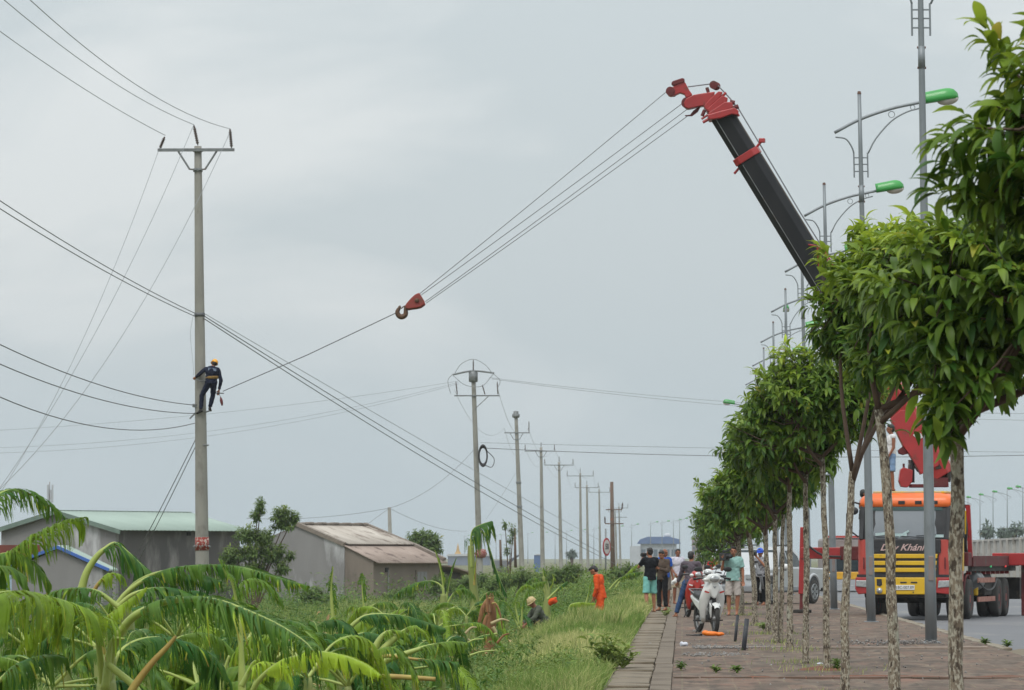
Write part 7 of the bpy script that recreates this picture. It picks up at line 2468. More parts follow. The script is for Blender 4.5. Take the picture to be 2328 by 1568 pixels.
SKIN = mat('skin', lin((168, 116, 88)), 0.55, lin((148, 98, 74)), nscale=7, spec=0.35)
SKIN2 = mat('skin_tanned', lin((142, 92, 68)), 0.55, lin((124, 78, 58)), nscale=7, spec=0.35)
HAIR = mat('black_hair', lin((26, 24, 24)), 0.5, lin((40, 36, 34)), nscale=30)
EYE_M = mat('eye_dark', lin((30, 24, 22)), 0.2)
FLIP = mat('sandal', lin((72, 54, 48)), 0.7)
SHOE = mat('dark_shoe', lin((40, 38, 38)), 0.6)


def cloth(name, c, c2=None, ns=6, rough=0.85):
    return mat(name, lin(c), rough, lin(c2) if c2 else None, nscale=ns, detail=5, bump=0.35, bscale=40, spec=0.2)


J0 = dict(pel=(0, 0, .93), chest=(0, 0.0, 1.25), neck=(0, .015, 1.425), head=(0, -.012, 1.565),
          shl=(-.175, .012, 1.375), shr=(.175, .012, 1.375), ell=(-.225, .03, 1.10), elr=(.225, .03, 1.10), wrl=(-.235, -.05, .87), wrr=(.235, -.05, .87),
          hpl=(-.088, 0, .90), hpr=(.088, 0, .90), knl=(-.112, -.02, .485), knr=(.112, -.02, .485), anl=(-.115, .015, .085), anr=(.115, .015, .085))


def human(label, loc, rotz=0.0, scale=1.0, pose=None, shirt=None, sleeve='short', trousers=None, leg='long', skin=None, hat=None, hair=True, feet='sandal', look=(0, -1, 0), toes=None,
          hem=0.0, curl=0.6, world=None, group=None, tight=1.0, shirt_label=None):
    """one continuous body with clothes as children; pose overrides joints in the local frame (facing -y), or 'world' gives them in world space"""
    skin = skin or SKIN
    t = thing('person', label, 'person', loc, rotz, group)
    t.scale = (scale, scale, scale)
    J = {k: Vector(v) for k, v in J0.items()}
    if pose:
        for k, v in pose.items():
            J[k] = Vector(v)
    if world:
        mi = (root_matrix(t) @ Matrix.Diagonal((scale, scale, scale, 1))).inverted()
        for k, v in world.items():
            J[k] = mi @ Vector(v)
    sp = (J['chest'] - J['pel']).normalized()
    shd = (J['shr'] - J['shl']).normalized()
    fw = shd.cross(sp).normalized()          # towards the back or front, only used as an axis
    xa = sp.cross(fw).normalized()
    R = Matrix((xa, fw, sp)).transposed()
    hips = (J['hpr'] - J['hpl']).normalized()
    Rh = Matrix((hips, sp.cross(hips).normalized(), sp)).transposed()
    lk = Vector(look).normalized()
    hz_ = (J['head'] - J['neck']).normalized()
    hz_ = (hz_ - lk * hz_.dot(lk)).normalized()
    Rk = Matrix((lk.cross(hz_) * -1, lk * -1, hz_)).transposed()          # head frame: -y is the face

    def hp_(x, y, z):
        return J['head'] + Rk @ Vector((x, y, z))
    mb = MB()
    mid = J['pel'].lerp(J['chest'], 0.5)
    mb.ell(J['pel'], (.155, .105, .13), 14, 10, Rh)
    mb.ell(mid, (.13, .092, .16), 14, 10, R)
    mb.ell(J['chest'] + sp * .01, (.158, .11, .18), 14, 10, R)
    cap(mb, J['shl'] * .93 + J['neck'] * .07, J['shr'] * .93 + J['neck'] * .07, .062, .062)
    cap(mb, J['chest'] + sp * .1, J['neck'] + hz_ * .02, .075, .052)
    cap(mb, J['neck'], J['head'] - hz_ * .03, .05, .05)
    # head: skull, jaw, nose, ears, brow, lips
    mb.ell(hp_(0, .006, .025), (.073, .092, .088), 16, 12, Rk)
    mb.ell(hp_(0, -.02, -.045), (.056, .066, .07), 14, 10, Rk)
    cap(mb, hp_(0, -.085, .022), hp_(0, -.105, -.018), .011, .016, 10)
    cap(mb, hp_(-.03, -.083, .032), hp_(.03, -.083, .032), .012, .012, 8)
    cap(mb, hp_(-.018, -.086, -.05), hp_(.018, -.086, -.05), .010, .010, 8)
    for sx in (-1, 1):
        mb.ell(hp_(sx * .075, .008, -.005), (.012, .022, .034), 8, 6, Rk)
    for s_ in ('l', 'r'):
        cap(mb, J['sh' + s_], J['el' + s_], .05, .038)
        cap(mb, J['el' + s_], J['wr' + s_], .04, .026)
        # hand: palm, four unequal fingers, thumb from the side of the palm
        fa = (J['wr' + s_] - J['el' + s_]).normalized()
        sd = fa.cross(Vector((0, 1, 0)))
        sd = sd.normalized() if sd.length > .2 else fa.cross(Vector((1, 0, 0))).normalized()
        pn = sd.cross(fa).normalized()
        sg = -1 if s_ == 'l' else 1
        wr = J['wr' + s_]
        cap(mb, wr, wr + fa * .03, .027, .027, 10)
        mb.ell(wr + fa * .062, (.04, .018, .05), 12, 8, Matrix((sd, pn, fa)).transposed())
        for k, (off, ln) in enumerate(((-.033, .062), (-.011, .074), (.011, .07), (.033, .054))):
            b0 = wr + fa * .1 + sd * off
            b1 = b0 + (fa * (1 - curl * .5) + pn * curl * .7 * -sg).normalized() * ln * .55
            b2 = b1 + (fa * (1 - curl) + pn * curl * 1.1 * -sg).normalized() * ln * .5
            cap(mb, b0 - fa * .02, b1, .009, .0085, 8)
            cap(mb, b1, b2, .0085, .007, 8)
        th0 = wr + fa * .045 + sd * (-.036 * sg)
        cap(mb, th0, th0 + (fa * .6 - sd * sg * .7 + pn * .3 * -sg).normalized() * .05, .011, .009, 8)
        # leg
        cap(mb, J['hp' + s_], J['kn' + s_], .083, .054)
        kn, an = J['kn' + s_], J['an' + s_]
        cf = kn.lerp(an, .3)
        cap(mb, kn, cf, .053, .056)
        cap(mb, cf, an, .054, .034)
        td = Vector((toes or {}).get(s_, (0, -1, 0))).normalized()
        cap(mb, an + td * -.03 + Vector((0, 0, -.045)), an + td * .13 + Vector((0, 0, -.06)), .032, .022, 10)
        cap(mb, an, an + td * .05 + Vector((0, 0, -.045)), .034, .03, 10)
    body = remeshed(mb, 'body', skin, t, .0095, 3, .4)
    for sx in (-1, 1):
        MB().ell(hp_(sx * .031, -.083, .014), (.011, .007, .007), 8, 6, Rk).build('eye', EYE_M, t, smooth=True)
    if hair:
        hb_ = MB()
        hb_.ell(hp_(0, .02, .045), (.081, .094, .083), 16, 12, Rk)
        hb_.ell(hp_(0, .045, .0), (.075, .068, .085), 14, 10, Rk)
        hb_.ell(hp_(0.01, -.045, .092), (.055, .05, .03), 12, 8, Rk)
        remeshed(hb_, 'hair', HAIR, t, .011, 2, None, .004)
    k = tight
    if shirt:
        sb = MB()
        sb.ell(J['chest'] + sp * .015, (.172 * k, .128 * k, .18), 14, 10, R)
        sb.ell(mid, (.152 * k, .118 * k, .18), 14, 10, R)
        cap(sb, J['shl'] * .95 + J['neck'] * .05, J['shr'] * .95 + J['neck'] * .05, .07, .07)
        cap(sb, J['chest'] + sp * .1, J['neck'] - sp * .035, .088, .066)
        hemz = J['pel'] - sp * (.02 + hem)
        vs_, n_ = [], 18
        for f in (0, .5, 1):
            c_ = mid.lerp(hemz, f)
            for j in range(n_):
                a = 2 * PI * j / n_
                vs_.append(c_ + xa * (.15 * k + .02 * f) * math.cos(a) + R @ Vector((0, 1, 0)) * (.115 * k + .02 * f) * math.sin(a))
        fs_ = [tuple(range(n_ - 1, -1, -1)), tuple(2 * n_ + j for j in range(n_))] + [(i * n_ + j, i * n_ + (j + 1) % n_, (i + 1) * n_ + (j + 1) % n_, (i + 1) * n_ + j) for i in range(2) for j in range(n_)]
        sb.add(vs_, fs_)
        for s_ in ('l', 'r'):
            if sleeve == 'none':
                continue
            sh_, el_, wr_ = J['sh' + s_], J['el' + s_], J['wr' + s_]
            if sleeve == 'short':
                e = sh_.lerp(el_, .72)
                sb.tube([sh_, sh_.lerp(e, .5), e], [.07, .068, .066], 14)
            else:
                e = el_.lerp(wr_, .93)
                cap(sb, sh_, el_, .068, .056)
                sb.tube([el_, el_.lerp(e, .5), e], [.057, .05, .042], 14)
        remeshed(sb, 'shirt', shirt, t, .0125, 3, None, .006, seed=len(label))
    if trousers:
        tb_ = MB()
        tb_.ell(J['pel'] + sp * .01, (.17, .125, .125), 14, 10, Rh)
        for s_ in ('l', 'r'):
            h_, kn, an = J['hp' + s_], J['kn' + s_], J['an' + s_]
            if leg == 'long':
                e = kn.lerp(an, .93)
                cap(tb_, h_, kn, .098, .07)
                tb_.tube([kn, kn.lerp(e, .5), e], [.07, .066, .06], 14)
            else:
                e = h_.lerp(kn, .97 if leg == 'short' else .86)
                tb_.tube([h_ + Vector((0, 0, .02)), h_.lerp(e, .5), e], [.096, .094, .098], 16)
        remeshed(tb_, 'trousers' if leg == 'long' else 'shorts', trousers, t, .0125, 3, None, .006, seed=len(label) + 3)
    for s_ in ('l', 'r'):
        an = J['an' + s_]
        td = Vector((toes or {}).get(s_, (0, -1, 0))).normalized()
        rot = td.to_track_quat('-Y', 'Z').to_matrix()
        if feet == 'sandal':
            MB().box(an + td * .05 + Vector((0, 0, -.083)), (.09, .25, .018), rot).build('sandal', FLIP, t, bev=.006)
        else:
            sb = MB()
            cap(sb, an + td * -.03 + Vector((0, 0, -.045)), an + td * .14 + Vector((0, 0, -.055)), .042, .032, 12)
            cap(sb, an + Vector((0, 0, .01)), an + td * .04 + Vector((0, 0, -.03)), .042, .04, 12)
            remeshed(sb, 'shoe', SHOE, t, .012, 2)
    if hat:
        kind, hm = hat
        hb_ = MB()
        if kind in ('helmet', 'cap'):
            prof = []
            for q in range(7):
                a = PI / 2 * q / 6
                prof.append((.104 * math.cos(a) if q < 6 else .006, .098 * math.sin(a)))
            hb_.lathe([(.104, -.03)] + prof, 18)
            hb_.v = [tuple(hp_(v[0] * .92, v[1] * 1.06 + .006, v[2] + .045)) for v in hb_.v]
            br_ = MB()
            n_ = 14
            vs_ = []
            for j in range(n_ + 1):
                a = PI + PI * j / n_ if kind == 'cap' else 2 * PI * j / n_
                ext = .075 * (math.sin(a - PI) if kind == 'cap' else .28 + .2 * max(0, -math.sin(a)))
                for rr, dz in ((.095, .0), (.095 + ext, -.012)):
                    vs_.append(hp_(rr * math.cos(a) * .95, rr * math.sin(a) * 1.08 + .006, .022 + dz))
            fs_ = [(2 * j, 2 * j + 1, 2 * j + 3, 2 * j + 2) for j in range(n_)]
            ho_ = hb_.build('helmet' if kind == 'helmet' else 'cap', hm, t, smooth=True)
            bo = br_.add(vs_, fs_).build('brim', hm, ho_, smooth=True)
            md = bo.modifiers.new('thick', 'SOLIDIFY')
            md.thickness = .008
        else:
            hb_.lathe([(.2, .0), (.2, .01), (.11, .035), (.1, .09), (.06, .12), (.01, .125)], 20)
            hb_.v = [tuple(hp_(v[0], v[1], v[2] + .03)) for v in hb_.v]
            hb_.build('straw_hat', hm, t, smooth=True)
    return t


def stand(x, y, Y):
    p = P(x, y, Y)
    return p


m_helm = mat('helmet_yellow', lin((236, 168, 20)), 0.35, lin((222, 152, 18)), nscale=5, coat=0.4)
c_navy = cloth('navy_overall', (36, 42, 62), (26, 30, 46))
c_orange = cloth('orange_overall', (226, 92, 40), (196, 70, 32))

# 1 lineman on the pole -------------------------------------------------
LY = YP - 0.42
W_ = lambda x, y, dy=0.0: P(x, y, LY + dy)
lineman = human('lineman in dark navy overalls and yellow helmet clinging to the concrete pole', (on_pole(940).x, LY, W_(460, 940).z), 0.0, 1.0,
                world=dict(pel=W_(480, 868), chest=W_(481, 846, -.02), neck=W_(484, 834, -.02), head=W_(487, 826.5, .03),
                           shl=W_(468, 839, .02), shr=W_(495.5, 840, .0), ell=W_(456, 848, .16), elr=W_(502.5, 865, .05), wrl=W_(445, 857, .30), wrr=W_(498, 886, .12),
                           hpl=W_(474, 872), hpr=W_(486, 871), knl=W_(459, 898, .12), knr=W_(484, 899, .14), anl=W_(456.5, 931, .16), anr=W_(477, 926, .18)),
                shirt=c_navy, sleeve='long', trousers=c_navy, leg='long', hat=('helmet', m_helm), feet='shoe', look=(-0.35, 0.9, -0.35), toes=dict(l=(-.8, .5, -.3), r=(.1, 1, -.2)), hem=.02, tight=1.1)
mb = MB().torus((0, 0, 0), .158, .022, 20, 6, axis='z')
bc = lineman.location
blt = into(lineman, W_(482, 858, .0))
mb.v = [(v[0] * 1.05 + blt.x, v[1] * .85 + blt.y, v[2] * 2.2 + blt.z + .04 * v[0]) for v in mb.v]
mb.build('safety_belt', mat('belt_webbing', lin((150, 116, 44)), .8, lin((80, 62, 40)), nscale=20), lineman, smooth=True)
bp_ = into(lineman, W_(482.5, 839.5, -.14))
MB().box(bp_, (.24, .012, .075), Matrix.Rotation(.12, 3, 'Y')).build('back_lettering_patch', mat('patch_grey', lin((132, 146, 168)), .8, lin((60, 70, 96)), nscale=45, sharp=.6), lineman)
rp_ = MB().tube([W_(446, 862, .25), W_(455, 866, .0), W_(465, 866, -.05), W_(475, 862, -.08)], .014, 6).build('safety_rope', m_cable)
tag(rp_, 'short safety rope round the pole under the lineman\'s left arm', 'rope')
tl = thing('pulley', 'small brown pulley dangling on a cord from the lineman\'s right hand', 'pulley', W_(497, 893, .1))
o_ = tl.location
MB().tube([Vector((0, 0, 0)), W_(502, 903, .1) - o_], .008, 5).build('cord', m_rope, tl)
MB().tube([W_(501.5, 902, .1) - o_, W_(503, 910, .1) - o_, W_(504.5, 917, .1) - o_, W_(505, 922, .1) - o_], [.015, .045, .035, .02], 8).build('pulley_block', m_redd, tl, smooth=True)
MB().tube([W_(488, 893, .1) - o_, W_(509, 894, .1) - o_], .016, 6).build('wire_grip', m_cable, tl)

# 2 man in orange --------------------------------------------------------
oy = 105.0
op = P(1366, 1400, oy)
human('man in orange overalls walking away with bowed head through the grass', (op.x, oy, ground_z(op.x, oy) - .2), math.radians(-108), .97,
      dict(chest=(0, -.05, 1.24), neck=(0, -.1, 1.41), head=(0, -.18, 1.52), shl=(-.18, -.06, 1.36), shr=(.18, -.06, 1.36), ell=(-.22, -.05, 1.09), elr=(.22, -.03, 1.09), wrl=(-.18, -.18, .88), wrr=(.2, -.12, .86),
           knl=(-.1, -.14, .5), anl=(-.1, -.05, .085), knr=(.1, .05, .48), anr=(.1, .22, .12)), c_orange, 'long', c_orange, 'long', SKIN, None, True, 'shoe', look=(0, -.75, -.66), hem=.08)
# 3 crouching worker -----------------------------------------------------
cy = 103.0
cp_ = P(1232, 1390, cy)
human('crouching worker with pale sun hat half hidden among the banana leaves', (cp_.x, cy, ground_z(cp_.x, cy) - .1), math.radians(-70), 1.0,
      dict(pel=(0, .15, .42), chest=(0, -.08, .68), neck=(0, -.17, .83), head=(0, -.25, .94), shl=(-.17, -.12, .80), shr=(.17, -.12, .80), ell=(-.22, -.26, .58), elr=(.22, -.26, .58), wrl=(-.15, -.42, .45), wrr=(.15, -.42, .45),
           hpl=(-.09, .13, .4), hpr=(.09, .13, .4), knl=(-.15, -.2, .5), knr=(.15, -.2, .5), anl=(-.13, .02, .085), anr=(.13, .02, .085)), cloth('drab_shirt', (92, 96, 84), (70, 74, 64)), 'long', cloth('drab_trousers', (66, 68, 62)), 'long', SKIN2,
      ('helmet', mat('straw', lin((206, 186, 142)), .85, lin((180, 156, 112)), nscale=25)), False, 'shoe', look=(0, -.8, -.6))
ob = MB()
ob.ell((0, 0, 0), (.11, .08, .07), 12, 8)
ob.ell((.05, -.02, .05), (.05, .05, .05), 10, 6)
ob.ell((-.06, .0, -.05), (.05, .05, .06), 10, 6)
obp = P(1257, 1366, 99.0)
o_ = remeshed(ob, 'bag', c_orange, None, .02, 2, None, .01)
o_.location = obp
tag(o_, 'orange bag hanging among the leaves beside the crouching worker', 'bag')

# 4 photographer in black ------------------------------------------------
py_ = 117.0
fp = G(1478, 1392)
human('photographer in black T-shirt and mint shorts seen from behind', (fp.x, fp.y, 0), math.radians(205), 1.02,
      dict(ell=(-.24, -.18, 1.18), wrl=(-.1, -.24, 1.43), elr=(.24, -.18, 1.18), wrr=(.09, -.25, 1.43), chest=(0, .02, 1.25), head=(0, -.02, 1.57),
           knl=(-.12, -.05, .49), anl=(-.13, -.02, .085), knr=(.12, .02, .49), anr=(.17, .18, .1)), cloth('black_tee', (30, 32, 38), (22, 24, 28)), 'short', cloth('mint_shorts', (134, 196, 188), (112, 172, 166), 14), 'short', SKIN, None, True, 'sandal', hem=.06, tight=1.04,
      toes=dict(l=(0, -1, 0), r=(.4, -1, -.1)))
cmr = thing('camera', 'black camera held up by the photographer in black', 'camera', (fp.x - .17, fp.y + .2, 1.53), math.radians(205))
MB().box((0, 0, 0), (.14, .08, .1)).build('body', m_blackp, cmr, bev=.015)
MB().lathe([(.042, 0), (.045, .02), (.045, .1), (.04, .11)], 14, c=(0, -.14, 0), axis='y').build('lens', m_blackp, cmr, smooth=True)

# 5 brown jacket ---------------------------------------------------------
fp = G(1506, 1388)
human('young man in brown jacket and black trousers standing beside the photographer', (fp.x, fp.y, 0), math.radians(-38), .99,
      dict(ell=(-.2, -.05, 1.1), wrl=(-.02, -.27, 1.2), elr=(.22, -.03, 1.1), wrr=(.08, -.27, 1.17), head=(0, -.04, 1.55)), cloth('brown_jacket', (96, 82, 72), (78, 66, 58), 12), 'long', cloth('black_trousers', (32, 32, 36), (24, 24, 26)), 'long', SKIN, None, True, 'sandal', hem=.05, look=(0, -.85, -.3))
# 6 blue shirt behind ----------------------------------------------------
fp = G(1511, 1381)
human('man in bright blue shirt mostly hidden behind the brown jacket', (fp.x, fp.y + 1, 0), math.radians(30), 1.02, {}, cloth('blue_shirt', (44, 96, 190), (34, 78, 160)), 'short', cloth('grey_shorts', (120, 112, 104)), 'short', SKIN2, None, False, 'sandal', hem=.05, look=(.3, -1, -.1))
# 7 white polo -----------------------------------------------------------
fp = G(1541, 1373)
human('man in pale checked polo shirt and beige shorts, smiling, behind the seated man', (fp.x, fp.y, 0), math.radians(28), 1.03, dict(wrl=(-.2, -.16, .95), ell=(-.25, .0, 1.12)), cloth('pale_polo', (206, 202, 212), (184, 180, 192), 30), 'short', cloth('beige_shorts', (178, 164, 142), (160, 146, 124)), 'short', SKIN2, None, True, 'sandal', hem=.05, look=(-.3, -1, .0), tight=1.12)
# 8 man on the red motorbike --------------------------------------------
sy = rbp.y + .78
sx0 = G(1571, 1404).x
human('man in grey-purple jacket and jeans sitting on the red motorbike with his back to us', (sx0, sy, 0), math.radians(168), 1.0,
      dict(pel=(0, 0, .86), chest=(0, -.04, 1.17), neck=(0, -.06, 1.35), head=(.01, -.09, 1.49), shl=(-.19, -.03, 1.3), shr=(.19, -.03, 1.3), ell=(-.22, -.1, 1.04), elr=(.26, -.08, 1.05), wrl=(-.12, -.3, .95), wrr=(.36, -.16, .86),
           hpl=(-.1, -.02, .84), hpr=(.12, .0, .84), knl=(-.14, -.38, .74), knr=(.25, .0, .46), anl=(-.16, -.4, .34), anr=(.36, .06, .085)),
      cloth('grey_purple_jacket', (98, 88, 96), (80, 72, 80), 9), 'long', cloth('blue_jeans', (62, 86, 122), (48, 70, 104), 10), 'long', SKIN, None, True, 'sandal', hem=.05, look=(-.1, -1, -.15), toes=dict(r=(.6, -.6, 0), l=(0, -1, 0)))
gb_ = MB().ell((0, 0, 0), (.07, .05, .05), 12, 8)
gb_.ell((.03, 0, .05), (.04, .03, .05), 10, 6)
gb_.ell((-.04, .01, -.04), (.04, .04, .05), 10, 6)
gl = remeshed(gb_, 'white_bag', m_white, None, .012, 1, None, .008)
gl.location = P(1533, 1322, sy - .1)
tag(gl, 'small white plastic bag in the seated man\'s left hand', 'bag')
# 9 cameraman in mint polo ----------------------------------------------
fp = G(1667, 1399)
cam_man = human('cameraman in mint polo shirt and pale shorts with a video camera on his shoulder', (fp.x, fp.y, 0), math.radians(-8), 1.03,
                dict(ell=(-.27, -.04, 1.12), wrl=(-.21, -.2, 1.36), elr=(.235, .02, 1.1), wrr=(.25, -.02, .86), head=(.01, -.03, 1.57), anl=(-.1, -.02, .085), anr=(.09, .0, .085), knl=(-.11, -.02, .48), knr=(.11, 0, .48)),
                cloth('mint_polo', (150, 188, 182), (128, 166, 160), 8), 'short', cloth('pale_shorts', (186, 178, 172), (168, 160, 154)), 'short', SKIN, None, True, 'sandal', hem=.06, tight=1.1, look=(.1, -1, -.05))
vc = thing('video_camera', 'black shoulder video camera held by the cameraman in mint', 'camera', (fp.x - .22, fp.y - .16, 1.46), math.radians(35))
MB().box((0, 0, .02), (.13, .3, .2)).build('body', m_blackp, vc, bev=.02)
MB().lathe([(.05, 0), (.055, .02), (.065, .12), (.06, .14)], 14, c=(0, -.29, .03), axis='y').build('lens', m_blackp, vc, smooth=True)
MB().box((0, -.05, .16), (.05, .22, .05)).build('handle', m_blackp, vc, bev=.01)
MB().box((.09, .05, .05), (.05, .1, .07)).build('viewfinder', m_bk_grey, vc, bev=.01)
MB().box((0, -.2, .2), (.06, .14, .05)).build('microphone', m_blackp, vc, bev=.02)
# 10 photographer with blue cap ------------------------------------------
fp = G(1729, 1376)
c_plaid = cloth('plaid_shirt', (196, 196, 200), (60, 60, 70), 22)
human('photographer in checked shirt, black trousers and blue cap between the tree trunks', (fp.x, fp.y, 0), math.radians(-32), 1.03,
      dict(ell=(-.24, -.14, 1.16), wrl=(-.1, -.28, 1.44), elr=(.24, -.14, 1.16), wrr=(.06, -.28, 1.42)), c_plaid, 'short', cloth('black_slacks', (26, 26, 30)), 'long', SKIN, ('cap', mat('blue_cap', lin((48, 96, 214)), .7, lin((40, 80, 190)), nscale=10)), True, 'sandal', hem=.06, tight=1.08, look=(0, -1, -.1))
cmr = thing('camera', 'black camera before the face of the man in the blue cap', 'camera', (fp.x - .2, fp.y - .27, 1.58), math.radians(-32))
MB().box((0, 0, 0), (.16, .1, .12)).build('body', m_blackp, cmr, bev=.015)
MB().lathe([(.05, 0), (.055, .02), (.06, .16), (.05, .18)], 14, c=(0, -.22, 0), axis='y').build('lens', m_blackp, cmr, smooth=True)
tp_ = thing('tripod', 'folded grey tripod slung across the chest of the man in the blue cap', 'tripod', (fp.x - .08, fp.y - .22, .55))
for k in range(3):
    MB().tube([(-.11 + .03 * k, 0, .80), (.06 + .035 * k, .0, .30), (.12 + .03 * k, .0, -.05)], [.014, .012, .009], 8).build('leg', m_bk_grey, tp_, smooth=True)
for f in (.78, .38):
    MB().box((-.08 + (.8 - f) * .32, -.005, f), (.15, .05, .05)).build('clamp', m_blackp, tp_, bev=.01)
# 11 rider in red, far ----------------------------------------------------
fp = G(1618, 1345)
ry = fp.y - 6
rp3 = P(1622, 1345, ry)
human('rider in red shirt and white helmet, far behind the second white motorbike', (rp3.x, ry, 0.0), math.radians(20), 1.0,
      dict(pel=(0, .1, .8), chest=(0, .04, 1.1), neck=(0, .02, 1.28), head=(0, -.02, 1.42), shl=(-.18, .03, 1.23), shr=(.18, .03, 1.23), ell=(-.26, -.1, 1.0), elr=(.26, -.1, 1.0), wrl=(-.25, -.35, 1.02), wrr=(.25, -.35, 1.02), hpl=(-.1, .08, .79), hpr=(.1, .08, .79), knl=(-.16, -.28, .66), knr=(.16, -.28, .66), anl=(-.14, -.2, .3), anr=(.14, -.2, .3)),
      cloth('red_shirt', (196, 40, 40), (168, 32, 32)), 'long', cloth('dark_trousers', (52, 52, 60)), 'long', SKIN, ('helmet', m_white), False, 'shoe')
motorbike('far motorbike ridden by the person in red', (rp3.x, ry - .1, 0), math.radians(20), m_bk_grey, 0.0, True, False, 'parked motorbikes')
# 12 man standing on the truck -------------------------------------------
tmp_ = P(2026, 1110, 113.1)
tmp_.z = -.135 + 3.285 - .0
human('man in white vest and denim shorts standing on the crane truck\'s cab', (tmp_.x, 113.1, tmp_.z), math.radians(-75), 1.02,
      dict(ell=(-.2, -.02, 1.1), wrl=(-.18, -.12, .9), elr=(.21, -.0, 1.1), wrr=(.2, -.12, .88)), cloth('white_vest', (222, 220, 220), (202, 200, 202)), 'none', cloth('denim_shorts', (128, 154, 186), (108, 134, 168), 10), 'short', SKIN2, None, True, 'sandal', hem=.02)
# 13 man behind the cab: only the head shows ------------------------------
hm_ = P(1963, 1120, 115.2)
human('man standing behind the truck cab, only his head showing at the roof corner', (hm_.x, 115.2, hm_.z - 1.6), math.radians(95), 1.0, {}, cloth('dull_shirt', (110, 96, 88)), 'short', cloth('dull_trousers', (60, 58, 60)), 'long', SKIN2, None, True, 'sandal')
# ================================================================== small things on the pavement
m_orangebag = mat('orange_plastic', lin((238, 128, 24)), 0.4, lin((222, 108, 18)), nscale=9)
p = G(1616, 1446)
tb = thing('tool_case', 'bright orange tool lying on the pavement before the white motorbike', 'tool', p)
mb = MB()
mb.ell((0, 0, .045), (.16, .07, .05), 16, 8)
mb.ell((.16, .01, .04), (.1, .05, .04), 14, 8)
mb.ell((-.1, .0, .06), (.07, .06, .05), 12, 8)
remeshed(mb, 'body', m_orangebag, tb, .012, 2, None, .004)
MB().tube([(-.16, 0, .03), (-.34, -.02, .02), (-.46, -.03, .025)], [.02, .012, .008], 8).build('handle', m_blackp, tb, smooth=True)
MB().tube([(-.3, 0, .02), (-.2, -.06, .012)], .012, 6).build('trigger_bar', m_blackp, tb)

m_post = mat('post_dark', lin((62, 66, 72)), 0.6, lin((48, 50, 56)), nscale=6, dirt=lin((90, 88, 84)), dscale=8)
for k, (x0, y0, x1, y1, lb) in enumerate(((1670, 1459, 1677, 1398, 'thinner of the two short dark posts stuck in the pavement'), (1689, 1477, 1698, 1407, 'thicker nearer one of the two short dark posts stuck in the pavement'))):
    b = G(x0, y0)
    e = P(x1, y1, b.y)
    o = thing('short_post', lb, 'post', b, 0, 'short dark posts')
    MB().tube([(0, 0, -.1), e - b], (.026, .037)[k], 12).build('shaft', m_post, o, smooth=True)
    MB().tube([(e - b) - (e - b).normalized() * .01, (e - b) + (e - b).normalized() * .006], (.023, .033)[k], 12).build('cap', m_blackp, o)
# litter
m_litter = mat('white_plastic_litter', lin((214, 216, 222)), 0.5, lin((178, 182, 196)), nscale=25)
for k, (x, y, r, lb) in enumerate(((1556, 1469, .075, 'crumpled white plastic bag lying beside the gravel strip'), (1513, 1461, .04, 'flat white scrap on the drain edge left of the crumpled bag'), (1478, 1462, .035, 'small blue-white scrap on the drain covers'),
                                (1780, 1510, .03, 'tiny white scrap on the pavement among the tree feet'), (1862, 1510, .06, 'white and blue torn wrapper at a tree foot'), (1752, 1512, .025, 'tiny white scrap left of the torn wrapper'))):
    p = G(x, y)
    mb = MB()
    for q in range(5):
        mb.ell((random.uniform(-r, r) * .6, random.uniform(-r, r) * .5, r * .45 * (1 if k == 0 else .3)), (r * random.uniform(.4, .8), r * random.uniform(.4, .7), r * random.uniform(.35, .6) * (1 if k == 0 else .35)), 10, 7)
    o = remeshed(mb, 'plastic_litter', m_litter, None, max(.006, r * .11), 1, None, .006, k)
    o.location = p
    tag(o, lb, 'litter', 'litter on the pavement')

# round traffic sign seen at a slant
p = P(1377, 1243, 228)
sg = thing('traffic_sign', 'round red-rimmed speed limit sign seen at a slant beyond the scrub', 'traffic sign', (p.x, 228, -0.4), math.radians(66))
zz = p.z + 0.4
m_srim = mat('sign_red', lin((176, 44, 52)), 0.5)
m_swh = mat('sign_white', lin((208, 204, 200)), 0.5, lin((186, 178, 174)), nscale=4)
MB().lathe([(.47, 0), (.47, .02)], 30, c=(0, -.06, zz), axis='y').build('rim', m_srim, sg)
MB().lathe([(.36, 0), (.36, .012)], 30, c=(0, -.075, zz), axis='y').build('face', m_swh, sg)
text_mesh('50', 'numerals', sg, .42, (0, -.082, zz), mat('sign_ink', lin((66, 60, 64)), .6), extrude=.002, bold=.012)
MB().tube([(0, 0, 0), (0, 0, zz + .95)], .045, 10).build('post', m_steel, sg, smooth=True)

# ================================================================== far things
# low wall beyond the road, panel by panel
m_wallp = mat('panel_concrete', lin((184, 182, 176)), 0.9, lin((164, 160, 154)), nscale=2, detail=6, dirt=lin((120, 116, 108)), dscale=1.5)
wl2 = thing('boundary_wall', 'pale panelled boundary wall beyond the road, right of the crane truck', 'wall', (15.0, 170, -.15))
for k in range(24):
    MB().box((0, 2 + 4 * k, 1.2), (.12, 3.75, 2.4)).build('panel', m_wallp, wl2, bev=.02)
    MB().box((-.06, 4 * k, 1.22), (.3, .26, 2.5)).build('pillar', m_wallp, wl2, bev=.02)
MB().box((0, 48, 2.46), (.26, 97, .1)).build('coping', m_wallp, wl2)

m_bw = mat('far_white_wall', lin((186, 190, 196)), 0.8, lin((166, 170, 176)), nscale=.3)
m_bblue = mat('far_blue_roof', lin((84, 110, 154)), 0.6, lin((74, 98, 140)), nscale=.4)
m_bwin = mat('far_window', lin((92, 108, 122)), 0.3)
BYd = 1250.0


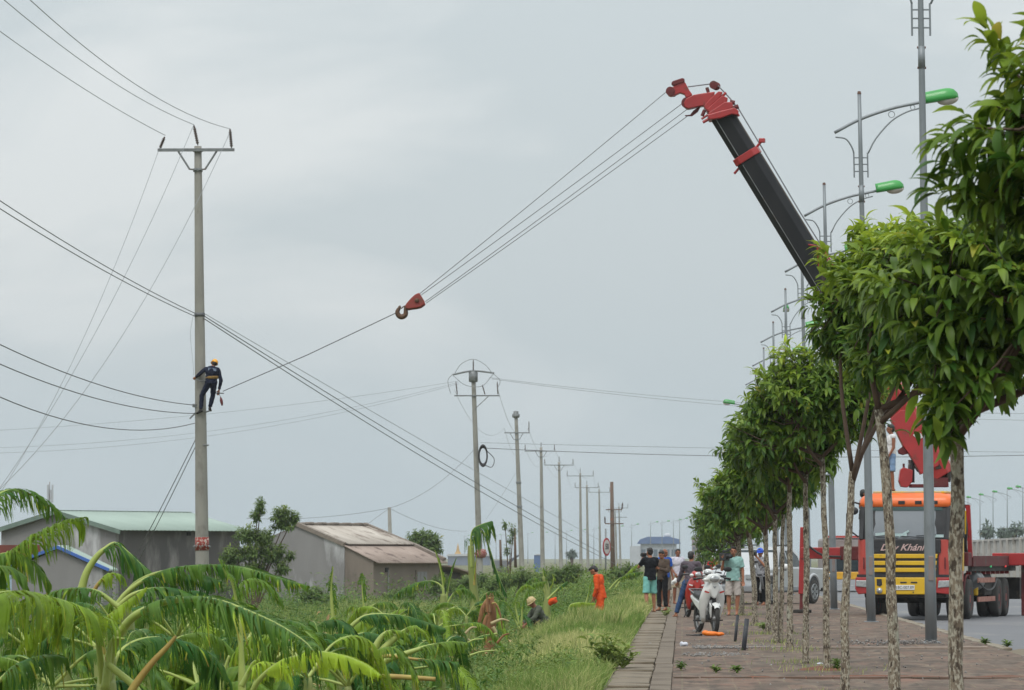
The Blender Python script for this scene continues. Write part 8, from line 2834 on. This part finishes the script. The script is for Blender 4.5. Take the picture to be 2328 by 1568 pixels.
def far_box(name, label, x0, y0, x1, y1, Y, depth, material, cat='building'):
    a, b = P(x0, y1, Y), P(x1, y0, Y)
    t = thing(name, label, cat, ((a.x + b.x) / 2, Y, FIELD_Z))
    w, h = b.x - a.x, b.z - FIELD_Z
    MB().box((0, depth / 2, h / 2), (w, depth, h)).build('wall', material, t)
    return t, w, h


t, w, h = far_box('terminal_building', 'far building with blue roof behind the heads of the bystanders', 1456, 1236, 1538, 1272, BYd, 12, m_bw)
MB().prism([(-w / 2 - 1.0, h), (w / 2 + 1.2, h), (w / 2 + .8, h + 1.3), (w / 2 - 2, h + 2.0), (-w / 2 + 2, h + 2.0), (-w / 2 - .2, h + 1.2)], -1, 13, 'y').build('roof', m_bblue, t)
for k in range(6):
    MB().box((-w / 2 + w * (k + .5) / 6, -.05, h * .6), (w / 9, .3, h * .3)).build('window', m_bwin, t)
MB().ell((w * .25, 5, h + 2.3), (1.0, 1.0, .8), 12, 8).build('dome', m_bw, t, smooth=True)
MB().box((-w * .5 - 1.5, 3, h * .45), (3.0, 8, h * .9)).build('annex', m_bw, t)
t, w, h = far_box('tower_block', 'far pinkish grey tower block left of the tree row', 1573, 1222, 1592, 1275, 1100, 8, mat('far_pink', lin((150, 140, 140)), .9, lin((134, 122, 122)), nscale=.4))
for i in range(4):
    for j in range(2):
        MB().box((-w / 4 + j * w / 2, -.03, h * (.35 + .15 * i)), (w / 5, .2, h * .07)).build('window', m_bwin, t)
MB().box((0, 3, h + .4), (w * .5, 3, .8)).build('roof_house', m_bw, t)
# golden stupa and port sheds
sp_ = P(1041, 1262, 1500)
stp = thing('stupa', 'tiny golden pointed stupa on the horizon right of the low house', 'stupa', (sp_.x, 1500, FIELD_Z))
s_ = 1500 / FPX
zb = sp_.z - FIELD_Z
MB().lathe([(13 * s_, zb - .2), (13 * s_, zb), (8 * s_, zb + 3 * s_), (5 * s_, zb + 8 * s_), (3 * s_, zb + 13 * s_), (2.2 * s_, zb + 20 * s_), (.4 * s_, zb + 27 * s_)], 14).build('spire', mat('gold', lin((188, 150, 84)), .6), stp, smooth=True)
MB().box((0, 0, zb / 2 - .1), (24 * s_, 6, zb - .2)).build('base', m_bw, stp)
t, w, h = far_box('port_shed', 'long low blue-grey port shed on the horizon behind the tall banana plant', 1018, 1264, 1112, 1276, 1400, 10, mat('far_bluegrey', lin((116, 126, 146)), .8))
MB().prism([(-w / 2 - .5, h), (w / 2 + .5, h), (w / 2, h + .7), (-w / 2, h + .7)], -.5, 10.5, 'y').build('roof', mat('far_whiteroof', lin((196, 198, 200)), .7), t)
t, w, h = far_box('port_shed', 'small bright blue cabin on the horizon between the poles', 1214, 1262, 1232, 1274, 700, 4, m_bblue)
MB().prism([(-w / 2 - .1, h), (w / 2 + .1, h), (0, h + .25)], -.1, 4.1, 'y').build('roof', m_bw, t)
# excavator silhouette on the horizon
ep = P(1140, 1276, 560)
ex = thing('excavator', 'small grey excavator with raised arm on the horizon left of the thick pale pole', 'excavator', (ep.x, 560, FIELD_Z))
m_ex = mat('excavator_grey', lin((92, 98, 112)), .7)
m_ex2 = mat('excavator_body', lin((122, 124, 130)), .7)
k_ = .056
MB().box((0, 0, .55), (2.2, 1.6, .7)).build('tracks', m_under, ex, bev=.2)
MB().box((-.1, 0, 1.5), (1.7, 1.4, 1.1)).build('cab', m_ex2, ex, bev=.1)
MB().beam((.6, 0, 1.4), (1.6, 0, 2.3), .3).build('arm', m_ex, ex)
MB().beam((1.6, 0, 2.3), (2.6, 0, 2.9), .22).build('arm', m_ex, ex)
MB().prism([(1.0, 1.5), (1.7, 2.2), (1.3, 2.3), (.9, 1.9)], -.2, .2, 'y').build('bucket', m_ex, ex)
# telecom mast far left
tm = P(113, 1095, 640)
mt = thing('telecom_mast', 'pale telecom mast with antennas beyond the warehouse, far left', 'mast', (tm.x, 640, FIELD_Z))
hh = tm.z - FIELD_Z
m_mast = mat('mast_pale', lin((172, 176, 180)), .6, lin((150, 120, 116)), nscale=.6, sharp=.7)
for sx, sy_ in ((-1, 0), (1, 0), (0, 1)):
    MB().tube([(sx * .5, sy_ * .5, 0), (sx * .22, sy_ * .22, hh - 1.2)], .07, 6).build('mast_leg', m_mast, mt)
for k in range(12):
    z0_, z1_ = (hh - 1.2) * k / 12, (hh - 1.2) * (k + 1) / 12
    MB().beam((-.5 + .28 * k / 12, 0, z0_), (.5 - .28 * (k + 1) / 12, 0, z1_), .06).build('lattice_bar', m_mast, mt)
for a in range(3):
    an = 2 * PI * a / 3
    MB().box((.42 * math.cos(an), .42 * math.sin(an), hh - 1.7), (.26, .2, 2.6)).build('antenna', m_bw, mt, bev=.05)
MB().tube([(0, 0, hh - 3), (0, 0, hh)], .06, 6).build('mast_top', m_mast, mt)

# ================================================================== air
hz = MB().box((0, 1300, 29.5), (900, 2700, 62)).build('haze', None)
hz['kind'] = 'stuff'
hm = bpy.data.materials.new('haze_air')
hm.use_nodes = True
ht = hm.node_tree
ht.nodes.clear()
ho_ = ht.nodes.new('ShaderNodeOutputMaterial')
pv = ht.nodes.new('ShaderNodeVolumePrincipled')
pv.inputs['Color'].default_value = (0.93, 0.97, 1.0, 1)
pv.inputs['Density'].default_value = 0.00015
pv.inputs['Anisotropy'].default_value = 0.0
ht.links.new(pv.outputs['Volume'], ho_.inputs['Volume'])
hz.data.materials.append(hm)
